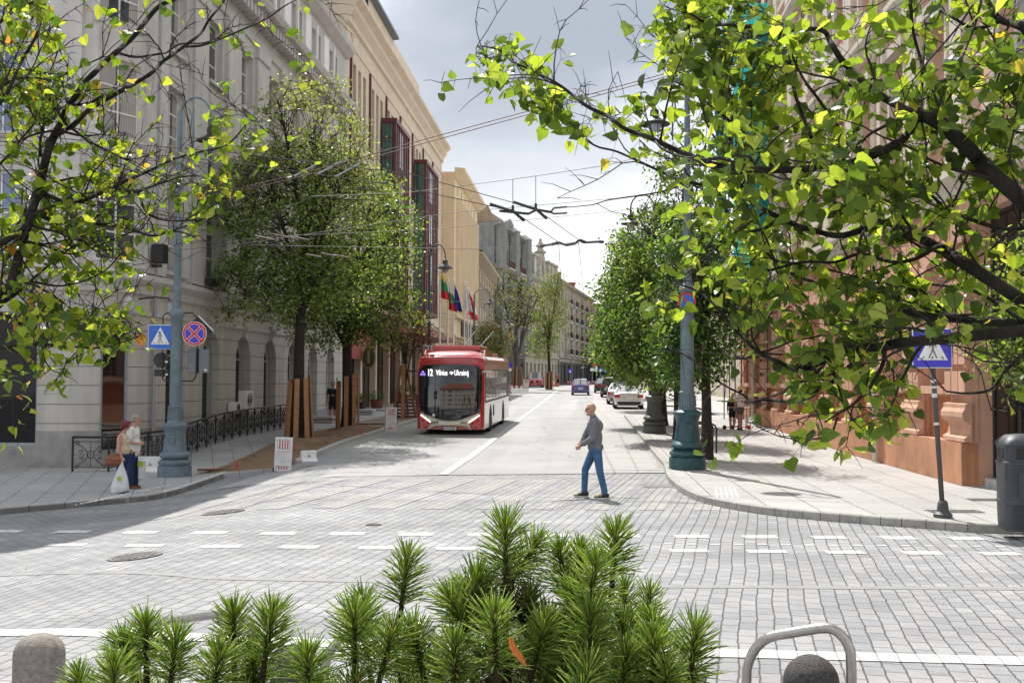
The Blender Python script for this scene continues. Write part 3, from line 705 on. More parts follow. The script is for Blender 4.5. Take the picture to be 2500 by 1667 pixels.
def vpipe(b,mb,s,z0,z1,r=.055,out=.12):
    pts=[b.mp(s,-out,z1),b.mp(s,-out,z0)]; mb.tube(pts,r,8)
    for z in frange(z0+1,z1,2.5): mb.tube([b.mp(s,-out,z-.03),b.mp(s,-out,z+.03)],r*1.35,8)

# ================= LEFT: GREY CORNER BUILDING ==================================
WO=-12.7
pa=[(-34,30.6),(-16,30.2),(-12.7,30.2)]; pc=[(-12.7,30.2),(-11.4,30.35),(-10.75,31.2),(kx(33,WO),33)]
path=[Vector(p) for p in pa[:-1]]+[Vector(p) for p in bez(pc,4)]+[Vector((kx(57.6,WO),57.6))]
gb=Bld('corner_building','pale grey classical corner building with arched shop windows and tall white windows','building',path[0],path[-1],0,path=path)
ops=[]; wins=[]
U=[297,422,514,598,659]; SS=[gb.s_of_u(u) for u in U]
sp=(SS[-1]-SS[1])/3; cols_B=[SS[1]+sp*i for i in range(0,9) if SS[1]+sp*i<gb.L-1]
colsA=[SS[0]-0.1,SS[0]-3.9,SS[0]-7.7,SS[0]-11.5,SS[0]-15.3]
for i,s in enumerate(cols_B+[SS[0]-.1]):
    for (z0,z1) in ((5.45,7.95),(8.95,11.1),(12.2,14.3)):
        ops.append((s-.72,s+.72,z0,z1)); wins.append((s,z0,1.44,z1-z0,2,3,'frame_white','glass',.28))
for s in colsA[1:]:
    for (z0,z1) in ((5.6,7.9),(8.95,11.3),(12.2,14.3)):
        ops.append((s-1.2,s+1.2,z0,z1)); wins.append((s,z0,2.4,z1-z0,3,2,'frame_white','glass_blue',.28))
# ground floor
archs=[]
for s in cols_B:
    if s<SS[2]-1: continue
    ops.append((s-.85,s+.85,.3,3.75,'a')); archs.append(s)
sA=gb.s_of_u(-70),gb.s_of_u(92); ops.append((sA[0],sA[1],.35,4.0)); sB=gb.s_of_u(246),gb.s_of_u(320); ops.append((sB[0],sB[1],.1,3.9))
sC=gb.s_of_u(405),gb.s_of_u(452); ops.append((sC[0],sC[1],.3,3.7,'a'))
for s in colsA[2:]: ops.append((s-1.5,s+1.5,.35,4.0))
# attic windows
att=[]
s=3
while s<gb.L-1:
    att+= [s,s+1.0]; s+=sp if s>SS[1]-2 else 3.8
    if s<SS[1]-2 and s+3.8>SS[1]-2: s=SS[1]-.5
att=[t for t in att if t<gb.L-.7]
for s in att: ops.append((s-.32,s+.32,17.2,18.4))
gb.wall(19.3,ops,['wall_grey','wall_grey_rust','stone_base'],depth=.34,D=14,zsplit=[(.75,2),(4.75,1),(99,0)])
for w_ in wins: gb.window(w_[0],w_[1],*w_[2:8],depth=.26)
for s in att: gb.window(s,17.2,.64,1.2,2,2,depth=.2)
for s in archs: gb.window(s,.3,1.7,3.45,1,1,'frame_grey','glass_black',depth=.3,arch=True,outer=.42,name='shop_window')
gb.window((sC[0]+sC[1])/2,.3,sC[1]-sC[0],3.4,1,1,'frame_grey','glass_black',depth=.3,arch=True,outer=.25,name='shop_window')
gb.window(sum(sA)/2,.35,sA[1]-sA[0],3.65,1,1,'frame_grey','glass_black',depth=.12,name='shop_window'); gb.window(sum(sB)/2,.1,sB[1]-sB[0],3.8,1,1,'frame_grey','glass_shop',depth=.2,name='shop_window',outer=.12)
for s in colsA[2:]: gb.window(s,.35,3.0,3.65,2,1,'frame_grey','glass_black',depth=.2,name='shop_window')
mb=MB()
gb.band(mb,[(0,4.55),(.10,4.6),(.10,4.8),(.30,4.98),(.30,5.1),(0,5.22)])
gb.band(mb,[(0,14.85),(.08,14.9),(.08,15.2),(.0,15.2)])
gb.band(mb,[(0,15.7),(.18,15.75),(.25,15.95),(.62,16.1),(.70,16.3),(.70,16.38),(0,16.55)])
gb.band(mb,[(0,18.95),(.15,19.0),(.45,19.25),(.5,19.45),(.5,19.52),(0,19.6)])
gb.band(mb,[(0,3.98),(.06,4.0),(.06,4.12),(0,4.14)])
mb.build('cornice','trim_grey',gb.o)
mb=MB(); s=.3
while s<gb.L-.3: gb.sbox(mb,s,s+.2,.02,.5,15.55,15.93) if s>12 else None; s+=.42
mb.build('dentils','trim_grey',gb.o)
mb=MB()
for s in cols_B+colsA:
    w_=.72 if s in cols_B or s==colsA[0] else 1.2
    for z0 in (5.45,8.95,12.2):
        mb.mark(); gb.sbox(mb,s-w_-.12,s+w_+.12,.0,.16,z0-.14,z0-.02)
    for z0,z1 in ((8.1,8.65),(11.3,11.95)):
        mb.mark(); gb.sbox(mb,s-w_,s+w_,.0,.035,z0,z1); gb.sbox(mb,s-w_+.12,s+w_-.12,.035,.06,z0+.12,z1-.12)
mb.each('window_sill','trim_grey',gb.o)
mb=MB(); edges=[]
allc=sorted(colsA+cols_B)
for a_,c_ in zip(allc[:-1],allc[1:]):
    m=(a_+c_)/2; hw=min((c_-a_)/2-.98,.75)
    if hw>.12: mb.mark(); gb.sbox(mb,m-hw,m+hw,.0,.12,5.22,14.85); gb.sbox(mb,m-hw-.06,m+hw+.06,.0,.18,14.4,14.85)
mb.each('pilaster','wall_grey',gb.o)
# attic pilaster panels
mb=MB()
for i in range(0,len(att)-1,2):
    m=(att[i+1]+att[min(i+2,len(att)-1)])/2; mb.mark()
    if att[min(i+2,len(att)-1)]-att[i+1]>1: gb.sbox(mb,m-.45,m+.45,0,.07,16.9,18.7)
    mb.mark(); gb.sbox(mb,(att[i]+att[i+1])/2-.1,(att[i]+att[i+1])/2+.1,0,.07,16.9,18.7)
mb.each('attic_panel','white',gb.o)
# keystones, lamp arm, pipes
mb=MB()
for s in archs: 
    mb.mark(); gb.sbox(mb,s-.14,s+.14,.0,.14,3.72,4.3); mb.ell(gb.mp(s,-.15,4.05),(.11,.11,.17),10,8)
mb.mark(); mb.ell(gb.mp(gb.s_of_u(302),-.12,4.25),(.16,.14,.25),12,8); mb.each('keystone','trim_grey',gb.o)
mb=MB()
for u,z0,z1 in ((367,.2,15.2),(452,5,15.4)):
    mb.mark(); vpipe(gb,mb,gb.s_of_u(u),z0,z1)
mb.each('downpipe','frame_grey',gb.o)
mb=MB(); r0=[gb.mp(t,.5,19.5) for t in (gb.cum+[gb.L])]
# hipped roof slab
A=[gb.mp(c,-.45,19.55) for c in gb.cum]; B_=[gb.mp(c,3.5,21.2) for c in gb.cum]
for i in range(len(A)-1): mb.quad(A[i],A[i+1],B_[i+1],B_[i])
mb.build('roof','roof_grey',gb.o)
# things fixed on the corner building's front
def fixed(b,name,label,cat,s,z,out,group=None):
    p=b.mp(s,-out,z); rot=Matrix.Rotation(b.a,2); q=b.p0+rot@Vector((p.x,p.y)); return thing(name,label,cat,(q.x,q.y,z+b.z),b.a+(b.dirang(s) if b.path else 0),group)
for k,(u,v,sz) in enumerate(((560,993,.5),(588,980,.9))):
    s=gb.s_of_u(u); o=fixed(gb,'air_conditioner',['small white air conditioner unit low on the wall behind the railing','larger white air conditioner unit low on the wall behind the railing'][k],'air conditioner',s,1.0+.1*k,.2,'air conditioners behind the railing')
    MB().box((0,0,sz*.35),(sz,.3,sz*.75)).build('casing','white_plastic',o,bevel=.02)
    mb=MB()
    for i in range(6): mb.tube([(0.28*sz*.0+ .05*sz*(i+1)*math.cos(t*PI/8),-.155,sz*.35+.05*sz*(i+1)*math.sin(t*PI/8)) for t in range(16)],.006,4,closed=True)
    mb.build('fan_grille','frame_dark',o)
o=fixed(gb,'wall_lamp','thin black gooseneck lamp on the grey wall over the shop windows','lamp',gb.s_of_u(335),4.45,0)
MB().tube([(0,0,0),(0,-.5,.05),(.02,-.95,.02),(.02,-1.0,-.1)],.02,6).build('arm','iron',o); MB().lathe([(.05,0),(.09,-.2),(.1,-.3)],c=(.02,-1.0,-.1),n=10).build('lamp_head','frame_grey',o)
o=fixed(gb,'loudspeaker_box','black box speaker on the cornice above the belt of the grey building','speaker',gb.s_of_u(358),5.6,.35)
MB().box((0,0,.2),(.35,.35,.55)).build('casing','black',o,bevel=.02)
MB().box((0,.2,-.15),(.1,.5,.08)).build('bracket','iron',o)
o=fixed(gb,'wall_plate','small white street plate on the rusticated grey wall','plate',gb.s_of_u(228),3.55,.03)
MB().box((0,0,0),(.42,.03,.2)).build('panel','white_plastic',o); mb=MB(); 
for i,h in enumerate((.07,.05,.07,.06,.07)): mb.box((-.1+i*.05,-.018,0),(.03,.004,h))
mb.build('lettering','frame_grey',o)
# flower boxes on upper sills
for k,u in enumerate((497,590)):
    o=fixed(gb,'window_box',['dark plant box on the sill left of the big tree','dark plant box on the sill partly behind the big tree'][k],'window box',gb.s_of_u(u),5.3,.28,'window boxes on the grey building')
    MB().box((0,0,.08),(.9,.22,.2)).build('box','iron',o); mb=MB()
    for i in range(60): 
        c=Vector((rnd.uniform(-.4,.4),rnd.uniform(-.12,.12),.2+rnd.uniform(0,.15))); mb.quad(c,c+Vector((.05,.02,.01)),c+Vector((.05,.02,.07)),c+Vector((0,0,.06)))
    mb.build('plant','leaf_dark',o)

# ================= LEFT: BEIGE HOTEL ===========================================
hb=Bld('hotel_building','beige hotel with narrow window slots, red framed glass bays and dark glass ground floor','building',(kx(57.6,WO),57.6),(kx(95.8,WO),95.8),0)
ops=[];W=[]; L=hb.L; grp=5.2; s=.9; fins=[]
bays=[(hb.s_of_u(926),hb.s_of_u(926)+5.0),(hb.s_of_u(1007),hb.s_of_u(1007)+6.2)]
while s<L-4:
    fins.append(s)
    for k in range(3):
        c=s+1.15+k*1.35
        if c>L-.6: continue
        for z0,z1 in ((7.6,10.3),(11.0,14.0),(15.0,19.3)):
            if z0<18 and any(a_-.3<c<b_+.3 for a_,b_ in bays) and z0<15: continue
            ops.append((c-.40,c+.40,z0,z1)); W.append((c,z0,.8,z1-z0))
    s+=grp
gops=[(t+.25,min(t+4.2,L-.2),.15,5.9) for t in frange(.2,L-3,4.4)]
hb.wall(22.2,ops+gops,['wall_beige'],depth=.45,D=14)
for c,z0,w_,h in W: hb.window(c,z0,w_,h,1,2,'frame_red','glass',depth=.38,outer=.06)
for g_ in gops: hb.window((g_[0]+g_[1])/2,.15,g_[1]-g_[0],5.75,3,2,'frame_dark','glass_black',depth=.4,name='shop_window')
mb=MB()
hb.band(mb,[(0,20.0),(.05,20.0),(.05,20.12),(0,20.12)]); hb.band(mb,[(0,21.0),(.15,21.05),(.15,21.35),(.42,21.7),(.42,21.95),(.75,22.2),(.75,22.42),(0,22.5)])
hb.band(mb,[(0,6.2),(.25,6.25),(.3,6.6),(0,6.7)]); mb.build('cornice','wall_beige',hb.o)
mb=MB()
for s in fins: mb.mark(); hb.sbox(mb,s-.09,s+.09,0,.12,14.8,19.9)
mb.each('downpipe','frame_red',hb.o)
# upper setback storey
ops=[]; W=[]
for s in frange(2,L-2,4.6):
    for k in range(3): ops.append((s+k*1.1-.3,s+k*1.1+.3,24.2,25.6)); W.append((s+k*1.1,24.2))
ops=[o for o in ops if o[1]<L]
hb.wall(27.4,ops,['wall_beige'],depth=.2,D=12,z0=22.3,y0=1.8,name='upper_storey',s0=1.0,s1=L*.62)
for c,z0 in W:
    if c<L*.60: hb.window(c,z0,.6,1.4,1,1,'frame_dark','glass',depth=.15,y0=1.8)
mb=MB(); hb.band(mb,[(-1.9,27.35),(-1.35,27.4),(-1.35,27.6),(-1.9,27.7)],s0=.8,s1=L*.62); mb.build('roof_edge','roof_metal',hb.o)
# glass dormer near end and metal roof storey far end
mb=MB(); hb.sbox(mb,-.3,5.2,-2.4,.3,22.55,22.75); 
for t in frange(0,5,.8): hb.sbox(mb,t,t+.1,-.1,.15,22.7,25.4)
hb.sbox(mb,-.3,5.2,-2.4,.2,25.4,25.6); mb.build('glazed_dormer','roof_metal',hb.o)
mb=MB(); hb.sbox(mb,.1,4.9,-2.3,-.15,22.75,25.4); mb.build('dormer_glass','glass_blue',hb.o)
mb=MB(); P1=[hb.mp(s,y,z) for s,y,z in ((L*.62,.3,22.5),(L,.3,22.5),(L,2.4,26.6),(L*.62,2.4,26.6))]; mb.quad(*P1); mb.quad(hb.mp(L*.62,.3,22.5),hb.mp(L*.62,2.4,26.6),hb.mp(L*.62,9,26.6),hb.mp(L*.62,9,22.5)); mb.quad(hb.mp(L*.62,2.4,26.6),hb.mp(L,2.4,26.6),hb.mp(L,9,26.6),hb.mp(L*.62,9,26.6)); mb.build('metal_roof','roof_metal',hb.o)
# glazed bays
for k,(a_,c_) in enumerate(bays):
    zt=18.1 if k<2 else 16.5; zb=7.1; o_=.85
    f=MB()
    for z in (zb,zt): f.bb(a_-.12,c_+.12,-o_-.12,0,z-.14,z+.14)
    for x in frange(a_,c_,(c_-a_)/7): f.bb(x-.05,x+.05,-o_-.06,-o_+.06,zb+.14,zt-.14)
    for z in frange(zb+1.2,zt-.3,1.25): f.bb(a_,c_,-o_-.03,-o_+.03,z-.025,z+.025); f.bb(a_-.05,a_+.02,-o_,-.05,z-.025,z+.025)
    f.bb(a_-.08,a_+.08,-o_-.08,-o_+.08,zb+.14,zt-.14); f.bb(c_-.08,c_+.08,-o_-.08,-o_+.08,zb+.14,zt-.14)
    fo=f.build('glass_bay','frame_red',hb.o)
    g=MB(); g.bb(a_+.03,c_-.03,-o_+.02,-o_+.06,zb+.14,zt-.14); g.build('pane','glass',fo)
    g=MB(); g.mark(); g.bb(a_-.02,a_+.02,-o_+.09,-.02,zb+.14,zt-.14); g.mark(); g.bb(c_-.02,c_+.02,-o_+.09,-.02,zb+.14,zt-.14); g.each('side_pane','glass_green',fo)
    g=MB(); n=0
    for z in frange(zb+2.2,zt-2.4,3.1): g.bb(a_+(c_-a_)*.28,a_+(c_-a_)*.55,-o_-.02,-o_+.015,z,z+2.2)
    g.build('pale_panel','glass_pale',fo)
# canopy & red fascia
s0=4; 
mb=MB(); mb.prism([(s0,0),(s0+6,-2.6),(s0+22,-2.6),(s0+25,0)],(0,0,5.0),(1,0,0),(0,1,0),(0,0,.28)); mb.build('canopy','copper_red',hb.o)
mb=MB(); hb.sbox(mb,6,26,.05,.3,5.3,6.2); mb.build('fascia','copper_red',hb.o)
mb=MB()
for t in frange(7,26,3.2): mb.mark(); mb.beam((t,-2.4,5.28),(t,-.1,7.4),.05)
mb.each('canopy_rod','iron_grey',hb.o)
mb=MB(); hb.sbox(mb,1.0,6,.0,.25,3.3,4.9); mb.build('sign_board','awning_red',hb.o)
# oval yellow blade sign
q=P(900,873,61); o=thing('blade_sign','oval dark and yellow hanging sign by the hotel entrance','sign',(q.x,q.y,q.z),0)
ov=[(.40*math.cos(2*PI*k/24),.62*math.sin(2*PI*k/24)) for k in range(24)]
mat('lamp_yellow',(.22,.20,.03),.5)
MB().prism(ov,(0,0,0),(1,0,0),(0,0,1),(0,.12,0)).build('rim','lamp_yellow',o); MB().prism([(a*.8,b*.85) for a,b in ov],(0,-.012,0),(1,0,0),(0,0,1),(0,.01,0)).build('panel','frame_dark',o)
MB().box((0,-.02,.05),(.14,.02,.75)).build('emblem','lamp_yellow',o); MB().beam((-.4,.06,.5),(-2.4,.06,.5),.05).build('bracket','iron',o)

# ================= YELLOW HOUSE WITH FINS ======================================
yo=WO+1.1
yb=Bld('office_building','yellow building with tall vertical ribs above a dark sign band','building',(kx(95.8,yo),95.8),(kx(115.6,yo),115.6),0)
L=yb.L; gops=[(t,t+1.5,.6,5.6) for t in frange(.8,L-1.6,2.05)]
sw=[(t,t+.38,11.2,12.4) for t in frange(4.0,12,.95)]; tops=[(t,t+.5,18.6,19.4) for t in frange(2.2,L-1,2.9)]
slots=[(t+.14,t+.60,z,z+2.5) for t in frange(1.6,L-1.4,.95) for z in (8.5,13.0,15.7) if not (z<12 and 3.5<t<12.5)]  # added openings between the ribs, filled with dark panes to imitate rib shade
yb.wall(20.3,gops+sw+tops+slots,['wall_yellow'],depth=.3,D=13)
for g_ in gops: yb.window(g_[0]+.75,.6,1.5,5.0,2,1,'frame_grey','glass_black',depth=.25,name='shop_window')
for g_ in slots: yb.window(g_[0]+.23,g_[2],.46,2.5,1,2,'wall_yellow','glass',depth=.25)  # not real windows: dark glass stands in for the shade between ribs
for g_ in sw: yb.window(g_[0]+.19,11.2,.38,1.2,1,1,'frame_dark','glass_black',depth=.2)
for g_ in tops: yb.window(g_[0]+.25,18.6,.5,.8,1,1,'frame_dark','glass_black',depth=.2)
mb=MB()
for t in frange(1.6,L-.5,.95):
    mb.mark(); yb.sbox(mb,t-.24,t+.10,0,.30,8.2,18.2)
mb.each('rib','wall_yellow',yb.o)
mb=MB(); yb.band(mb,[(0,19.7),(.2,19.75),(.9,20.3),(.9,20.6),(0,20.7)]); yb.band(mb,[(0,7.6),(.3,7.65),(.3,7.95),(0,8.05)]); yb.band(mb,[(0,5.9),(.25,5.92),(.25,6.1),(0,6.15)]); mb.build('cornice','wall_yellow',yb.o)
mb=MB()
for a_,c_ in ((5.5,9.2),(10.5,14.2),(15.6,18.5)): mb.mark(); yb.sbox(mb,a_,c_,.02,.10,6.2,7.5)
sg=mb.each('sign_board','black',yb.o)[0]
mb=MB(); r2=random.Random(3)
for a_,c_ in ((5.7,9.0),(10.7,14.0),(15.8,18.3)):
    t=a_
    while t<c_-.3:
        h=r2.uniform(.5,.8); yb.sbox(mb,t,t+.10,.105,.12,6.45,6.45+h); 
        if r2.random()<.6: yb.sbox(mb,t,t+.3,.105,.12,6.45+h*.5,6.52+h*.5)
        t+=.42
mb.build('lettering','lamp_yellow',sg)
# ================= DISTANT LEFT HOUSES ==========================================
def far(name,label,A,B,H,mats,storeys,nw,ww,wh,zb=.9,gz0=1.2,D=12,gm='glass',fm='frame_white',base=None,arch0=False,depth=.25):
    b=Bld(name,label,'building',A,B,gz0); L=b.L; ops=[];Ws=[]
    for k,(z0) in enumerate(storeys):
        for i in range(nw):
            s=L*(i+.5)/nw; ops.append((s-ww/2,s+ww/2,z0,z0+wh)); Ws.append((s,z0))
    ext=[]
    if base:
        n=base[0]; ext=[(L*(i+.5)/n-base[1]/2,L*(i+.5)/n+base[1]/2,.2,base[2]) for i in range(n)]
    b.wall(H,ops+ext,mats if isinstance(mats,list) else [mats],depth=depth,D=D,zsplit=[(4.3,1),(99,0)] if isinstance(mats,list) and len(mats)>1 else None)
    for s,z0 in Ws: b.window(s,z0,ww,wh,2,2,fm,gm,depth=depth-.05,outer=.06)
    for e in ext: b.window((e[0]+e[1])/2,.2,e[1]-e[0],base[2]-.2,2,1,'frame_grey','glass_black',depth=depth-.05,name='shop_window')
    return b
def uY(u,Y): return (atY(u,Y),Y)
# low pinkish house
A=uY(1146,116.2);B=uY(1204,152)
b=far('low_house','lower pinkish house with a projecting cornice and iron balcony beyond the yellow building',A,B,15.6-1.0,['wall_pink'],[5.0,9.6],9,1.2,3.0,base=(5,2.6,3.6),gz0=1.0)
mb=MB(); b.band(mb,[(0,14.2),(1.3,14.5),(1.4,14.7),(0,15.0)]); b.band(mb,[(0,4.2),(.2,4.25),(.2,4.5),(0,4.55)]); mb.build('cornice','wall_pink',b.o)
mb=MB(); 
for t in frange(1.3,b.L-1,b.L/9): mb.mark(); b.sbox(mb,t-.25+b.L/18,t+.25+b.L/18,0,.15,4.6,13.8)
mb.each('pilaster','wall_pink',b.o)
mb=MB(); mb.poly([b.mp(-.3,-1.3,14.85),b.mp(b.L,-1.3,14.85),b.mp(b.L,6,17.2),b.mp(-.3,6,17.2)]); mb.poly([b.mp(-.3,-1.3,14.85),b.mp(-.3,6,17.2),b.mp(-.3,12,14.6)]); mb.build('roof','roof_grey',b.o)
def balcony(b,s0,s1,z,out=1.1,mk='iron',par=None):
    mb=MB(); b.sbox(mb,s0,s1,0,out,z-.22,z); sl_=mb.build('balcony','concrete',par or b.o)
    mb=MB(); 
    for t in frange(s0+.03,s1,.16): b.sbox(mb,t,t+.025,out-.04,out-.01,z,z+.95)
    b.sbox(mb,s0,s1,out-.06,out,z+.93,z+1.0)
    for t in frange(.1,out,.2): b.sbox(mb,s0,s0+.03,t,t+.03,z,z+.95); b.sbox(mb,s1-.03,s1,t,t+.03,z,z+.95)
    mb.build('railing',mk,sl_); return sl_
balcony(b,b.L*.55,b.L*.8,8.2,1.4)
# old grey ornate house
A=uY(1203,152.3);B=uY(1281,175)
b=far('ornate_grey_house','weathered grey ornate house with corner turret bays and balconies','' or A,B,22.6,['wall_oldgrey','wall_darkbase'],[5.4,9.3,13.2,17.4],9,1.25,2.4,base=(5,2.4,3.6),gz0=1.3,D=14)
mb=MB(); b.band(mb,[(0,16.2),(.9,16.5),(1.0,16.8),(0,17.0)]); b.band(mb,[(0,22.2),(.9,22.5),(.9,22.8),(0,23.0)]); b.band(mb,[(0,4.6),(.3,4.7),(.3,4.95),(0,5)]); mb.build('cornice','wall_oldgrey',b.o)
mb=MB()
for s in (2.0,b.L*.5,b.L-2.2):
    mb.mark(); mb.lathe([(1.3,4.9),(1.3,16.2),(1.5,16.4),(1.5,16.8),(1.25,17),(1.25,20 if s==2 else 22.6),(1.4,22.8),(.3,23.6 if s!=2 else 22.9)],c=b.mp(s,-.2,0),n=8)
mb.each('bay','wall_oldgrey',b.o)
for z in (9.0,12.9,17.0):
    balcony(b,b.L*.24,b.L*.42,z,1.2,'frame_red'); balcony(b,b.L*.6,b.L*.78,z,1.2,'frame_red')
mb=MB(); mb.prism([(b.L*.35,22.9),(b.L*.65,22.9),(b.L*.6,24.2),(b.L*.5,24.8),(b.L*.4,24.2)],b.mp(0,0,0),(1,0,0),(0,0,1),(0,.4,0)); mb.build('gable','wall_oldgrey',b.o)
# brick side gable showing over the low house
sb=Bld('brick_gable_house','plain brick side gable rising above the low pinkish house','building',uY(1140,153.6),uY(1197,152.9),1.2)
sb.wall(24.2,[(sb.L*.55,sb.L*.7,15,16.4)],['wall_brick'],D=8,depth=.3); sb.window(sb.L*.625,15,sb.L*.15,1.4,1,2,depth=.2)
mb=MB(); mb.prism([(0,24.2),(sb.L,24.2),(sb.L*.85,25.2),(sb.L*.5,25.6),(sb.L*.3,26.2),(0,25.4)],(0,.01,0),(1,0,0),(0,0,1),(0,.5,0)); mb.build('parapet','wall_brick',sb.o)
# ornate stone house with dormers and finial gable
A=uY(1282,175.5);B=uY(1361,203)
b=far('ornate_stone_house','yellowish stone house with stucco ornament, tall dormers and a finial gable','' or A,B,17.8,['wall_stone'],[5.6,9.6,13.4],9,1.2,2.5,base=(9,1.3,3.6),gz0=1.4,D=13)
mb=MB(); b.band(mb,[(0,17.0),(.7,17.5),(.8,17.8),(0,18.0)]); b.band(mb,[(0,12.6),(.2,12.65),(.2,12.8),(0,12.85)]); b.band(mb,[(0,4.6),(.35,4.7),(.35,5),(0,5.1)]); b.band(mb,[(0,8.8),(.2,8.85),(.2,9.0),(0,9.05)]); mb.build('cornice','wall_stone',b.o)
mb=MB(); r2=random.Random(5)
for i in range(10):
    s=b.L*i/9
    for z in (5.2,9.1,12.9): b.sbox(mb,s-.3,s+.3,0,.18,z,z+3.3); mb.ell(b.mp(min(max(s,.3),b.L-.3),-.2,z+3.3),(.45,.25,.35),8,6)
    if i<9:
        for z in (8.15,12.2,15.95): mb.ell(b.mp(b.L*(i+.5)/9,-.12,z),(.75,.2,.28),8,6)
mb.build('stucco_ornament','wall_stone',b.o)
mb=MB(); mb.quad(b.mp(0,-.4,17.95),b.mp(b.L,-.4,17.95),b.mp(b.L,2.2,22.0),b.mp(0,2.2,22.0)); mb.quad(b.mp(0,2.2,22),b.mp(b.L,2.2,22),b.mp(b.L,9,22.6),b.mp(0,9,22.6)); mb.poly([b.mp(0,-.4,17.95),b.mp(0,2.2,22),b.mp(0,9,22.6),b.mp(0,9,17.9)]); mb.build('mansard_roof','roof_metal',b.o)
for s in (2,6,b.L-10,b.L-6.5,b.L-3):
    mb=MB(); b.sbox(mb,s-.9,s+.9,-1.6,.35,18,21.2); b.sbox(mb,s-1.1,s+1.1,-1.7,.5,21.2,21.6); d_=mb.build('dormer','wall_stone',b.o)
    b.window(s,18.6,1.0,2.0,2,2,depth=-.37,parent=d_)
sG=b.L*.42
mb=MB(); mb.prism([(sG-3.2,17.8),(sG+3.2,17.8),(sG+2.9,19.2),(sG+2.0,20.0),(sG+1.6,21.6),(sG+1.0,22.2),(sG-1.0,22.2),(sG-1.6,21.6),(sG-2.0,20.0),(sG-2.9,19.2)],(0,-.5,0),(1,0,0),(0,0,1),(0,1,0)); mb.lathe([(.8,22.2),(1.1,22.5),(.6,22.8),(.45,23.2),(.85,23.5),(.55,23.9),(.2,24.4),(.3,24.6),(.05,24.9)],c=(sG,0,0),n=10); mb.ell((sG,-.6,19.8),(.8,.3,1.1),10,8); mb.build('finial_gable','wall_stone',b.o)
# long plain house with balconies
A=uY(1362,203.5);B=uY(1444,257)
b=far('balcony_house','long taupe apartment house with rows of small balconies, dark shop floor and red roof','' or A,B,19.2,['wall_taupe','wall_darkbase'],[6.0,9.3,12.6,15.8],13,1.3,1.9,base=(9,4.0,3.9),gz0=1.4,D=13)
mb=MB(); b.band(mb,[(0,18.7),(.8,19.0),(.9,19.3),(0,19.4)]); b.band(mb,[(0,5.0),(.4,5.05),(.4,5.3),(0,5.35)]); mb.build('cornice','wall_taupe',b.o)
mb=MB(); mb.quad(b.mp(-.4,-.9,19.35),b.mp(b.L,-.9,19.35),b.mp(b.L,6.5,21.2),b.mp(-.4,6.5,21.2)); mb.quad(b.mp(-.4,6.5,21.2),b.mp(b.L,6.5,21.2),b.mp(b.L,13,19.3),b.mp(-.4,13,19.3)); mb.poly([b.mp(-.4,-.9,19.35),b.mp(-.4,6.5,21.2),b.mp(-.4,13,19.3)]); mb.build('roof','roof_red',b.o)
for s,y in ((1.2,4),(20,3.4),(24,4.4),(44,3.5)):
    mb=MB(); mb.box((s,y,20.3),(2.0,1.6,4.2)); mb.box((s,y,22.5),(2.4,2,.3)); mb.build('chimney','brickwork',b.o)
for z in (5.8,9.0,12.3,15.5):
    for i in (2,4,6,8,10): s=b.L*(i+.5)/13; balcony(b,s-1.8,s+1.8,z,1.2)
mb=MB()
for t in (.5,b.L*.33,b.L*.66): mb.mark(); vpipe(b,mb,t,.3,18.9,.1,.25)
mb.each('downpipe','frame_grey',b.o)
# closing house facing the camera
b=far('end_house','taupe house closing the street with dark ground floor','' or uY(1444,257.5),uY(1497,262),18.5,['wall_taupe','wall_darkbase'],[6.0,9.4,12.8,16],4,1.3,2.0,base=(2,1.8,3.4),gz0=1.4,D=12)
mb=MB(); b.band(mb,[(0,18.0),(.6,18.4),(.6,18.7),(0,18.8)]); b.band(mb,[(0,5.0),(.3,5.05),(.3,5.3),(0,5.35)]); mb.build('cornice','wall_taupe',b.o)
b=far('brown_house','brown brick house at the far right of the street end','' or uY(1497.5,263),uY(1640,230),15.5,['wall_brown','wall_darkbase'],[5.6,9.0,12.2],7,1.3,2.0,base=(4,2.5,3.2),gz0=1.4,D=12)
mb=MB(); mb.quad(b.mp(-.3,-.8,15.4),b.mp(b.L,-.8,15.4),b.mp(b.L,6,18.6),b.mp(-.3,6,18.6)); mb.build('roof','roof_red',b.o)
# pale house on the right behind the pavement trees
b=far('pale_house','pale cream house behind the trees at the far end of the right pavement','' or uY(1560,150),uY(1850,82),9.5,['wall_cream'],[1.4,5.0],12,1.2,1.9,gz0=.8,D=10)
mb=MB(); b.band(mb,[(0,9.1),(.4,9.3),(.4,9.6),(0,9.7)]); b.band(mb,[(0,4.0),(.15,4.05),(.15,4.2),(0,4.25)]); mb.build('cornice','wall_cream',b.o)

# ================= RIGHT: TERRACOTTA BUILDING ====================================
RO=7.85
rb=Bld('terracotta_building','terracotta pink building with rusticated piers, console blocks and cream upper pilasters','building',(kx(57,RO),57),(kx(16.5,RO),16.5),0)
L=rb.L; nearY=22.9
sE=rb.s_of_u(2385); pitch=3.15
piers=[sE-.55-i*pitch for i in range(0,12) if sE-.55-i*pitch>.8]
ops=[]; mids=[(a_+c_)/2 for a_,c_ in zip(piers[:-1],piers[1:])]
for m in mids: ops.append((m-.62,m+.62,2.15,4.9,'a'))
for m in mids:
    for z0,z1 in ((7.6,10.4),(12.4,15.0),(17.2,19.8)): ops.append((m-.62,m+.62,z0,z1))
ops.append((sE+.05,L-.1,.12,5.6)); 
sE2=(sE+L)/2
for z0,z1 in ((7.6,10.4),(12.4,15.0),(17.2,19.8)): ops.append((sE2-1.5,sE2+1.5,z0,z1))
rb.wall(23.0,ops,['pink_upper','terra_pink','terra_dark'],depth=.4,D=14,zsplit=[(1.9,2),(6.2,1),(99,0)])
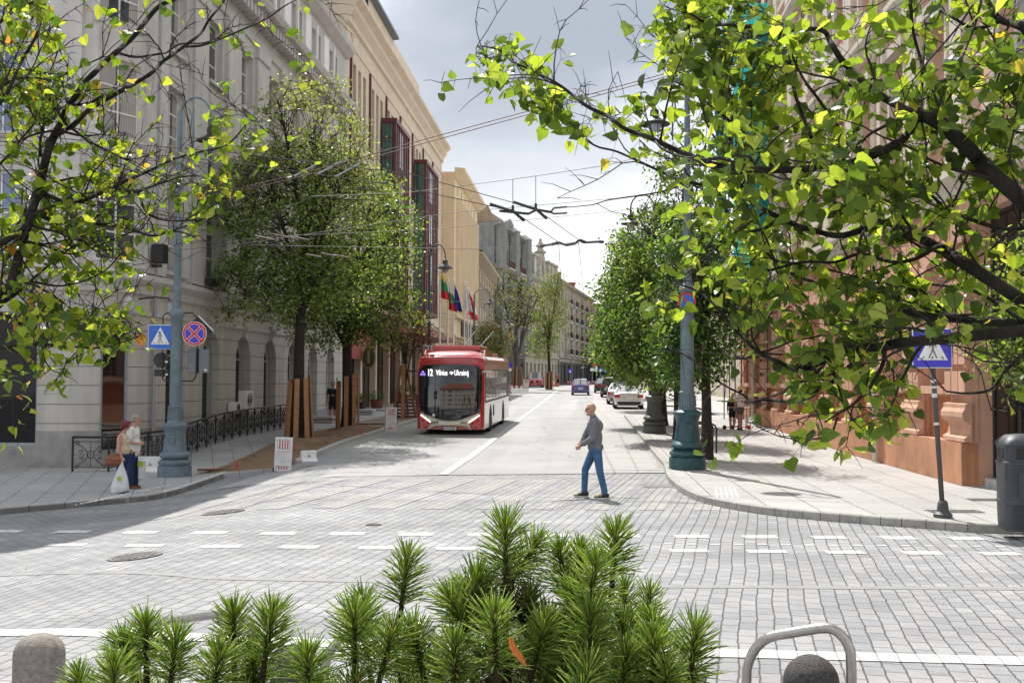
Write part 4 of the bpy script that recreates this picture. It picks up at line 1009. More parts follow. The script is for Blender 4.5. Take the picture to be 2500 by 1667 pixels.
for m in mids:
    rb.window(m,2.15,1.24,2.75,2,2,'frame_grey','glass',depth=.33,arch=True)
    for z0,z1 in ((7.6,10.4),(12.4,15.0),(17.2,19.8)): rb.window(m,z0,1.24,z1-z0,2,2,'frame_white','glass_pale',depth=.3)
for z0,z1 in ((7.6,10.4),(12.4,15.0),(17.2,19.8)): rb.window(sE2,z0,3.0,z1-z0,3,2,'frame_white','glass_pale',depth=.3)
rb.window(sE2,.12,L-.1-sE-.05,5.48,4,2,'frame_dark','glass_black',depth=.3,name='entrance_glazing')
mb=MB(); 
rb.sbox(mb,sE+.1,L-.15,-.28,-.1,.12,.3); mb.build('threshold','concrete',rb.o)
# plinth, piers with console rolls
zp=.98
mb=MB(); 
for a_,c_ in ((0,L*.30),(L*.30+.01,sE+.0)): rb.sbox(mb,a_,c_,.0,.32,-.3,zp)
rb.sbox(mb,sE-.0,sE+.05,0,.1,-.3,1.9)
mb.build('plinth','terracotta',rb.o)
cons=MB(); blk=MB(); sh=MB()
for p in piers:
    w_=.62; cons.mark(); blk.mark(); sh.mark()
    rb.sbox(sh,p-w_,p+w_,0,.14,zp,6.0)
    prof=[(.14,zp+.02),(.30,zp+.02),(.30,zp+.10),(.20,zp+.16),(.17,1.30),(.20,1.38),(.30,1.42),(.34,1.50),(.335,1.60),(.28,1.68),(.28,1.76),(.14,1.80)]
    rb.band(cons,prof,p-w_-.06,p+w_+.06)
    for z in frange(1.95,5.3,.62):
        for q in (-.44,.0,.44) if True else (): 
            rb.sbox(blk,p+q-.19,p+q+.19,.14,.27,z,z+.48)
sh.each('pier','terra_pink',rb.o); cons.each('console','terra_pink',rb.o); blk.each('rusticated_block','terra_pink',rb.o)
# voussoir wedges over arches + sills
mb=MB()
for m in mids:
    mb.mark()
    for k in range(-3,4):
        a_=k*.38; c_=rb.mp(m+1.0*math.sin(a_)*1.0,-.12,4.28+.95*math.cos(a_)); rot=Matrix.Rotation(a_,3,'Y'); mb.box(c_,(.26,.24,.75),rot=rot)
mb.each('voussoir','terra_pink',rb.o)
mb=MB()
for m in mids: mb.mark(); rb.sbox(mb,m-.8,m+.8,.0,.26,1.95,2.12)
mb.each('window_sill','terra_pink',rb.o)
mb=MB()
rb.band(mb,[(0,6.0),(.30,6.05),(.30,6.25),(.5,6.4),(.5,6.6),(0,6.8)]); rb.band(mb,[(0,11.2),(.15,11.25),(.3,11.6),(.3,11.75),(0,11.85)]); rb.band(mb,[(0,16.0),(.15,16.05),(.3,16.35),(.3,16.5),(0,16.6)])
rb.band(mb,[(0,21.2),(.15,21.25),(.2,21.8),(.6,22.1),(.95,22.7),(.95,22.95),(0,23.15)])
mb.build('cornice','cream_trim',rb.o)
mb=MB()
for p in piers:
    for z0,z1 in ((6.8,11.2),(11.85,16.0),(16.6,21.2)):
        mb.mark(); rb.sbox(mb,p-.36,p+.36,0,.2,z0,z1); rb.sbox(mb,p-.46,p+.46,0,.28,z0,z0+.35); rb.sbox(mb,p-.46,p+.46,0,.28,z1-.35,z1)
mb.each('pilaster','cream_trim',rb.o)
mb=MB()
for m in mids+[sE2]:
    w_=.62 if m!=sE2 else 1.5
    for z0,z1 in ((7.6,10.4),(12.4,15.0),(17.2,19.8)):
        mb.mark(); rb.sbox(mb,m-w_-.16,m-w_,0,.12,z0,z1); rb.sbox(mb,m+w_,m+w_+.16,0,.12,z0,z1); rb.sbox(mb,m-w_-.3,m+w_+.3,0,.25,z1,z1+.25); rb.sbox(mb,m-w_-.25,m+w_+.25,0,.22,z0-.2,z0)
mb.each('window_surround','cream_trim',rb.o)
mb=MB(); mb.mark(); vpipe(rb,mb,rb.s_of_u(2176),.15,22,.085,.42); mb.mark(); vpipe(rb,mb,rb.s_of_u(1862),.15,22,.085,.42); mb.each('downpipe','cream_trim',rb.o)
mb=MB(); mb.quad(rb.mp(0,-.9,23.1),rb.mp(L,-.9,23.1),rb.mp(L,5,25.5),rb.mp(0,5,25.5)); mb.build('roof','roof_red',rb.o)
# wall spotlights
for k,(u,v) in enumerate(((2097,160),(2140,167))):
    s=rb.s_of_u(u); q=P(u,v,0.0001+ (rb.p0+Matrix.Rotation(rb.a,2)@Vector((s,-.7))).y); o=thing('spotlight',['grey cup spotlight high on the cream facade, left one','grey cup spotlight high on the cream facade, right one'][k],'spotlight',q,rb.a,'spotlights on the terracotta building')
    MB().lathe([(.12,-.2),(.17,-.1),(.17,.15),(.19,.2),(.15,.2)],n=12).build('lamp_cup','frame_grey',o); MB().beam((0,0,0),(0,.6,-.1),.04).build('arm','frame_grey',o)
# scaffold with teal netting at its far end
q=Vector((kx(50,RO),50)); o=thing('scaffold','scaffold tower wrapped in teal netting at the far end of the terracotta building','scaffold',(q.x,q.y,.25),rb.a)
mb=MB()
for x in (-3.2,-1.2,.8,2.8):
    for y in (-.15,-1.25): mb.tube([(x,y,0),(x,y,19)],.028,5)
for z in frange(1,19,2.0):
    for y in (-.15,-1.25): mb.tube([(-3.6,y,z),(3.2,y,z)],.025,5)
    for x in (-3.2,-1.2,.8,2.8): mb.tube([(x,-.1,z),(x,-1.6,z)],.025,5)
    mb.tube([(-3.2,-1.25,z),(-1.2,-1.25,z+2)],.02,5)
mb.build('scaffold_tube','iron_grey',o)
mb=MB()
for z in frange(3,18,2.0): mb.mark(); mb.bb(-3.2,2.8,-1.25,-.2,z+.03,z+.07)
mb.each('deck','wood',o)
def netcloth(par,x0,x1,y,z0,z1,wid,nx=16,nz=60,seed=1):
    mb=MB(); ids=[]; 
    for j in range(nz+1):
        t=j/nz; row=[]
        for i in range(nx+1):
            s_=i/nx; x=x0+(x1-x0)*s_; z=z0+(z1-z0)*t
            bul=.28*mnoise.noise(Vector((x*.5,z*.35,seed)))+.10*mnoise.noise(Vector((x*2.2,z*.8,seed+4)))
            row.append(mb.av((x+.18*mnoise.noise(Vector((z*.7,seed,s_*3))),y+bul,z)))
        ids.append(row)
    for j in range(nz):
        for i in range(nx): mb.af((ids[j][i],ids[j][i+1],ids[j+1][i+1],ids[j+1][i]))
    ob=mb.build('netting','netting',par,smooth=True); sd=ob.modifiers.new('thick','SOLIDIFY'); sd.thickness=.01; return ob
netcloth(o,-3.4,1.0,-1.55,5.2,18.4,0)
mb=MB(); ids=[]
for j in range(40):
    z=5.4+12.8*j/39; row=[]
    for i in range(7):
        y=-.1-1.5*i/6; row.append(mb.av((2.95+.25*mnoise.noise(Vector((y*1.5,z*.5,9))),y,z)))
    ids.append(row)
for j in range(39):
    for i in range(6): mb.af((ids[j][i],ids[j][i+1],ids[j+1][i+1],ids[j+1][i]))
ob=mb.build('side_netting','netting',o,smooth=True)
# pale house behind the viewpoint, seen mirrored in the windscreen and shop glass
b=Bld('opposite_house','cream house with red roof across the junction, mirrored in the bus windscreen','building',(22,-34),(-26,-36),0)
ops=[(s-.7,s+.7,z,z+1.8) for s in frange(2,b.L-2,3) for z in (1.2,4.6,8.0,11.2)]
b.wall(14.2,ops,['wall_cream'],D=12); 
for p_ in ops: b.window((p_[0]+p_[1])/2,p_[2],1.4,1.8,2,2)
mb=MB(); mb.quad((-.5,-.8,14.1),(b.L+.5,-.8,14.1),(b.L-6,6,19),(6,6,19)); mb.poly([(-.5,-.8,14.1),(6,6,19),(-.5,12,14.1)]); mb.poly([(b.L+.5,-.8,14.1),(b.L+.5,12,14.1),(b.L-6,6,19)]); mb.quad((6,6,19),(b.L-6,6,19),(b.L+.5,12,14.1),(-.5,12,14.1)); mb.build('roof','roof_red',b.o)
# ================= BUS ==========================================================
mat('bus_red',(.48,.018,.022),.22,var=.04,coat=.8,scale=2); mat('bus_cream',(.78,.72,.60),.25,var=.04,coat=.6); mat('bus_white',(.72,.69,.66),.28,var=.06,coat=.5); mat('bus_copper',(.36,.10,.055),.35,metal=.2,var=.12,scale=2,coat=.3); mat('bus_pink',(.50,.045,.045),.24,var=.05,coat=.8)
glass('windscreen',(.010,.011,.014),.02,.8); M['windscreen'].node_tree.nodes['Principled BSDF'].inputs['IOR'].default_value=1.6; M['windscreen'].node_tree.nodes['Bump'].inputs['Strength'].default_value=.02
mat('led',(.9,.85,.75),.3,emit=(1,.95,.85),es=2.0); mat('display',(.9,.9,.9),.3,emit=(1,1,1),es=.9); mat('display_violet',(.2,.15,.6),.3,emit=(.35,.28,1),es=.6); mat('chrome',(.6,.6,.6),.15,metal=1,var=.05)
mat('rubber',(.015,.015,.015),.8,var=.3); mat('rim',(.35,.35,.35),.35,metal=.8,var=.1)
mat('lamp_red',(.45,.01,.015),.2,var=.05,coat=.5); mat('lamp_orange',(.7,.22,.02),.3)
FX=lambda x,y,z: Matrix(((1,0,0,x),(0,0,-1,y),(0,1,0,z),(0,0,0,1)))     # lettering facing the viewer (-y)
def wheel(name,par,x,y,r,w,dual=False):
    ax=Matrix.Rotation(PI/2,3,'Y')
    t=MB(); t.lathe([(r*.62,-w/2),(r*.93,-w/2),(r,-w*.38),(r,w*.38),(r*.93,w/2),(r*.62,w/2)],c=(x,y,r),n=24,ax=ax); o=t.build(name,'rubber',par,smooth=False,auto=50)
    m=MB(); s_=1 if x>0 else -1
    m.lathe([(r*.62,-w/2+.02),(r*.58,w/2-.04 if True else 0),(r*.3,w/2-.06),(r*.25,w/2-.02),(.02,w/2-.02)] if s_>0 else [(.02,-w/2+.02),(r*.25,-w/2+.02),(r*.3,-w/2+.06),(r*.58,-w/2+.04),(r*.62,w/2-.02)],c=(x,y,r),n=20,ax=ax); m.build('rim','rim',o,auto=40); return o
def warped(name,poly,mk,par,t=.02,y0=-.03,fn=None,step=.12):
    """plate cut from a 2-d outline (x,z), curved to the bus front"""
    bm=bmesh.new(); f=bm.faces.new([bm.verts.new((x,0,z)) for x,z in poly]); r=bmesh.ops.extrude_face_region(bm,geom=[f])
    for v in [g for g in r['geom'] if isinstance(g,bmesh.types.BMVert)]: v.co.y=-t
    bmesh.ops.recalc_face_normals(bm,faces=bm.faces)
    slice_mesh(bm,xs=frange(-1.2,1.2,step),zs=frange(.2,3.3,.2))
    for v in bm.verts: v.co.y+=y0+fn(v.co.x,v.co.z)
    me=bpy.data.meshes.new(name); bm.to_mesh(me); bm.free(); me.materials.append(M[mk])
    for p in me.polygons: p.use_smooth=abs(p.normal.y)>.7
    o=bpy.data.objects.new(name,me); COL.objects.link(o); o.parent=par; return o
def make_bus():
    Y0=41.7; x0=atY(1099,Y0); bz=gz(x0,Y0)+.012
    o=thing('trolleybus','red and cream trolleybus with black windscreen and lit destination sign driving towards the viewer','bus',(x0,Y0,bz),-math.atan(.078))
    o.rotation_euler=(math.atan(.0115)*.9,0,-math.atan(.078))
    W_=1.275; Lb=12.0
    fn=lambda x,z: .20*abs(x/W_)**3.2+ .055*max(0,z-.9)**2
    # shell: rings along y
    sec=[(-1,.20),(-1,.55),(-1,1.12),(-1,1.2),(-1,2.42),(-1,2.72),(-.985,2.85),(-.93,2.96),(-.80,3.02),(-.4,3.05)]
    sec=[(a*W_,z) for a,z in sec]; sec=sec+[(-a,z) for a,z in sec[::-1]]
    mb=MB(); ys=[0.02,.06,.15,.32,.6,2.2,3.2,5,8.2,9.2,11.7,11.9,12.0]; rings=[]
    for y in ys:
        k=1.0
        if y<.32: k=1-.11*(1-(y/.32))**2
        if y>11.7: k=1-.05*(y-11.7)/.3
        ring=[]
        for x,z in sec:
            yy=y
            if y<.32: yy=y+fn(x*k,z)*(1-y/.32)
            zz=z
            if y<.6 and z>2.7: zz=2.7+(z-2.7)*max(.15,(y/.6)**.6)
            ring.append(mb.av((x*k,yy,zz)))
        rings.append(ring)
    n=len(sec)
    for r,q in zip(rings[:-1],rings[1:]):
        for k in range(n-1):
            zc=(sec[k][1]+sec[k+1][1])/2; side=abs(sec[k][0])>W_*.97
            mi=1 if (zc<1.17 and side and r is not rings[0] and r is not rings[1] and r is not rings[2]) else (2 if zc>2.4 and zc<2.9 and r not in rings[:3] else 0)
            mb.af((r[k],r[k+1],q[k+1],q[k]),mi)
        mb.af((r[n-1],r[0],q[0],q[n-1]),3)
    mb.af(rings[0][::-1],0); mb.af(rings[-1],0)
    mb.build('body',['bus_red','bus_white','bus_copper','black'],o,auto=35)
    # front plates
    black=[(-1.13,.86),(-.85,.74),(-.45,.60),(-.2,.555),(0,.545),(.2,.555),(.45,.60),(.85,.74),(1.13,.86),(1.19,1.3),(1.20,2.2),(1.17,2.45),(1.05,2.60),(.6,2.63),(-.6,2.63),(-1.05,2.60),(-1.17,2.45),(-1.20,2.2),(-1.19,1.3)]
    warped('windscreen',black,'windscreen',o,fn=fn,t=.02,y0=-.03)
    top=black[:9]
    cream=[(-1.13,.855),(-.85,.735),(-.45,.595),(-.2,.55),(0,.54),(.2,.55),(.45,.595),(.85,.735),(1.13,.855),(1.0,.70),(.74,.52),(.71,.45),(.84,.20),(.76,.20),(.62,.30),(.45,.345),(0,.36),(-.45,.345),(-.62,.30),(-.76,.20),(-.84,.20),(-.71,.45),(-.74,.52),(-1.0,.70)]
    warped('front_panel',cream,'bus_cream',o,fn=fn,t=.012,y0=-.03)
    line=[(-1.0,.775),(-.5,.575),(0,.50),(.5,.575),(1.0,.775),(1.0,.765),(.5,.563),(0,.488),(-.5,.563),(-1.0,.765)]
    warped('trim_line',line,'black',o,fn=fn,t=.004,y0=-.044)
    for s_ in (-1,1):
        hl=MB()
        for i in range(8):
            x=s_*(1.10-.36*i/7); z=.735-.25*i/7; hl.lathe([(.027,0),(.024,.02)],c=(x,fn(x,z)-.035,z),n=10,ax=Matrix.Rotation(PI/2,3,'X'))
        h=hl.build('headlight','led',o)
        g=MB()
        for x,z,r in ((1.03,.55,.045),(.84,.46,.04),(.95,.29,.035)):
            g.mark(); g.lathe([(r*1.3,0),(r*1.25,.015),(r,.018),(r*.95,.008),(.005,.012)],c=(s_*x,fn(x,z)-.028,z),n=14,ax=Matrix.Rotation(PI/2,3,'X'))
        g.each('fog_lamp','lamp_red',h)
    pl=MB().box((0,-.05,.245),(.52,.015,.115)).build('number_plate','white',o); MB().box((-.235,-.062,.245),(.045,.008,.11)).build('plate_band','sign_blue',pl)
    text_mesh('EC5208',.115,'lettering','black',pl,FX(.02,-.06,.243))
    text_mesh('VVT',.135,'lettering','black',o,FX(-.57,-.065,.455),sx=1.35,bold=.004); text_mesh('1816',.13,'lettering','black',o,FX(.53,-.065,.47))
    e=MB(); e.lathe([(.058,0),(.058,.012),(.045,.014),(.043,.006),(.005,.006)],c=(-.6,fn(.6,.74)-.055,.735),n=20,ax=Matrix.Rotation(PI/2,3,'X')); e.box((-.6,-.045,.735),(.05,.01,.014)); e.box((-.59,-.045,.735),(.012,.01,.05)); e.build('emblem','chrome',o)
    d=text_mesh('12',.36,'destination_display','display',o,FX(-.77,.06,2.33),bold=.006,sx=.60,depth=.03)
    text_mesh('Vilnius',.30,'destination_word','display',d,FX(-.32,.05,2.33),sx=.56,depth=.03); text_mesh('Ukrain\u0105',.30,'destination_word','display',d,FX(.43,.05,2.33),sx=.56,depth=.03)
    hp=[(.07*16*math.sin(t)**3/16,.07*(13*math.cos(t)-5*math.cos(2*t)-2*math.cos(3*t)-math.cos(4*t))/16) for t in [2*PI*i/28 for i in range(28)]]
    MB().prism(hp,(.055,-.0,2.33),(1,0,0),(0,0,1),(0,.02,0)).build('heart_symbol','display',d)
    g=MB()
    for a_ in (90,210,330):
        g.ell((-1.05+.062*math.cos(R(a_)),.10,2.30+.062*math.sin(R(a_))),(.05,.03,.05),12,6)
    g.build('operator_logo','display_violet',d)
    # wipers
    g=MB(); g.tube([(-.6,-.06,.83),(-.1,-.07,.95),(.5,-.065,1.0)],.012,5); g.mark(); g.tube([(.5,-.06,.83),(.2,-.07,.9),(-.4,-.065,.93)],.012,5); g.marks.insert(0,(0,0)); g.each('wiper','black',o)
    # roof cowl (domed front) and equipment boxes
    mb=MB(); rings=[]
    for j,(y,zt,w_) in enumerate(((.05,2.66,1.20),(.09,2.76,1.215),(.2,2.90,1.22),(.45,3.06,1.21),(.8,3.16,1.18),(1.3,3.20,1.15),(4.1,3.20,1.12),(4.35,3.05,1.16))):
        ring=[]
        for k in range(15):
            a_=PI*k/14; cx=math.cos(a_); sx_=math.sin(a_)
            x=-w_*(abs(cx)**.42)*(1 if cx>0 else -1); z=2.64+(zt-2.64)*(sx_**.45)
            ring.append(mb.av((x,y+ (fn(x,2.6)*max(0,1-y/.5)),z)))
        rings.append(ring)
    for r,q in zip(rings[:-1],rings[1:]):
        for k in range(14): mb.af((r[k],q[k],q[k+1],r[k+1]))
    mb.af(rings[0]); mb.af(rings[-1][::-1]); mb.build('roof_cowl','bus_pink',o,auto=40)
    mb=MB(); mb.box((.0,3.4,3.30),(1.9,2.6,.22)); mb.box((.0,8.0,3.1),(1.8,4.0,.18)); mb.build('roof_equipment','bus_pink',o,bevel=.04)
    for s_ in (-1,1):
        mb=MB(); mb.prism([(1.2,2.98),(1.5,3.22),(4.2,3.22),(4.7,2.98)],(s_*1.16-.02,0,0),(0,1,0),(0,0,1),(.04,0,0)); mb.prism([(10.2,2.98),(10.3,3.15),(11.7,3.15),(11.8,2.98)],(s_*1.16-.02,0,0),(0,1,0),(0,0,1),(.04,0,0))
        for i in range(8): mb.box((s_*1.185,1.8+i*.33,3.1),(.015,.05,.2))
        mb.build('roof_fairing','bus_copper',o)
    # trolley poles lying back
    mb=MB()
    for x in (-.35,.35): mb.tube([(x,6.2,3.3),(x*1.3,12.4,4.3)],.03,6)
    mb.box((0,6.2,3.2),(1.0,.5,.25)); mb.build('trolley_pole','iron_grey',o)
    # side windows + doors
    for s_ in (-1,1):
        mb=MB(); mb.box((s_*1.277,6.05,1.82),(.012,11.0,1.26)); band_=mb.build('window_band','black',o)
        y=.75
        for wd in (1.0,1.45,1.45,1.45,1.45,1.45,1.0):
            MB().box((s_*1.285,y+wd/2,1.84),(.012,wd-.09,1.12)).build('side_window','glass',band_); y+=wd+.03
    # wheel arches and wheels
    for y in (2.72,8.6):
        for s_ in (-1,1):
            P_=[(y-.62*math.cos(PI*k/12),.28+.86*math.sin(PI*k/12)*.92) for k in range(13)]
            MB().prism([(a_,z) for a_,z in P_]+[(y+.62,.2),(y-.62,.2)],(s_*1.278-.004,0,0),(0,1,0),(0,0,1),(.008,0,0)).build('wheel_arch','black',o)
            wheel('wheel',o,s_*1.145,y,.48,.28)
    mb=MB(); mb.box((0,6,.28),(2.3,11.4,.16)); mb.build('underbody','black',o)
    mb=MB(); mb.box((1.285,4.0,.80),(.012,.42,.42)); mb.build('side_hatch','black',o)
    for s_ in (-1,1):
        m=MB(); m.tube([(s_*1.2,.18,2.38),(s_*1.42,.02,2.40),(s_*1.5,-.05,2.36)],.018,5); m.box((s_*1.44,-.03,2.40),(.3,.09,.05)); m.build('camera_mirror','black' if s_<0 else 'frame_white',o)
    mb=MB(); mb.box((1.29,.45,1.1),(.01,.6,.02)); 
    return o
make_bus()
# ================= CARS =========================================================
def car(name,label,col,x,y,rz,L,W,H,kind,group=None,rear=True):
    """kind: sedan, hatch, suv, van; local y runs backwards->forwards, rear at -y faces the viewer if rear"""
    o=thing(name,label,'van' if kind=='van' else 'car',(x,y,gz(x,y)+.02),rz,group)
    o.rotation_euler=(math.atan(.0115)*(1 if y<150 else 0),0,rz)
    h=L/2; w=W/2; zb=H*.56
    # stations: y, half width, z lower edge, belt z, roof z, roof half width, glassflag of the span to the NEXT station
    if kind=='sedan': st=[(-h,.80,.36,.62,.66,.72,0),(-h+.06,.94,.26,.92,.97,.80,0),(-h+.22,.97,.24,1.0,1.03,.82,0),(-h+.55,.99,.24,1.01,1.06,.80,2),(-h+1.35,1,.24,.98,H-.03,.66,1),(-h+2.2,1,.24,.95,H,.68,1),(-h+2.75,1,.24,.93,H-.06,.66,2),(h-1.35,.99,.24,.92,.98,.80,0),(h-.5,.96,.24,.80,.86,.75,0),(h-.08,.88,.3,.62,.70,.66,0),(h,.74,.36,.55,.6,.6,0)]
    elif kind=='hatch': st=[(-h,.84,.38,.60,.63,.74,0),(-h+.05,.95,.28,.88,.92,.80,0),(-h+.12,.97,.26,.93,.98,.80,2),(-h+.62,.99,.24,.93,H-.06,.66,1),(-h+1.2,1,.24,.92,H,.68,1),(0.15,1,.24,.90,H-.04,.66,2),(h-.95,.98,.24,.90,.96,.78,0),(h-.35,.95,.26,.76,.82,.7,0),(h,.8,.34,.5,.6,.6,0)]
    elif kind=='suv': st=[(-h,.88,.45,.70,.74,.78,0),(-h+.05,.97,.34,1.02,1.07,.84,0),(-h+.14,.98,.32,1.10,1.14,.86,2),(-h+.5,1,.3,1.10,H-.06,.72,1),(-h+1.3,1,.3,1.06,H,.74,1),(.3,1,.3,1.04,H-.03,.72,2),(h-1.3,.99,.3,1.02,1.08,.84,0),(h-.3,.95,.32,.92,.98,.8,0),(h,.82,.4,.62,.7,.7,0)]
    else: st=[(-h,.90,.34,.66,.72,.80,0),(-h+.05,.96,.28,.92,.96,.84,0),(-h+.42,.98,.26,1.06,1.12,.86,2),(-h+1.15,1,.24,1.08,H-.08,.74,1),(-h+1.8,1,.24,1.08,H,.76,1),(h-.2,1,.24,1.08,H-.03,.75,0),(h-.02,.98,.3,1.06,H-.12,.74,0),(h,.95,.34,1.0,1.2,.8,0)]
    bd=MB(); gl=MB(); rings=[]
    def ring(mb,s_):
        y_,k,z0,zbl,zr,rw,_=s_; wk=w*k; r_=w*rw; zm=(z0+zbl)/2
        pts=[(-wk*.93,z0),(-wk,z0+.10),(-wk*1.0,zm),(-wk*.965,zbl),(-r_,zr-.05),(-r_*.85,zr),(0,zr+.025),(r_*.85,zr),(r_,zr-.05),(wk*.965,zbl),(wk,zm),(wk,z0+.10),(wk*.93,z0)]
        return [mb.av((x_,y_,z_)) for x_,z_ in pts]
    A=[ring(bd,s_) for s_ in st]; Bq=[ring(gl,s_) for s_ in st]
    for i in range(len(st)-1):
        fl=st[i][6]
        for k in range(12):
            isg=(fl and k in (3,8)) or (fl==2 and k in (4,5,6,7))
            if isg and (st[i][4]-st[i][3]>.2 or st[i+1][4]-st[i+1][3]>.2): gl.af((Bq[i][k],Bq[i][k+1],Bq[i+1][k+1],Bq[i+1][k]))
            else: bd.af((A[i][k],A[i][k+1],A[i+1][k+1],A[i+1][k]))
        bd.af((A[i][12],A[i][0],A[i+1][0],A[i+1][12]))
    bd.af(A[0][::-1]); bd.af(A[-1]); 
    b_=bd.build('body',col,o,smooth=True); b_.modifiers.new('bevel','BEVEL').width=.02
    gl.build('window','glass' ,o,smooth=False)
    # pillars
    mb=MB()
    for sx in (-1,1):
        for i in (3 if kind=='sedan' else 2,):
            s_=st[i];q=st[i+1]; mb.mark(); mb.beam((sx*w*s_[1]*.93,s_[0]-.01,s_[3]+.02),(sx*w*q[5]*.98,q[0]-.02,q[4]-.03),.07,.05)
    mb.each('pillar',col,o)
    e=-1; yf=-h
    lz=.80 if kind!='suv' else 1.0
    if rear:
        for sx in (-1,1):
            m=MB(); m.box((sx*w*.78,yf+.045,lz),(w*.36,.10,.17),rz=sx*.25); m.build('tail_light','lamp_red',o,bevel=.02)
    else:
        for sx in (-1,1):
            m=MB(); m.box((sx*w*.74,yf+.10,lz-.02),(w*.36,.14,.18),rz=sx*.3); m.build('headlight','glass_pale',o,bevel=.02)
        MB().box((0,yf+.01,.74),(w*1.0,.05,.12)).build('grille','black',o); MB().lathe([(.09,0),(.09,.03)],c=(0,yf-.01,.76),n=16,ax=Matrix.Rotation(PI/2,3,'X')).build('emblem','chrome',o)
    z_p=.68 if rear and kind=='sedan' else (.62 if rear else .45)
    p_=MB().box((0,yf-.015,z_p),(.50,.03,.115)).build('number_plate','white',o); MB().box((-.23,yf-.032,z_p),(.04,.006,.11)).build('plate_band','sign_blue',p_)
    MB().box((0,yf+.0,.38),(w*1.55,.12,.16)).build('bumper','black' if kind in('sedan','suv') else col,o,bevel=.03)
    MB().box((0,0,.26),(w*1.8,L*.93,.12)).build('underbody','black',o)
    for yy in (-h+.85,h-.9):
        for sx in (-1,1):
            wheel('wheel',o,sx*(w-.10),yy,.32 if kind!='suv' else .36,.21)
            MB().prism([(yy-.38*math.cos(PI*k/10),.30+.38*math.sin(PI*k/10)) for k in range(11)],(sx*(w+.001)-.004,0,0),(0,1,0),(0,0,1),(.008,0,0)).build('wheel_arch','black',o)
    for sx in (-1,1):
        m=MB(); m.box((sx*(w+.10),h-1.75 if rear else -h+1.15,1.02 if kind!='van' else 1.2),(.2,.1,.14)); m.build('mirror',col if kind!='van' else 'black',o,bevel=.03)
    if kind=='sedan':
        mb=MB(); mb.box((0,-h+2.4,H+.09),(.02,.12,.1)); mb.build('aerial','black',o)
    return o
mat('paint_white',(.70,.70,.70),.18,var=.02,coat=1); mat('paint_silver',(.42,.43,.45),.25,metal=.5,var=.03,coat=1); mat('paint_black',(.018,.018,.022),.15,var=.02,coat=1); mat('paint_violet',(.11,.10,.30),.25,metal=.3,var=.03,coat=1); mat('paint_red',(.40,.012,.035),.2,var=.03,coat=1)
def place_car(u,Y,*a,**k): return atY(u,Y),Y
g_='cars parked along the right kerb'; rzS=-math.atan(K)
x=atY(1541,68.5); car('parked_car','white saloon parked nearest the viewer at the right kerb','paint_white',x,70.6,rzS,4.6,1.84,1.46,'sedan',g_)
x=atY(1519,77); car('parked_car','silver car parked in front of the white saloon','paint_silver',x,78.8,rzS,4.4,1.8,1.45,'sedan',g_)
x=atY(1516,86); car('parked_car','grey saloon partly hidden beyond the silver car','paint_silver',x,86.8,rzS,4.4,1.8,1.45,'sedan',g_)
x=atY(1496,96); car('parked_suv','black off-roader with red rear lamps at the right kerb','paint_black',x,97,rzS,4.5,1.95,1.72,'suv',g_)
x=atY(1479,110); car('parked_car','dark car just visible beyond the black off-roader','paint_black',x,113,rzS,4.3,1.85,1.5,'hatch',g_)
x=atY(1419,103); car('hatchback','small violet blue hatchback driving away up the street','paint_violet',x,104,rzS,3.7,1.68,1.52,'hatch')
x=atY(1309,138); car('van','dark red van facing the viewer at the left kerb','paint_red',x,141,rzS,4.9,1.95,1.98,'van',rear=False)

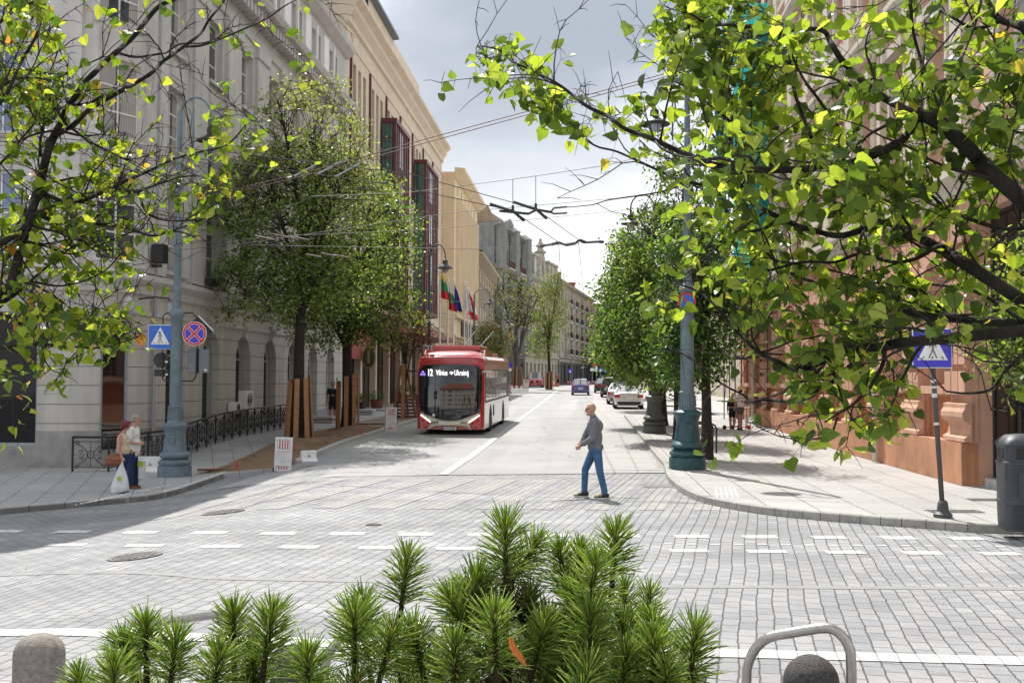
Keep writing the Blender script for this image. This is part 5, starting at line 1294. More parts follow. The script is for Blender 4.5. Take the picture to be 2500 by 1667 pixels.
# ================= STREET LAMPS ===================================================
def lamp(label,x,y,z,H,mb_base,mb_pole,scale=1.0,arm=1.5,armdir=-1,two=False,group='street lamps'):
    o=thing('street_lamp',label,'street lamp',(x,y,z),0,group); k=scale
    V8=.80
    prof=[(.42,0),(.42,.30),(.42,.33),(.37,.36),(.41,.42),(.41,.47),(.36,.53),(.31,.57),(.385,.63),(.39,.70),(.345,.76),(.30,.80),(.285,.95),(.26,1.15),(.25,1.35),(.29,1.50),(.33,1.58),(.33,1.63),(.24,1.68),(.215,1.70)]
    MB().lathe([(r*k,zz*k*V8) for r,zz in prof],n=32).build('base',mb_base,o,auto=40)
    MB().lathe([(.215*k,1.70*k*V8),(.205*k,1.74*k*V8),(.195*k,1.76*k*V8),(.175*k,2.15*k*V8),(.19*k,2.17*k*V8),(.19*k,2.21*k*V8),(.155*k,2.23*k*V8),(.15*k,3.4*k),(.14*k,4.0*k),(.18*k,4.05*k),(.195*k,4.12*k),(.18*k,4.18*k),(.105*k,4.24*k),(.095*k,4.4*k),(.09*k,5.8*k),(.12*k,5.85*k),(.12*k,5.92*k),(.08*k,6.0*k),(.065*k,H),(.03*k,H+.05)],n=28).build('pole',mb_pole,o,auto=40)
    mb=MB(); mb.lathe([(.14*k,-.0),(.17*k,.02),(.17*k,.05),(.14*k,.07)],c=(0,0,1.72*k*V8),n=24); 
    for i in range(16): a_=2*PI*i/16; mb.beam((.2*k*math.cos(a_),.2*k*math.sin(a_),1.80*k*V8),(.178*k*math.cos(a_),.178*k*math.sin(a_),2.12*k*V8),.022*k)
    mb.build('fluting',mb_pole,o)
    # crest in relief
    mb=MB(); mb.prism([(-.09,.15),(.09,.15),(.085,-.02),(.04,-.12),(0,-.15),(-.04,-.12),(-.085,-.02)],(0,-.29*k,1.12*k*V8),(1,0,0),(0,-.12,1),(0,.04,0)); mb.build('crest',mb_base,o,bevel=.012)
    s_=armdir; zt=H
    pts=[(0,0,zt-.9),(s_*.18,0,zt-.45),(s_*.2,0,zt-.1)]; 
    m=MB(); A=[(0,-.0,zt-.25)]+[(s_*(arm*.5-arm*.5*math.cos(PI*t/10)),0,zt-.15+.55*math.sin(PI*t/10)) for t in range(0,11)]+[(s_*arm,0,zt-.35)]
    m.tube(A,.028*k,8); m.tube([(s_*.02,0,zt-.9),(s_*.25,0,zt-.65),(s_*.30,0,zt-.1),(s_*.22,0,zt+.12)],.018*k,6); m.tube([(s_*.35,0,zt-1.1),(s_*.35,0,zt+.1)],.022,6)
    m.build('arm',mb_pole,o,smooth=True)
    h=MB(); h.lathe([(.045,0),(.06,-.04),(.10,-.06),(.11,-.22),(.15,-.26),(.22,-.30),(.36,-.38),(.37,-.41),(.20,-.39),(.16,-.36)],c=(s_*arm,0,zt-.32),n=24); hh=h.build('lamp_head','iron',o,auto=40)
    MB().ell((s_*arm,0,zt-.74),(.17,.17,.17),16,8).build('glass_bowl','glass_pale',hh,smooth=True)
    return o
pL=G(426,1163,.12); pR=G(1678,1143,.14); pR2=G(1597,1056,.14)
lampL=lamp('tall blue grey street lamp on the left corner carrying crossing and no-stopping signs',pL.x,pL.y,gz(pL.x,pL.y)+.12,9.25,'pole_blue','pole_blue',1.0,.80,1)
lampR=lamp('tall street lamp with a dark teal base on the right pavement, nearest the viewer',pR.x,pR.y,gz(pR.x,pR.y)+.125,8.9,'pole_teal','pole_blue',1.03,.78,-1)
lampR2=lamp('brownish street lamp base standing between the right pavement trees and the kerb',pR2.x,pR2.y,gz(pR2.x,pR2.y)+.125,8.6,'pole_brown','pole_brown',1.05,.9,-1)
def lampthin(label,u,Y,H,arm,s_):
    x=atY(u,Y); z=gz(x,Y)+.1; o=thing('street_lamp',label,'street lamp',(x,Y,z),0,'street lamps')
    MB().lathe([(.2,0),(.2,.9),(.12,1.0),(.10,2.2),(.12,2.25),(.085,2.3),(.08,4.4),(.12,4.5),(.07,4.6),(.05,H)],n=14).build('pole','pole_teal',o,auto=40)
    m=MB(); m.tube([(0,0,H-.6)]+[(s_*(arm*.5-arm*.5*math.cos(PI*t/10)),0,H-.15+.6*math.sin(PI*t/10)) for t in range(0,11)]+[(s_*arm,0,H-.3)],.03,6); m.build('arm','pole_teal',o)
    h=MB(); h.lathe([(.05,0),(.12,-.06),(.13,-.25),(.36,-.42),(.37,-.46),(.2,-.44)],c=(s_*arm,0,H-.25),n=18); hh=h.build('lamp_head','iron_grey',o,auto=40); MB().ell((s_*arm,0,H-.78),(.16,.16,.16),12,6).build('glass_bowl','glass_pale',hh)
    return o
lampthin('street lamp with a teal pole beside the bus, in front of the glass bay',1047,53,7.9,.75,1)
lampthin('street lamp with swan neck before the low pinkish house',1157,83,7.9,1.2,1)
lampthin('distant street lamp near the ornate grey house',1222,108,7.6,.9,1)

# ================= SIGNS ===========================================================
def ped_sign(par,c,sz,blue,left=True,n=(0,-1,0)):
    """square pedestrian crossing sign facing the viewer"""
    x,y,z=c; h=sz/2
    p=MB().box((x,y+.012,z),(sz,.02,sz)).build('sign_panel','white',par,bevel=.008)
    MB().box((x,y-.002,z),(sz*.95,.008,sz*.95)).build('sign_face',blue,p)
    MB().prism([(-sz*.38,-sz*.30),(sz*.38,-sz*.30),(0,sz*.40)],(x,y-.007,z),(1,0,0),(0,0,1),(0,-.005,0)).build('triangle','white',p)
    m=MB(); e=sz*.01; Y=y-.016
    def b(p1,p2,w): m.beam((x+p1[0]*sz,Y,z+p1[1]*sz),(x+p2[0]*sz,Y,z+p2[1]*sz),w*sz,.006)
    f=-1 if left else 1
    m.lathe([(.04*sz,0),(.04*sz,.006)],c=(x+f*.02*sz,Y+.003,z+.19*sz),n=14,ax=Matrix.Rotation(PI/2,3,'X'))
    b((.0,.14),(.0,-.04),.085); b((.0,.12),(f*.10,.03),.035); b((.0,.12),(-f*.09,.02),.035); b((.0,-.03),(f*.05,-.13),.045); b((f*.05,-.13),(f*.10,-.25),.04); b((.0,-.03),(-f*.10,-.25),.045)
    b((-.27,-.27),(-.22,-.21),.05); b((-.02,-.27),(-.01,-.21),.05); b((.27,-.27),(.22,-.21),.05)
    m.build('pictogram','black',p); return p
# sign set on the left lamp: separate things hanging on the lamp
def signthing(name,label,cat,x,y,z,rz=0,group=None): return thing(name,label,cat,(x,y,z),rz,group)
kL=pL.y/2700
def LP(u,v,dy=0): q=P(u,v,pL.y+dy); return q
q=LP(393,823); szL=.93*61*kL if False else 62*kL
o=signthing('crossing_sign','blue pedestrian crossing sign on the left side of the left street lamp','road sign',q.x,q.y,q.z); ped_sign(o,(0,-.05,0),60*kL*1.0,'sign_blue',True)
q=LP(478,815); o=signthing('no_stopping_sign','round blue and red no stopping sign on the right side of the left street lamp','road sign',q.x,q.y-.1,q.z); r_=29.5*kL; axX=Matrix.Rotation(PI/2,3,'X')
MB().lathe([(r_,0),(r_,.02)],n=40,ax=axX).build('sign_panel','white',o); MB().lathe([(r_*.96,0),(r_*.96,.004)],c=(0,-.02,0),n=40,ax=axX).build('red_ring','sign_red',o); MB().lathe([(r_*.80,0),(r_*.80,.004)],c=(0,-.025,0),n=40,ax=axX).build('white_line','white',o); MB().lathe([(r_*.765,0),(r_*.765,.004)],c=(0,-.03,0),n=40,ax=axX).build('blue_disc','sign_violet',o)
for a_ in (45,-45):
    d=Vector((math.cos(R(a_)),0,math.sin(R(a_)))); off=0 if a_>0 else -.0025
    MB().beam(d*-r_*.80+Vector((0,-.036+off,0)),d*r_*.80+Vector((0,-.036+off,0)),.002,r_*.24).build('white_line','white',o); MB().beam(d*-r_*.83+Vector((0,-.0385+off,0)),d*r_*.83+Vector((0,-.0385+off,0)),.002,r_*.17).build('cross_bar','sign_red',o)
q=LP(484,807,.12); o=signthing('priority_sign','diamond sign turned sideways behind the round no stopping sign','road sign',q.x,q.y,q.z,R(20)); s_=36*kL
MB().prism([(-s_,0),(0,s_),(s_,0),(0,-s_)],(0,0,0),(1,0,0),(0,0,1),(0,.02,0)).build('sign_panel','sign_dark',o); MB().beam((0,.0,s_),(s_,.0,0),.012,.03).build('edge','white',o)
q=LP(484,881,.06); o=signthing('sign_back','grey back of a rectangular sign under the round no stopping sign','road sign',q.x,q.y,q.z)
MB().box((0,0,0),(53*kL,.02,58*kL)).build('sign_panel','sign_back',o,bevel=.02); MB().tube([(0,-.02,-31*kL),(0,-.02,31*kL)],.02,6).build('rail','iron',o); MB().box((19*kL,-.014,-22*kL),(.07,.006,.04)).build('sticker','white',o)
q=LP(394,879,.04); o=signthing('sign_back','round dark back of a sign below the crossing sign','road sign',q.x,q.y,q.z); MB().lathe([(19*kL,0),(19*kL,.02)],n=28,ax=axX).build('sign_panel','sign_dark',o); MB().box((13*kL,-.024,-4*kL),(.07,.006,.04)).build('sticker','white',o)
q=LP(394,910,.04); o=signthing('sign_back','small dark rectangular sign back under the round dark one','road sign',q.x,q.y,q.z); MB().box((0,0,0),(34*kL,.02,17*kL)).build('sign_panel','sign_dark',o); MB().box((13*kL,-.014,-4*kL),(.07,.006,.04)).build('sticker','white',o)
br=MB()
def LPl(u,v,dy=0): q=LP(u,v,dy); return (q.x-pL.x,dy,q.z-gz(pL.x,pL.y)-.12)
br.tube([LPl(430,765),LPl(405,765),LPl(398,772),LPl(397,925),LPl(405,930),LPl(430,930)],.018,6); br.tube([LPl(430,764),LPl(470,764),LPl(480,775),LPl(483,800),LPl(478,920),LPl(470,930),LPl(430,930)],.018,6)
br.build('sign_bracket','iron',lampL)
# sign on the right lamp
q=P(1676,737,pR.y-.25); o=signthing('no_stopping_sign','round blue and red sign half hidden by leaves on the right street lamp','road sign',q.x,q.y,q.z); r_=.22
MB().lathe([(r_,0),(r_,.02)],n=30,ax=axX).build('sign_panel','sign_red',o); MB().lathe([(r_*.78,0),(r_*.78,.004)],c=(0,-.022,0),n=30,ax=axX).build('blue_disc','sign_blue',o); MB().beam((-r_*.6,-.03,r_*.6),(r_*.6,-.03,-r_*.6),.004,r_*.2).build('cross_bar','sign_red',o); MB().beam((0,.02,0),(0,.25,0),.03).build('bracket','iron',o)
# leaning pedestrian sign right
pb=G(2302,1262,.13); top=P(2270,795,pb.y+.0); zb=gz(pb.x,pb.y)+.13
o=thing('crossing_sign','blue pedestrian crossing sign on a leaning dark pole at the right kerb','road sign',(pb.x,pb.y,zb))
T=Vector((top.x-pb.x,0,top.z-zb)); MB().tube([(0,0,.05),T],.038,10).build('pole','iron_grey',o,smooth=True); MB().lathe([(.14,0),(.14,.05),(.09,.09),(.075,.22),(.05,.26)],n=16).build('foot','iron_grey',o)
kk=pb.y/2700; c=P(2275,850,pb.y-.06)
ped_sign(o,(c.x-pb.x,-.08,c.z-zb),97*kk,'sign_violet',False); MB().box((c.x-pb.x-.02,.02,c.z-zb),(97*kk,.02,97*kk)).build('rear_panel','sign_dark',o)
m=MB()
for v,hh in ((930,.05),(945,.03),(1034,.04),(965,.06)):
    q=P(2283,v,pb.y); t=(q.z-zb)/T.z; m.mark(); m.tube([T*(t)-T.normalized()*hh/2,T*t+T.normalized()*hh/2],.0395,10)
m.each('sticker','white_plastic',o)
# lane sign behind the bus-side lamp, distant signs
def simple_sign(label,u,v,Y,w,h,mk,kind='box',pole=True,name='road_sign',group='distant road signs'):
    q=P(u,v,Y); zg=gz(q.x,Y)+.1; o=thing(name,label,'road sign',(q.x,Y,zg),0,group); zc=q.z-zg
    if kind=='box': 
        MB().box((0,0,zc),(w,.03,h)).build('sign_panel',mk,o)
    else: MB().lathe([(w/2,0),(w/2,.02)],c=(0,0,zc),n=20,ax=axX).build('sign_panel',mk,o)
    if pole: MB().tube([(0,.05,0),(0,.05,zc+h*.4)],.035,6).build('pole','frame_grey',o)
    return o,zc
o,zc=simple_sign('white lane arrow sign on the teal lamp behind the bus',1044,853,52.4,.42,.40,'white',pole=False,name='lane_sign')
m=MB(); m.beam((-.1,-.02,zc+.15),(-.1,-.02,zc-.12),.01,.03); m.prism([(-.16,-.08),(-.04,-.08),(-.1,-.17)],(0,-.02,zc),(1,0,0),(0,0,1),(0,-.006,0)); m.beam((.1,-.02,zc-.15),(.1,-.02,zc+.1),.01,.03); m.prism([(.04,.07),(.16,.07),(.1,.17)],(0,-.02,zc),(1,0,0),(0,0,1),(0,-.006,0)); m.build('arrow','black',o); MB().beam((0,.02,zc),(0,.5,zc),.03).build('bracket','iron',o)
o,zc=simple_sign('small blue pedestrian sign before the dark shop front at the far left',1392,905,175,.62,.75,'sign_violet'); MB().prism([(-.22,-.25),(.22,-.25),(0,.2)],(0,-.03,zc),(1,0,0),(0,0,1),(0,-.01,0)).build('triangle','white',o)
for u,l in ((1466,'left one of two distant blue crossing signs beyond the road works'),(1479,'right one of two distant blue crossing signs beyond the road works')):
    o,zc=simple_sign(l,u,903,165,.62,.62,'sign_blue'); MB().prism([(-.22,-.22),(.22,-.22),(0,.22)],(0,-.03,zc),(1,0,0),(0,0,1),(0,-.01,0)).build('triangle','white',o)
o,zc=simple_sign('round blue keep-right arrow sign at the road works',1468,921,150,.5,.5,'sign_blue','disc'); MB().beam((-.15,-.03,zc+.15),(.15,-.03,zc-.15),.01,.07).build('arrow','white',o)
simple_sign('blue sign half hidden by the right hand trees',1514,896,140,.62,.45,'sign_blue')
o,zc=simple_sign('white notice on a pole in front of the street end house',1446,902,168,.6,.45,'white')
o,zc=simple_sign('red and white sign at the street end',1456,900,170,.3,1.0,'white'); MB().box((-.2,0,zc+.55),(.9,.03,.3)).build('red_panel','sign_red',o)
o,zc=simple_sign('round violet sign with a white plate behind the bus tail',1245,891,80,.36,.36,'sign_violet','disc'); MB().box((0,0,zc-.34),(.24,.02,.2)).build('plate','white',o)
# signal at the crossing end
q=P(1487,915,160); o=thing('traffic_light','dark traffic lights at the far end of the street','traffic light',(q.x,160,gz(0,160))); MB().tube([(0,0,0),(0,0,3.2)],.06,6).build('pole','iron_grey',o); MB().box((0,-.1,2.7),(.35,.25,.95)).build('housing','black',o)
# ================= FLAGS =============================================================
def flagpole(label,u,Y,z,cols,i):
    x=atY(u,Y); g0=gz(x,Y)+.1; o=thing('flagpole',label,'flagpole',(x,Y,g0),0,'white flagpoles in front of the hotel'); H=z-g0
    MB().lathe([(.08,0),(.07,1),(.05,H),(.07,H+.02),(.07,H+.1),(.01,H+.13)],n=10).build('pole','white',o,smooth=True)
    mb=MB(); nx,nz=8,14; ids=[]
    for j in range(nz+1):
        row=[]
        for k in range(nx+1):
            a_=k/nx; t=j/nz; w_=.10+.55*(t**.7)
            row.append(mb.av((.06+a_*w_*.9,.10*math.sin(a_*9+i)*(.4+t),H-.15-t*1.9-a_*.35*(1-t*.5))))
        ids.append(row)
    for j in range(nz):
        for k in range(nx):
            mb.af((ids[j][k],ids[j][k+1],ids[j+1][k+1],ids[j+1][k]),min(int(j/nz*len(cols)),len(cols)-1))
    mb.build('flag',cols,o,smooth=True)
mat('f_yellow',(.65,.5,.03),.8);mat('f_green',(.02,.25,.08),.8);mat('f_red',(.55,.02,.03),.8);mat('f_blue',(.02,.03,.30),.8);mat('f_white',(.7,.7,.72),.8)
for i,(u,Y,z,c_,l) in enumerate(((1073,71,9.5,['f_yellow','f_green','f_red'],'yellow, green and red flag'),(1092,75,9.0,['f_white','f_green','f_red'],'white, green and red flag'),(1106,78.5,9.2,['f_blue','f_blue'],'dark blue flag'),(1133,85,9.6,['f_white','f_white'],'white flag'),(1142,88,9.4,['f_red','f_red'],'red flag'),(1148,90,9.2,['f_red','f_white','f_red'],'red and white flag, furthest right'))):
    flagpole('white flagpole with a limp '+l,u,Y,z,c_,i)
# ================= ROAD WORK THINGS ===================================================
def barrier(label,u,v,dz,H,W,rz,tilt=0):
    p=G(u,v,dz); o=thing('barrier_board',label,'barrier',(p.x,p.y,gz(p.x,p.y)+dz),rz,'striped barrier boards'); o.rotation_euler=(tilt,R(2),rz)
    m=MB(); t=.045
    m.bb(-W/2,-W/2+.05,-t,t,0,H); m.bb(W/2-.05,W/2,-t,t,0,H); m.bb(-W/2+.05,W/2-.05,-t,t,H-.05,H); m.bb(-W/2+.05,W/2-.05,-t+.002,t-.002,0.0,.05); m.bb(-W/2+.05,W/2-.05,-t+.004,t-.004,H*.60,H*.64); m.bb(-W/2+.05,W/2-.05,-t+.004,t-.004,H*.16,H*.20)
    for k in (.33,.5,.67): m.bb(-W/2+W*k-.012,-W/2+W*k+.012,-t+.01,t-.01,H*.2,H*.6)
    m.bb(-W/2+.05,W/2-.05,-.008,.008,.05,H-.05); m.build('frame','white_plastic',o)
    for z0,z1 in ((H*.66,H-.08),(.05,H*.14)):
        m=MB(); n=9
        for i in range(n):
            a_=-W/2+.07+(W-.14)*i/n; m.bb(a_,a_+(W-.14)/n,-.028,-.01,z0,z1,mi=i%2)
        m.build('striped_panel',['white_plastic','red_faded'],o)
barrier('red and white barrier board standing at the kerb nearest the viewer',690,1150,.0,.88,.44,R(8))
barrier('red and white barrier board leaning at the kerb beside the bus',953,1052,.12,.9,.46,R(35))
barrier('pale barrier board beside the dark red van',1284,949,.05,1.1,.7,R(10))
def block(label,u,v,w,h,d,rz,dz=.13):
    p=G(u,v,dz); o=thing('concrete_block',label,'road block',(p.x,p.y,gz(p.x,p.y)+dz-.01),rz,'white road blocks')
    MB().prism([(-d/2,0),(d/2,0),(d/2,h*.12),(d*.22,h*.35),(d*.12,h*.85),(d*.12,h),(-d*.12,h),(-d*.12,h*.85),(-d*.22,h*.35),(-d/2,h*.12)],(-w/2,0,0),(0,1,0),(0,0,1),(w,0,0)).build('body','white_plastic',o,bevel=.015); MB().lathe([(.035,0),(.035,.01)],c=(0,-d*.19,h*.5),n=12,ax=axX).build('plug','frame_grey',o)
block('white plastic road block between the couple and the left lamp',368,1152,.8,.42,.4,R(5)); block('small white road block at the kerb behind the striped board',753,1126,.42,.30,.35,R(25)); block('pale concrete block behind the bus tail',1268,960,2.0,.5,.6,R(30),.05)
for k,(u,v) in enumerate(((578,1151),(718,1108),(883,1063))):
    p=G(u,v,.12); tag(MB().box((p.x,p.y,gz(p.x,p.y)+.24),(.035,.035,.26)).build('marker_peg','red_plastic'),['short red marker peg at the near end of the bare earth','short red marker peg beside the small white road block','short red marker peg at the kerb left of the bus'][k],'marker peg',group='red marker pegs')
for k,(u,v,rz) in enumerate(((1258,957,.4),(1350,943,.2),(1392,939,-.5),(1430,939,.3),(1452,938,.1))):
    p=G(u,v,.03); o=thing('road_barrier',['fallen red and white barrier at the bus tail','red and white barrier near the distant walker','red wedge barrier left of the violet car','red and white barrier at the street end, leftmost','red and white barrier at the street end beside the sign pole'][k],'barrier',(p.x,p.y,gz(p.x,p.y)+.02),rz,'distant red and white barriers')
    m=MB(); w_=1.6
    for i in range(6): m.box((-w_/2+w_*(i+.5)/6,0,.45),(w_/6,.12,.45),mi=i%2)
    m.build('board',['red_plastic','white_plastic'],o); MB().box((0,0,.1),(w_,.45,.2)).build('foot','red_plastic',o)
# wooden planks lying, pallets and slabs
def plank(label,u,v,L_,rz,dz=.14,mk='wood_dark'):
    p=G(u,v,dz); tag(MB().box((p.x,p.y,gz(p.x,p.y)+dz+.04),(L_,.18,.05),rz=rz).build('plank',mk),label,'plank')
plank('old board lying at the near end of the earth strip',525,1150,.9,R(4)); plank('long dark board lying across the gravel bed',905,1037,2.2,R(12),.16)
for k,(u,v,n_) in enumerate(((775,1031,2),(876,1012,2),(930,1002,1))):
    p=G(u,v,.13); o=thing('slab_stack',['stack of pale paving slabs between the two guarded trees','low stack of paving slabs right of the second guarded tree','single dark slab in front of the hotel planters'][k],'slab stack',(p.x,p.y,gz(p.x,p.y)+.12),R(-4),'stacked paving slabs'); 
    for i in range(n_): MB().box((i*.12,0,.06+i*.17),(1.5-i*.15,.9,.10)).build('slab','concrete',o,bevel=.01); MB().box((i*.12,.0,.005+i*.17),(1.2,.6,.05)).build('batten','wood_dark',o)
p=G(997,1020,.13); o=thing('pallet','reddish wooden pallet leaning behind the front corner of the bus','pallet',(p.x,p.y,gz(p.x,p.y)+.12),R(20)); o.rotation_euler=(R(-18),0,R(20))
for i in range(7): MB().box((0,0,.08+i*.17),(1.1,.03,.10)).build('slat','wood_dark',o)
for x_ in (-.5,0,.5): MB().box((x_,.06,.6),(.08,.09,1.25)).build('bearer','wood_dark',o)
# planters at the hotel
def bush(mb,c,r,n,sz,seed):
    rr=random.Random(seed)
    for i in range(n):
        d=Vector((rr.gauss(0,1),rr.gauss(0,1),rr.gauss(0,1))).normalized()*rr.uniform(.45,1); p=Vector(c)+Vector((d.x*r[0],d.y*r[1],abs(d.z)*r[2])); q=Matrix.Rotation(rr.uniform(0,6),3,'Z')@Matrix.Rotation(rr.uniform(0,3),3,'X')
        mb.poly([p+q@Vector(v)*sz for v in ((0,-.5,0),(.3,0,.08),(0,.6,0),(-.3,0,.08))])
for k,(u,v,w_,mk,hh) in enumerate(((880,1003,.55,'iron',.5),(920,1000,.9,'wood_dark',.6),(985,983,.8,'concrete',.75),(1005,975,.7,'iron',.7))):
    p=G(u,v,.13); o=thing('planter',['round dark pot with a green plant near the hotel door','dark wooden planter with a dry plant near the hotel door','white pot with a clipped bush at the hotel front','dark pot with a reddish bush next to the white pot'][k],'planter',(p.x,p.y,gz(p.x,p.y)+.12),0,'hotel planters')
    MB().lathe([(w_*.32,0),(w_*.45,hh),(w_*.40,hh),(w_*.38,hh-.06)],n=18).build('pot',mk,o); m=MB(); bush(m,(0,0,hh),(w_*.6,w_*.6,.55),260,.09,k); m.build('plant','leaf_dark' if k!=3 else 'leaf_dead',o)
# ================= RAILING ================================================================
rp=[]
for u,v in ((172,1133),(261,1128),(330,1114),(400,1103),(482,1087),(560,1075),(640,1064),(708,1055),(730,1052)):
    s_=gb.s_of_u(u) if False else None
    # railing runs .75 m in front of the wall
    d=ray(u,900); 
    best=None
    for i in range(400):
        y=24+i*.06; x=d.x/d.y*y; xr=kx(y,-11.95)
        if x<=xr+.0: best=(x,y)
    if best is None or u<270: best=None
    q=P(u,v,best[1]) if best else None
    rp.append((best[0],best[1]) if best else None)
rp[0]=(G(172,1133,.12).x,G(172,1133,.12).y); rp[1]=(G(261,1128,.12).x,G(261,1128,.12).y)
rp[0]=(-11.55,29.2); rp[1]=(-10.6,29.2)
rp=[rp[0],rp[1]]+[(kx(y,-11.95),y) for y in (31.5,34,36.5,39,41.5,44,46)]
o=thing('iron_railing','black ornamental iron railing along the foot of the grey building','railing',(rp[0][0],rp[0][1],0))
def zr(x,y): return gz(x,y)+.12
m=MB(); PT=[(x-rp[0][0],y-rp[0][1],zr(x,y)) for x,y in rp]
hrail=[(x,y,z+.92) for x,y,z in PT]; m.tube(hrail,.035,6); m.build('handrail','iron',o)
pb_=MB(); orn=MB(); gr=MB()
def scroll(mb,c,ex,r,turns=1.3,dirn=1,rad=.011):
    pts=[]
    for i in range(14):
        t=i/13; a_=dirn*turns*2*PI*t; rr=r*(1-t*.8); pts.append(Vector(c)+ex*(rr*math.cos(a_))+Vector((0,0,rr*math.sin(a_))))
    mb.tube(pts,rad,4)
npan=0
for a_,b_ in zip(PT[:-1],PT[1:]):
    A=Vector(a_);B=Vector(b_); d=B-A; n=max(1,round(d.length/.95))
    for i in range(n):
        p=A+d*i/n; q=A+d*(i+1)/n; ex=(q-p); Lp=ex.length; exn=ex.normalized()
        pb_.mark(); pb_.box(p+Vector((0,0,.46)),(.045,.045,.92)); gr.mark(); orn.mark()
        for z in (.12,.80): orn.beam(p+Vector((0,0,z)),q+Vector((0,0,z)),.018)
        c=(p+q)/2+Vector((0,0,.46)); 
        if npan<1 or True:
            orn.tube([c+exn*(.09*math.cos(t*PI/6))+Vector((0,0,.09*math.sin(t*PI/6))) for t in range(12)],.011,4,closed=True)
            for sx in (-1,1):
                for sz in (-1,1):
                    e=c+exn*(sx*Lp*.42)+Vector((0,0,sz*.30)); orn.tube([c+exn*(sx*.08)+Vector((0,0,sz*.06)),c+exn*(sx*Lp*.22)+Vector((0,0,sz*.20)),e],.011,4); scroll(orn,e-exn*sx*.05,exn*sx,.07,1.2,sz)
                    scroll(orn,c+exn*(sx*Lp*.26)+Vector((0,0,sz*.10)),exn*sx,.06,1.1,-sz)
            orn.beam(c+Vector((0,0,-.34)),c+Vector((0,0,.34)),.012); orn.beam(c-exn*Lp*.45,c+exn*Lp*.45,.012)
            if npan>1:
                for sx in (-.28,.28): orn.beam(c+exn*Lp*sx+Vector((0,0,-.34)),c+exn*Lp*sx+Vector((0,0,.34)),.016)
                scroll(orn,c+Vector((0,0,.2)),exn,.1,1.2,1,.016); scroll(orn,c-Vector((0,0,.2)),-exn,.1,1.2,1,.016)
        npan+=1
pb_.each('post','iron',o); orn.each('ornament_panel','iron',o)
# ================= STREET FURNITURE =======================================================
# litter bin
p=G(2500,1292,.13); x=p.x; y=p.y+.05; o=thing('litter_bin','dark slate square litter bin with hooded openings at the right edge','litter bin',(x,y,gz(x,y)+.125),R(-8))
Wb=.56; Hb=1.02
def rrect(w,r,n=4): 
    out=[]
    for cx,cy,a0 in ((w/2-r,w/2-r,0),(-w/2+r,w/2-r,90),(-w/2+r,-w/2+r,180),(w/2-r,-w/2+r,270)):
        for k in range(n+1): a_=R(a0+90*k/n); out.append((cx+r*math.cos(a_),cy+r*math.sin(a_)))
    return out
def stack(mb,levels,mi=None):
    rings=[[mb.av((x_,y_,z)) for x_,y_ in rrect(w,r)] for w,r,z in levels]; n=len(rings[0])
    for r_,q_ in zip(rings[:-1],rings[1:]):
        for k in range(n): mb.af((r_[k],r_[(k+1)%n],q_[(k+1)%n],q_[k]),mi)
    mb.af(rings[0][::-1],mi); mb.af(rings[-1],mi)
m=MB(); stack(m,[(Wb*.98,.1,0),(Wb*.98,.1,.06),(Wb*1.0,.1,.08),(Wb*1.02,.1,.36),(Wb*1.05,.1,.37),(Wb*1.05,.1,.41),(Wb*1.02,.1,.42),(Wb*1.04,.1,.92),(Wb*1.07,.1,.93),(Wb*1.07,.1,.96),(Wb*1.0,.1,.97)]); m.build('body','bin',o,auto=40)
m=MB(); stack(m,[(Wb*1.0,.1,.97),(Wb*1.02,.1,1.18),(Wb*1.08,.1,1.20),(Wb*1.06,.12,1.24),(Wb*.75,.14,1.33),(Wb*.3,.07,1.35)]); m.build('hood','bin',o,auto=40)
for dx,dy,rr_ in ((0,-1,0),(-1,0,1)):
    MB().box((dx*Wb*.505,dy*Wb*.505,1.08),(.30 if not rr_ else .02,.02 if not rr_ else .30,.15)).build('opening','black',o,bevel=.005)
for dx in (-1,1): MB().box((dx*.0,-Wb*.525,.64),(.26,.012,.36)).build('door_panel','bin',o) if dx>0 else None
# bollards
def bollard(label,u,v,Y,r,mk,ball=False):
    q=P(u,v,Y); z0=gz(q.x,Y)+.0; o=thing('bollard',label,'bollard',(q.x,Y,z0),0,'stone bollards'); H=q.z-z0
    if ball: prof=[(r*.8,0),(r*.82,H-2.0*r)]+[(r*math.cos(a_),H-r+r*math.sin(a_)) for a_ in [R(t) for t in range(-50,91,10)]]
    else: prof=[(r*1.02,0),(r,.1),(r,H-r*.85)]+[(r*math.cos(a_)**.8 if math.cos(a_)>0 else 0,H-r*.85+r*.85*math.sin(a_)) for a_ in [R(t) for t in range(10,91,10)]]
    MB().lathe(prof,n=40).build('shaft',mk,o,smooth=True); return o
bollard('grey brown granite bollard with a domed top at the bottom left',97,1546,6.8,.15,'granite'); bollard('black speckled granite ball bollard inside the steel hoop at the bottom right',1980,1597,6.2,.153,'granite_dark',True); bollard('dark stone bollard hidden behind the pine shoots',712,1572,6.6,.14,'granite_dark',True)
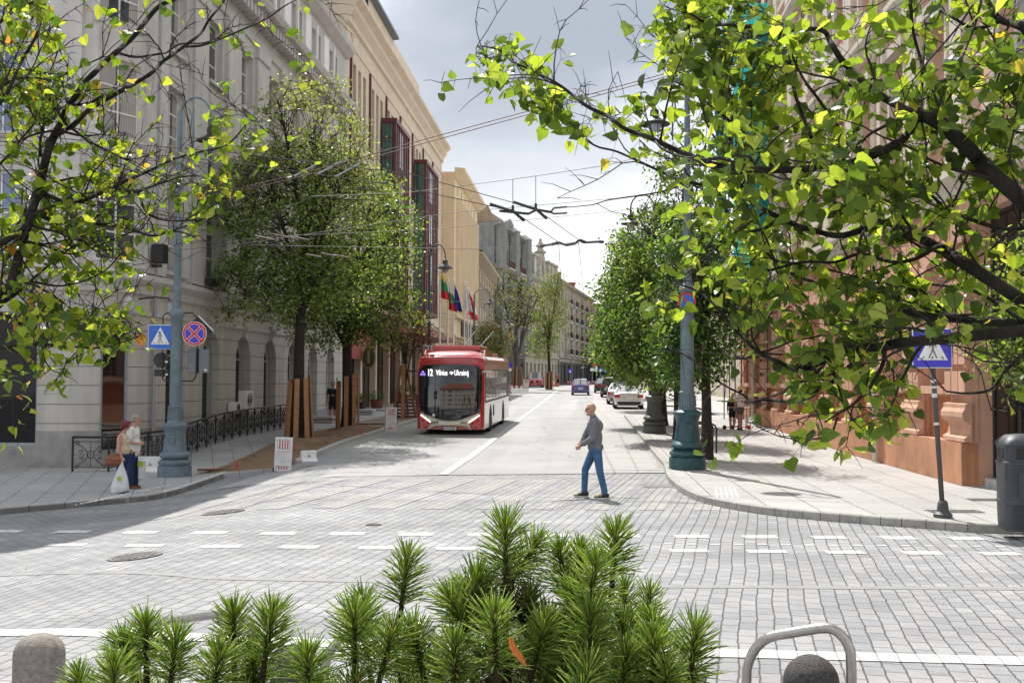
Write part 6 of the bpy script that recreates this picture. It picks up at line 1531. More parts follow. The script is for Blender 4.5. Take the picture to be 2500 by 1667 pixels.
def hoop(label,uL,uR,vL,vR,Y,mkr=.028):
    a_=P(uL,vL,Y);b_=P(uR,vR,Y-.25); o=thing('steel_hoop',label,'hoop barrier',(a_.x,Y,gz(a_.x,Y)),0,'stainless steel hoop barriers'); g0=gz(a_.x,Y)
    def l(p): return (p[0]-a_.x,p[1]-Y,p[2]-g0)
    D=Vector((b_.x-a_.x,b_.y-a_.y,b_.z-a_.z)); r_=.13; top=[]
    up=Vector((0,0,1)); dn=D.normalized()
    P0=Vector((a_.x,a_.y,g0)); P1=Vector((b_.x,b_.y,g0)); pts=[P0,Vector(a_)-up*r_*2]
    for k in range(1,7): t=k/7*PI/2; pts.append(Vector(a_)+dn*(r_*1.3)*(1-math.cos(t))-up*(r_*1.6)*(1-math.sin(t)))
    pts.append(Vector(a_)+dn*r_*1.4); pts.append(Vector(b_)-dn*r_*1.4)
    for k in range(1,7): t=k/7*PI/2; pts.append(Vector(b_)-dn*(r_*1.3)*(1-math.sin(t))-up*(r_*1.6)*(1-math.cos(t)))
    pts+= [Vector(b_)-up*r_*2,P1]
    MB().tube([l(p) for p in pts],mkr,14).build('tube','steel',o,smooth=True); 
    for p in (P0,P1): q=l(p); MB().lathe([(.07,0),(.07,.012),(.035,.02)],c=q,n=16).build('flange','steel',o)
hoop('brushed steel hoop barrier around the black ball bollard, bottom right',1822,2078,1562,1520,6.3); hoop('brushed steel hoop barrier behind the left pine shoots',330,622,1524,1486,6.9); hoop('brushed steel hoop barrier whose left bend shows between the pine shoots',792,1075,1560,1520,6.5)
# bike racks right
def rack(label,u,v,L_,H,rz):
    p=G(u,v,.13); o=thing('bike_rack',label,'bike rack',(p.x,p.y,gz(p.x,p.y)+.125),rz,'black bicycle racks'); r_=.15
    MB().tube([(0,0,0),(0,0,H-r_),(-.04,0,H-.05),(-r_,0,H),(-L_+r_,0,H),(-L_+.04,0,H-.05),(-L_,0,H-r_),(-L_,0,0)],.028,8).build('tube','iron',o,smooth=True)
rack('black bicycle rack hoop right of the nearest pavement tree',1749,1106,.9,.85,R(14)); rack('black bicycle rack hoop just behind the nearest one',1740,1101,.9,.86,R(14)); rack('black bicycle rack hoop between the two right hand lamps',1651,1045,.8,.9,R(4))
# thin post, railing and far bits on right pavement
p=G(1768,1004,.14); tag(MB().tube([(p.x,p.y,gz(p.x,p.y)+.1),(p.x,p.y,gz(p.x,p.y)+2.3)],.035,6).build('post','iron_grey'),'slim grey post at the edge of the parking area','post')
p=G(1822,1045,.14); o=thing('ramp_railing','thin metal railing beside the family with scooters','railing',(p.x,p.y,gz(p.x,p.y)+.12),R(70)); MB().tube([(0,0,0),(0,0,.95),(1.2,0,.95),(1.2,0,0)],.022,6).build('rail','frame_grey',o); MB().tube([(0,0,.95),(-.9,-.1,0)],.02,6).build('stay','frame_grey',o)
# ================= PEOPLE ========================================================
mat('skin',(.46,.25,.17),.55,var=.06); mat('skin_tan',(.42,.22,.15),.55,var=.06); mat('jacket_grey',(.155,.16,.17),.85,var=.12,scale=12,bump=.3,bscale=25); mat('denim',(.045,.115,.23),.85,var=.25,scale=7,bump=.3,bscale=40); mat('denim_dark',(.012,.025,.085),.85,var=.2,scale=10); mat('shoe_dark',(.02,.02,.022),.7); mat('shoe_sole',(.55,.55,.5),.6); mat('shoe_yellow',(.40,.42,.12),.6); mat('blouse',(.50,.42,.29),.85,var=.3,scale=22); mat('shirt_white',(.66,.65,.63),.85,var=.06,scale=6,bump=.3,bscale=14); mat('hair_red',(.13,.012,.018),.6,var=.3,scale=30); mat('hair_grey',(.30,.275,.25),.8,var=.4,scale=30); mat('hair_dark',(.02,.015,.012),.7); mat('hair_blond',(.45,.30,.14),.7); mat('leather_brown',(.20,.055,.022),.4,var=.25,scale=12); mat('bag_white',(.60,.62,.60),.4,var=.08,scale=8); mat('cloth_black',(.012,.013,.018),.9); mat('straw',(.55,.45,.22),.9,var=.2,scale=30); mat('shorts_grey',(.10,.085,.085),.9,var=.5,scale=30); mat('print_green',(.35,.45,.03),.7); mat('scoot_red',(.5,.03,.02),.5)
def fuse(name,bones,par,mk,vox=.012,sm=4):
    """one continuous surface from tapered limbs: bones = (p,q,r1,r2) or ('e',centre,radii[,rot])"""
    mb=MB()
    for b in bones:
        if b[0]=='e': mb.ell(b[1],b[2],14,10,rot=b[3] if len(b)>3 else None)
        else:
            p,q=Vector(b[0]),Vector(b[1]); r1,r2=b[2],b[3]
            n=10; mb.tube([p.lerp(q,i/3) for i in range(4)],[r1+(r2-r1)*i/3 for i in range(4)],n); mb.ell(p,(r1,)*3,n,8); mb.ell(q,(r2,)*3,n,8)
    o=mb.build(name,mk,par); 
    m=o.modifiers.new('r','REMESH'); m.mode='VOXEL'; m.voxel_size=vox; m.use_smooth_shade=True
    s_=o.modifiers.new('s','SMOOTH'); s_.iterations=sm; s_.factor=.5
    dg=bpy.context.evaluated_depsgraph_get(); dg.update(); me=bpy.data.meshes.new_from_object(o.evaluated_get(dg)); me.name=name
    o.modifiers.clear(); o.data=me
    me.polygons.foreach_set('use_smooth',[True]*len(me.polygons)); return o
def hand(wr,d,side,r=.011,curl=.5,L=.17):
    """palm, four fingers and a thumb from the wrist along d"""
    wr=Vector(wr); d=Vector(d).normalized(); side=Vector(side).normalized(); nrm=d.cross(side).normalized(); B=[]
    pc=wr+d*L*.27; B.append((wr,wr+d*L*.45,.024,.026)); B.append((wr+side*.018,wr+d*L*.45+side*.025,.02,.018)); B.append((wr-side*.012,wr+d*L*.45-side*.025,.02,.018))
    for i,ln in enumerate((.85,1,.95,.75)):
        b=wr+d*L*.45+side*(.030-.020*i); k=b+(d*math.cos(curl)+nrm*math.sin(curl)).normalized()*L*.24*ln; t=k+(d*math.cos(curl*2.2)+nrm*math.sin(curl*2.2)).normalized()*L*.24*ln; B+= [(b,k,r,r*.95),(k,t,r*.95,r*.8)]
    b=wr+d*L*.12+side*.025; k=b+(d*.6+side*.7).normalized()*L*.25; B+= [(b,k,r*1.25,r*1.05),(k,k+(d*.9+nrm*.4).normalized()*L*.2,r*1.05,r*.85)]
    return B
def head(c,f,h=.235,jaw=True):
    """head with nose, brow, chin and ears; f = facing direction"""
    c=Vector(c); f=Vector(f).normalized(); up=Vector((0,0,1)); s=f.cross(up).normalized(); k=h/.235
    rot=Matrix((s,f,up)).transposed()
    B=[('e',c+up*.018*k,(.076*k,.094*k,.098*k),rot),('e',c+f*.028*k-up*.055*k,(.056*k,.062*k,.062*k),rot),('e',c+f*.062*k-up*.088*k,(.026*k,.022*k,.020*k),rot)]
    B+=[(c+f*.088*k+up*.02*k,c+f*.108*k-up*.022*k,.009*k,.014*k),(c+f*.083*k+up*.028*k+s*.03*k,c+f*.083*k+up*.028*k-s*.03*k,.011*k,.011*k),(c+f*.082*k-up*.052*k+s*.018*k,c+f*.082*k-up*.052*k-s*.018*k,.009*k,.009*k)]
    for q in (-1,1): B.append(('e',c+s*q*.078*k-up*.005*k-f*.005*k,(.010*k,.020*k,.032*k),rot))
    return B
def eyes(par,c,f,k=1,mk='black'):
    c=Vector(c); f=Vector(f).normalized(); s=f.cross(Vector((0,0,1))).normalized(); m=MB()
    for q in (-1,1): m.ell(c+f*.086*k+s*q*.031*k+Vector((0,0,.008*k)),(.012*k,.012*k,.008*k),8,6)
    m.build('eye',mk,par)
# ---- walking man
def man():
    p=G(1443,1215); k_=p.y/2700; o=thing('person','bald man in grey jacket and blue jeans walking left across the crossing','person',(p.x,p.y,gz(p.x,p.y)))
    f=Vector((-1,-.05,-.12)).normalized(); hc=(-.005,0,1.655)
    shN=(.055,-.19,1.42); elN=(.02,-.22,1.13); wrN=(-.20,-.17,.995); shF=(.05,.17,1.43); elF=(-.09,.22,1.17); wrF=(-.16,.16,1.02)
    hip=(.085,0,.93); hN=(.10,-.10,.90); hF=(.07,.10,.90); kN=(.155,-.12,.50); aN=(.245,-.13,.10); kF=(-.105,.09,.52); aF=(-.12,.09,.12)
    B=head(hc,f,.24)+[((.045,0,1.46),(.02,0,1.57),.055,.052),('e',(.07,0,1.30),(.115,.19,.20)),('e',(.09,0,1.02),(.11,.155,.16)),((.07,0,1.3),(.09,0,1.0),.12,.12)]
    B+=[(shN,elN,.050,.040),(elN,wrN,.040,.027),(shF,elF,.050,.040),(elF,wrF,.040,.027)]+hand(wrN,(-.75,0,-.65),(0,-.2,.6),curl=.7)
    B+=hand(wrF,(-.5,-.1,-.8),(0,.2,.6),curl=.7)
    B+=[(hN,kN,.085,.055),(kN,aN,.055,.036),(hF,kF,.085,.055),(kF,aF,.055,.036),(aN,(.16,-.14,.05),.035,.03),(aF,(-.2,.09,.05),.035,.03)]
    b=fuse('body',B,o,'skin',.0085,3); eyes(b,hc,f)
    J=[((.055,0,1.44),(.07,0,1.34),.10,.16),('e',(.075,0,1.32),(.135,.215,.17)),('e',(.08,0,1.12),(.135,.19,.22)),('e',(.10,0,.95),(.135,.18,.10)),((.055,-.10,1.44),shN,.07,.075),(shN,elN,.072,.060),(elN,Vector(elN).lerp(Vector(wrN),.80),.062,.052),((.055,.10,1.44),shF,.07,.075),(shF,elF,.072,.060),(elF,Vector(elF).lerp(Vector(wrF),.8),.062,.052),((.12,-.12,1.3),(.11,-.11,.93),.07,.085),((.0,-.05,1.35),(.0,-.04,.95),.06,.075),((.045,-.05,1.49),(.045,.05,1.49),.035,.035)]
    fuse('jacket',J,o,'jacket_grey',.012,3)
    m=MB(); m.lathe([(.062,0),(.066,.03),(.06,.055)],c=(.035,0,1.50),n=20); m.build('collar','jacket_grey',o,smooth=True)
    m=MB(); m.tube([Vector(elN).lerp(Vector(wrN),.72),Vector(elN).lerp(Vector(wrN),.84)],[.056,.054],12); m.build('cuff','jacket_grey',o)
    T=[('e',(.09,0,.93),(.125,.165,.10)),(hN,kN,.098,.070),(kN,(.238,-.13,.16),.070,.060),(hF,kF,.098,.070),(kF,(-.118,.09,.17),.070,.060),((.235,-.13,.18),(.24,-.13,.11),.060,.062),((-.118,.09,.18),(-.12,.09,.13),.060,.062)]
    fuse('jeans',T,o,'denim',.011,2)
    for a_,tz in ((aN,0),(aF,.0)):
        z=.0 if a_ is aF else -.01; x=a_[0]; y=a_[1]
        sh=fuse('shoe',[((x+.04,y,z+.07),(x-.04,y,z+.065),.048,.045),((x-.04,y,z+.055),(x-.17,y,z+.035),.042,.033)],o,'shoe_dark',.009,2)
        m=MB(); m.prism([(.085,0),(.08,.03),(-.19,.03),(-.21,.018),(-.20,0)],(x,y-.045,z),(1,0,0),(0,0,1),(0,.09,0)); m.build('sole','shoe_sole',sh,bevel=.01)
        m=MB(); m.ell((x-.15,y-.012,z+.055),(.05,.036,.022),10,6); m.build('toe_cap','shoe_yellow',sh)
    m=MB(); s_=f.cross(Vector((0,0,1))).normalized(); c=Vector(hc)
    for q in (-1,1): m.ell(c+f*.10+s_*q*.033+Vector((0,0,.012)),(.008,.026,.018),10,6); m.tube([c+f*.10+s_*q*.055+Vector((0,0,.018)),c+s_*q*.082+Vector((0,0,.02))],.004,4)
    m.build('sunglasses','black',o)
    m=MB(); m.tube([Vector(wrN)+Vector((.02,0,.015)),Vector(wrN)-Vector((.005,0,.005))],.031,12); m.build('wristwatch','black',o)
man()
def woman():
    p=G(292,1203,.12); s=.905; o=thing('person','red haired woman in a beige sleeveless blouse waiting on the left corner','person',(p.x,p.y,gz(p.x,p.y)+.12)); o.scale=(s,s,s)
    f=Vector((.95,.1,.0)).normalized(); hc=(.13,0,1.60)
    sh=(.04,-.16,1.36); el=(.04,-.20,1.08); wr=(.105,-.20,.86)
    B=head(hc,f,.225)+[((.06,0,1.40),(.10,0,1.50),.05,.048),('e',(.06,0,1.25),(.12,.17,.18)),('e',(.07,0,1.0),(.15,.17,.16)),((.06,0,1.25),(.07,0,.98),.12,.14),(sh,el,.052,.042),(el,wr,.042,.027),((.06,.16,1.36),(.10,.2,1.08),.05,.04),((.10,.2,1.08),(.2,.1,.98),.04,.027),((.07,-.09,.88),(.03,-.09,.48),.09,.06),((.03,-.09,.48),(.01,-.09,.09),.06,.04),((.07,.09,.88),(.05,.09,.48),.09,.06),((.05,.09,.48),(.04,.09,.09),.06,.04)]+hand(wr,(.25,0,-1),(1,0,.2),curl=.9)
    B+=hand((.2,.1,.98),(.8,-.4,-.1),(0,0,1),curl=.6)
    b=fuse('body',B,o,'skin',.009,3); eyes(b,hc,f,.95)
    fuse('blouse',[('e',(.06,0,1.26),(.14,.175,.17)),('e',(.10,0,1.22),(.13,.14,.10)),('e',(.07,0,1.02),(.17,.185,.17)),((.06,0,1.28),(.07,0,1.0),.14,.16),((.05,-.11,1.38),(.06,-.07,1.3),.05,.07),((.05,.11,1.38),(.06,.07,1.3),.05,.07)],o,'blouse',.012,3)
    fuse('jeans',[('e',(.07,0,.88),(.16,.18,.12)),((.07,-.09,.86),(.03,-.09,.48),.11,.080),((.03,-.09,.48),(.01,-.09,.10),.08,.075),((.07,.09,.86),(.05,.09,.48),.11,.08),((.05,.09,.48),(.04,.09,.10),.08,.075)],o,'denim_dark',.012,2)
    h=Vector(hc); fuse('hair',[('e',h+Vector((-.03,0,.045)),(.105,.095,.09)),('e',h+Vector((-.06,0,-.02)),(.075,.092,.09)),('e',h+Vector((.03,-.06,.02)),(.06,.04,.07)),('e',h+Vector((.03,.06,.02)),(.06,.04,.07)),('e',h+Vector((.05,0,.085)),(.06,.07,.035))],o,'hair_red',.011,2)
    for y in (-.09,.09): 
        m=fuse('shoe',[((-.02,y,.05),(.16,y,.04),.048,.036)],o,'frame_grey',.01,2)
    # handbag on the hip, held by a strap: its own thing
    def world(v): return (p.x+v[0]*s,p.y+v[1]*s,gz(p.x,p.y)+.12+v[2]*s)
    q=thing('handbag','brown leather handbag on the hip of the red haired woman','handbag',world((-.09,-.17,.80))); fuse('pouch',[((-.12,0,0),(.12,0,.01),.075,.08),((-.12,0,-.06),(.12,0,-.06),.08,.08),((-.08,0,.07),(.09,0,.07),.05,.05)],q,'leather_brown',.012,3)
    MB().tube([(-.10,0,.08),(-.04,.03,.22),(.06,.05,.24),(.12,.03,.08)],.010,6).build('strap','leather_brown',q); MB().tube([(.06,.05,.22),(.11,.09,.36),(.13,.1,.55)],.008,5).build('shoulder_strap','leather_brown',q)
    q=thing('carrier_bag','white plastic carrier bag hanging from the hand of the red haired woman','carrier bag',world((.115,-.20,.79)))
    m=MB(); rings=[]; 
    for j,(w_,d_,z) in enumerate(((.02,.02,.02),(.04,.03,-.10),(.10,.06,-.25),(.16,.09,-.42),(.195,.11,-.56),(.20,.115,-.64),(.17,.10,-.69),(.10,.06,-.70))):
        ring=[]
        for k in range(20): a_=2*PI*k/20; rr=1+.06*math.sin(5*a_+j)+.04*math.sin(3*a_-j*2); ring.append(m.av((w_*rr*math.cos(a_)-.02*j/3,d_*rr*math.sin(a_),z+ .035*math.cos(a_)*(j>4))))
        rings.append(ring)
    for a_,b_ in zip(rings[:-1],rings[1:]):
        for k in range(20): m.af((a_[k],b_[k],b_[(k+1)%20],a_[(k+1)%20]))
    m.af(rings[-1]); m.build('bag','bag_white',q,smooth=True); m=MB(); m.tube([(-.02,0,.02),(-.015,0,.09),(.02,0,.02)],.008,5); m.build('handle','bag_white',q)
    m=MB(); m.lathe([(.05,0),(.05,.006)],c=(-.02,-.098,-.38),n=14,ax=Matrix.Rotation(PI/2-.25,3,'X')); m.build('print','print_green',q)
woman()
def oldman():
    p=G(312,1195,.12); p=Vector((p.x,p.y+.15,0)); s=.945; o=thing('person','grey haired man in a white T-shirt standing behind the red haired woman','person',(p.x,p.y,gz(p.x,p.y)+.12)); o.scale=(s,s,s)
    f=Vector((.9,.4,0)).normalized(); hc=(.12,0,1.64); sh=(.06,-.19,1.40); el=(.03,-.24,1.12); wr=(.25,-.16,1.08)
    B=head(hc,f,.235)+[((.06,0,1.44),(.09,0,1.55),.058,.055),('e',(.05,0,1.28),(.12,.18,.2)),((.05,0,1.28),(.06,0,.98),.13,.14),(sh,el,.052,.044),(el,wr,.042,.028),((.06,.19,1.4),(.06,.23,1.12),.05,.042),((.06,.23,1.12),(.12,.2,.88),.042,.028),((.05,-.09,.9),(.04,-.09,.5),.09,.06),((.04,-.09,.5),(.03,-.09,.09),.06,.04),((.05,.09,.9),(.07,.1,.5),.09,.06),((.07,.1,.5),(.09,.1,.09),.06,.04)]+hand(wr,(1,.2,.1),(0,0,1),curl=.6)+hand((.12,.2,.88),(.1,0,-1),(1,0,0),curl=.6)
    b=fuse('body',B,o,'skin',.009,3); eyes(b,hc,f)
    fuse('t_shirt',[('e',(.05,0,1.30),(.15,.215,.17)),('e',(.07,0,1.05),(.165,.195,.2)),('e',(.06,0,.93),(.165,.19,.09)),((.06,-.1,1.42),sh,.07,.07),(sh,Vector(sh).lerp(Vector(el),.65),.078,.072),((.06,.1,1.42),(.06,.19,1.4),.07,.07),((.06,.19,1.4),(.06,.22,1.22),.078,.072),((.05,0,1.3),(.06,0,.9),.14,.16)],o,'shirt_white',.012,3)
    fuse('jeans',[('e',(.05,0,.90),(.15,.17,.10)),((.05,-.09,.88),(.04,-.09,.5),.10,.075),((.04,-.09,.5),(.03,-.09,.10),.075,.07),((.05,.09,.88),(.07,.1,.5),.10,.075),((.07,.1,.5),(.09,.1,.10),.075,.07)],o,'denim_dark',.012,2)
    h=Vector(hc); fuse('hair',[('e',h+Vector((-.02,-.01,.055)),(.10,.088,.075)),('e',h+Vector((-.055,-.02,.0)),(.06,.08,.075))],o,'hair_grey',.011,1)
    for y in (-.09,.10): fuse('shoe',[((.02,y,.05),(.19,y,.04),.048,.038)],o,'leather_brown',.01,2)
    q=thing('tote_bag','white and violet patterned bag seen behind the legs of the waiting couple','bag',(p.x-.16,p.y+.05,gz(p.x,p.y)+.60)); MB().box((0,0,-.02),(.30,.12,.42),tap=.95).build('bag','bag_white',q,bevel=.03); MB().box((.09,-.062,0),(.10,.005,.36)).build('print','sign_violet',q); MB().tube([(-.08,0,.19),(0,0,.34),(.08,0,.19)],.01,5).build('handle','bag_white',q)
    q=thing('wrapped_pack','white and yellow wrapped pack carried beside the man in the white T-shirt','pack',(p.x+.22,p.y+.1,gz(p.x,p.y)+.55)); MB().box((0,0,0),(.13,.2,.44)).build('pack','bag_white',q,bevel=.03); MB().box((0,-.102,.13),(.13,.006,.12)).build('print','print_green',q); MB().tube([(-.03,0,.22),(-.05,.0,.3),(.03,0,.22)],.008,5).build('handle','bag_white',q)
oldman()
def simple_person(label,x,y,z,H,f,cols,cat='person',hat=None,stride=.12,arms=None,group=None):
    o=thing('person',label,'person',(x,y,z),math.atan2(f[1],f[0])); k=H/1.75; o.scale=(k,k,k)
    hc=(.01,0,1.64); F_=(1,0,0); top,bot,hair,shoe,shortsleeve,short=cols
    aL=arms or ((0,-.19,1.42),(-.06,-.24,1.14),(.05,-.24,.90)); aR=((0,.19,1.42),(.04,.24,1.14),(.12,.22,.92))
    B=head(hc,F_,.235)+[((0,0,1.44),(.0,0,1.55),.055,.052),('e',(0,0,1.28),(.11,.17,.2)),((0,0,1.28),(0,0,.98),.12,.12)]
    for a_,b_,c_ in (aL,aR): B+=[(a_,b_,.046,.036),(b_,c_,.036,.025)]+hand(c_,Vector(c_)-Vector(b_),(1,0,0),curl=.5)
    st=stride; L_=[((0,-.09,.9),(st*.8,-.09,.5),(st,-.09,.09)),((0,.09,.9),(-st*.1,.09,.5),(-st,.09,.10))]
    for a_,b_,c_ in L_: B+=[(a_,b_,.082,.055),(b_,c_,.055,.036)]
    b=fuse('body',B,o,'skin_tan',.013,2); eyes(b,hc,F_)
    fuse('top',[('e',(0,0,1.3),(.13,.195,.17)),('e',(0,0,1.05),(.13,.175,.2)),((0,-.1,1.42),aL[0],.06,.062),((0,.1,1.42),aR[0],.06,.062)]+[(a_,Vector(a_).lerp(Vector(b_),shortsleeve),.066,.058) for a_,b_,_ in (aL,aR)],o,top,.014,2)
    fuse('shorts' if short<.9 else 'trousers',[('e',(0,0,.92),(.13,.17,.10))]+[(a_,Vector(a_).lerp(Vector(b_),min(short,1)),.095,.08) for a_,b_,_ in L_],o,bot,.014,2)
    if hair=='none': pass
    else: fuse('hair',[('e',Vector(hc)+Vector((-.02,0,.05)),(.095,.088,.08)),('e',Vector(hc)+Vector((-.05,0,-.01)),(.06,.08,.10))],o,hair,.013,1)
    for _,_,c_ in L_: fuse('shoe',[((c_[0]-.03,c_[1],c_[2]-.04),(c_[0]+.14,c_[1],c_[2]-.05),.045,.035)],o,shoe,.013,1)
    if hat: MB().lathe([(.10,.0),(.20,-.02),(.21,-.03),(.20,-.01),(.11,.03),(.105,.10),(.07,.13),(.005,.135)],c=Vector(hc)+Vector((0,0,.06)),n=22).build('hat',hat,o,smooth=True)
    return o
p=G(812,1030,.14); simple_person('man in black shirt and shorts walking between the two guarded trees',p.x,p.y,gz(p.x,p.y)+.12,1.76,(.1,-1),('cloth_black','cloth_black','hair_dark','shoe_dark',.5,.75))
p=G(1808,1049,.14); simple_person('woman in a straw hat and shorts beside the children with scooters',p.x,p.y,gz(p.x,p.y)+.12,1.68,(-.5,.8),('shirt_white','shorts_grey','hair_dark','shoe_dark',.6,.5),hat='straw',stride=.05,arms=((0,-.19,1.42),(.12,-.22,1.2),(.32,-.1,1.12)))
p=G(1787,1047,.14); simple_person('child in a long black T-shirt standing with its back to the viewer',p.x,p.y,gz(p.x,p.y)+.12,1.32,(.1,1),('cloth_black','cloth_black','hair_blond','shoe_dark',.5,.55),stride=.05)
p=G(1792,1040,.14); simple_person('child in a pale cap half hidden behind the child in black',p.x+.05,p.y+.5,gz(p.x,p.y)+.12,1.38,(-.2,-1),('print_green','shorts_grey','hair_dark','shoe_dark',.5,.5),hat='straw',stride=.04)
p=G(1362,943,.1); simple_person('distant walker in brown clothes near the striped barriers',p.x,p.y,gz(p.x,p.y)+.05,1.75,(.2,-1),('leather_brown','cloth_black','hair_dark','shoe_dark',.6,1))
for k,(u,rz,mk) in enumerate(((1783,R(20),'frame_dark'),(1804,R(-30),'scoot_red'))):
    p=G(u,1047,.14); o=thing('kick_scooter',['kick scooter with a white basket at the feet of the child in black','red wheeled kick scooter in front of the woman in the hat'][k],'scooter',(p.x,p.y-.15,gz(p.x,p.y)+.125),rz,'kick scooters')
    MB().box((0,0,.10),(.5,.11,.025)).build('deck',mk,o,bevel=.008); MB().tube([(.26,0,.11),(.34,0,.2),(.27,0,.82)],.016,8).build('stem',mk,o); MB().tube([(.27,-.18,.82),(.27,.18,.82)],.014,8).build('handlebar','black',o)
    for x in (-.3,.38): MB().lathe([(.05,-.015),(.085,-.018),(.09,0),(.085,.018),(.05,.015)],c=(x,0,.09),n=18,ax=Matrix.Rotation(PI/2,3,'X')).build('wheel','scoot_red' if k else 'black',o)
    if k==0: MB().box((.42,0,.50),(.2,.26,.2),tap=1.2).build('basket','frame_grey',o)

# ================= TREES ===========================================================
def blob_leaf(mb,p,q,sz,fold=.25,kind='lime',r=random):
    """leaf with pointed tip and folded midrib, q=rotation matrix, base at p, tip along +y"""
    if kind=='lime':
        prof=[(0,0),(.30,-.06),(.48,.18),(.46,.46),(.26,.78)]; tip=(0,1.08)
        j=[r.uniform(.80,1.2) for _ in range(4)]; cu_=r.uniform(-.25,.55); tw_=r.uniform(-.25,.25)
        i0=mb.av(p); tipi=mb.av(p+q@Vector((r.uniform(-.06,.06)*sz,tip[1]*sz,-cu_*1.15*sz))); mid=mb.av(p+q@Vector((0,.5*sz,-.25*cu_*sz)))
        for s_ in (-1,1):
            ids=[mb.av(p+q@Vector((s_*x*sz*j[k%4],y*sz,(fold*x-cu_*y*y-(.5*cu_)*x*x+tw_*s_*x*y)*sz))) for k,(x,y) in enumerate(prof[1:])]
            a=[i0]+ids+[tipi]
            if s_>0: mb.af((i0,a[1],a[2],mid)); mb.af((mid,a[2],a[3],a[4])); mb.af((mid,a[4],a[5]))
            else: mb.af((mid,a[2],a[1],i0)); mb.af((a[4],a[3],a[2],mid)); mb.af((a[5],a[4],mid))
    else:
        a=mb.av(p);b=mb.av(p+q@Vector((.32*sz,.45*sz,.10*sz)));c=mb.av(p+q@Vector((0,sz,0)));d=mb.av(p+q@Vector((-.32*sz,.45*sz,.10*sz)))
        mb.af((a,b,c,d))
def rrot(r,droop=0,yaw=None):
    return Matrix.Rotation(r.uniform(0,2*PI) if yaw is None else yaw,3,'Z')@Matrix.Rotation(r.gauss(-.5+droop,.6),3,'X')@Matrix.Rotation(r.uniform(-1.1,1.1),3,'Y')
def tree(name,label,x,y,z,H,tr,crown,leafk,n_att,n_leaf,lsz,bark='bark',seed=1,limb0=.3,group=None,cat='tree',spread=.35,lean=(0,0),nl=6,top=None,twigr=.012,kinds=None):
    """crown: list of ellipsoids (cx,cy,cz,rx,ry,rz,weight) relative to the base"""
    r=random.Random(seed); o=thing(name,label,cat,(x,y,z),0,group)
    tot=sum(c[6] for c in crown); cz0=min(c[2]-c[5] for c in crown); cz1=max(c[2]+c[5] for c in crown)
    wood=MB(); tw=MB()
    # trunk
    th=cz0+(cz1-cz0)*.45 if H is None else H; pts=[]
    for i in range(7):
        t=i/6; pts.append(Vector((lean[0]*t+.12*math.sin(t*4+seed)*t,lean[1]*t+.1*math.cos(t*3+seed)*t-.1*0,th*t)))
    wood.tube(pts,[tr*(1.25 if i==0 else 1-.5*i/6) for i in range(7)],12); wood.lathe([(tr*1.6,-.1),(tr*1.3,.1),(tr*1.05,.4)],n=12)
    # limbs
    def trunk_at(zz): t=min(max(zz/th,0),1)*6; i=min(int(t),5); return pts[i].lerp(pts[i+1],t-i)
    limbs=[]
    for i in range(nl):
        c=r.choices(crown,[q[6] for q in crown])[0]; a_=2*PI*i/nl+r.uniform(-.3,.3); e=Vector((c[0]+c[3]*.6*math.cos(a_),c[1]+c[4]*.6*math.sin(a_),c[2]+c[5]*r.uniform(-.2,.8)))
        z0=th*r.uniform(limb0,.95); s=trunk_at(z0); m1=s.lerp(e,.35)+Vector((0,0,(e.z-s.z)*.0+.25)); m2=s.lerp(e,.7)+Vector((0,0,.2)); L=[Vector(p) for p in bez([tuple(s),tuple(m1),tuple(m2),tuple(e)],4)]; limbs.append(L)
        wood.tube(L,[tr*.42*(1-.75*k/len(L)) for k in range(len(L))],7)
    limbs.append(pts[2:])
    nodes=[p for L in limbs for p in L]
    lf=[MB() for _ in leafk]; 
    for i in range(n_att):
        c=r.choices(crown,[q[6] for q in crown])[0]
        while True:
            d=Vector((r.uniform(-1,1),r.uniform(-1,1),r.uniform(-1,1)))
            if d.length<1: break
        d=d*(d.length**-.35 if d.length>.01 else 1)
        p=Vector((c[0]+d.x*c[3],c[1]+d.y*c[4],c[2]+d.z*c[5])); 
        nn=mnoise.noise(p*.9+Vector((seed,0,0)))
        if nn<-.22: continue
        cand=[q for q in nodes if q.z<p.z+.3] or nodes
        b=min(r.sample(cand,min(26,len(cand))),key=lambda q:(q-p).length)
        mid=b.lerp(p,.5)+Vector((0,0,.12*(p-b).length*.5)); tw.tube([b,mid,p,p+(p-mid).normalized()*.25],[twigr*1.5,twigr,twigr*.6,twigr*.2],4,cap=False)
        if i%3==0: nodes.append(p)
        k=0 
        if kinds: k=kinds(p,r)
        m=lf[k]
        for j in range(n_leaf):
            q=p+Vector((r.gauss(0,spread),r.gauss(0,spread),r.gauss(-.03,spread*.7))); blob_leaf(m,q,rrot(r),lsz*r.uniform(.7,1.3),kind='s',r=r)
    t_=wood.build('trunk',bark,o,smooth=True); tw.build('twigs','bark',t_)
    for m,kf in zip(lf,leafk):
        if m.f: m.build('crown',kf,o)
    return o
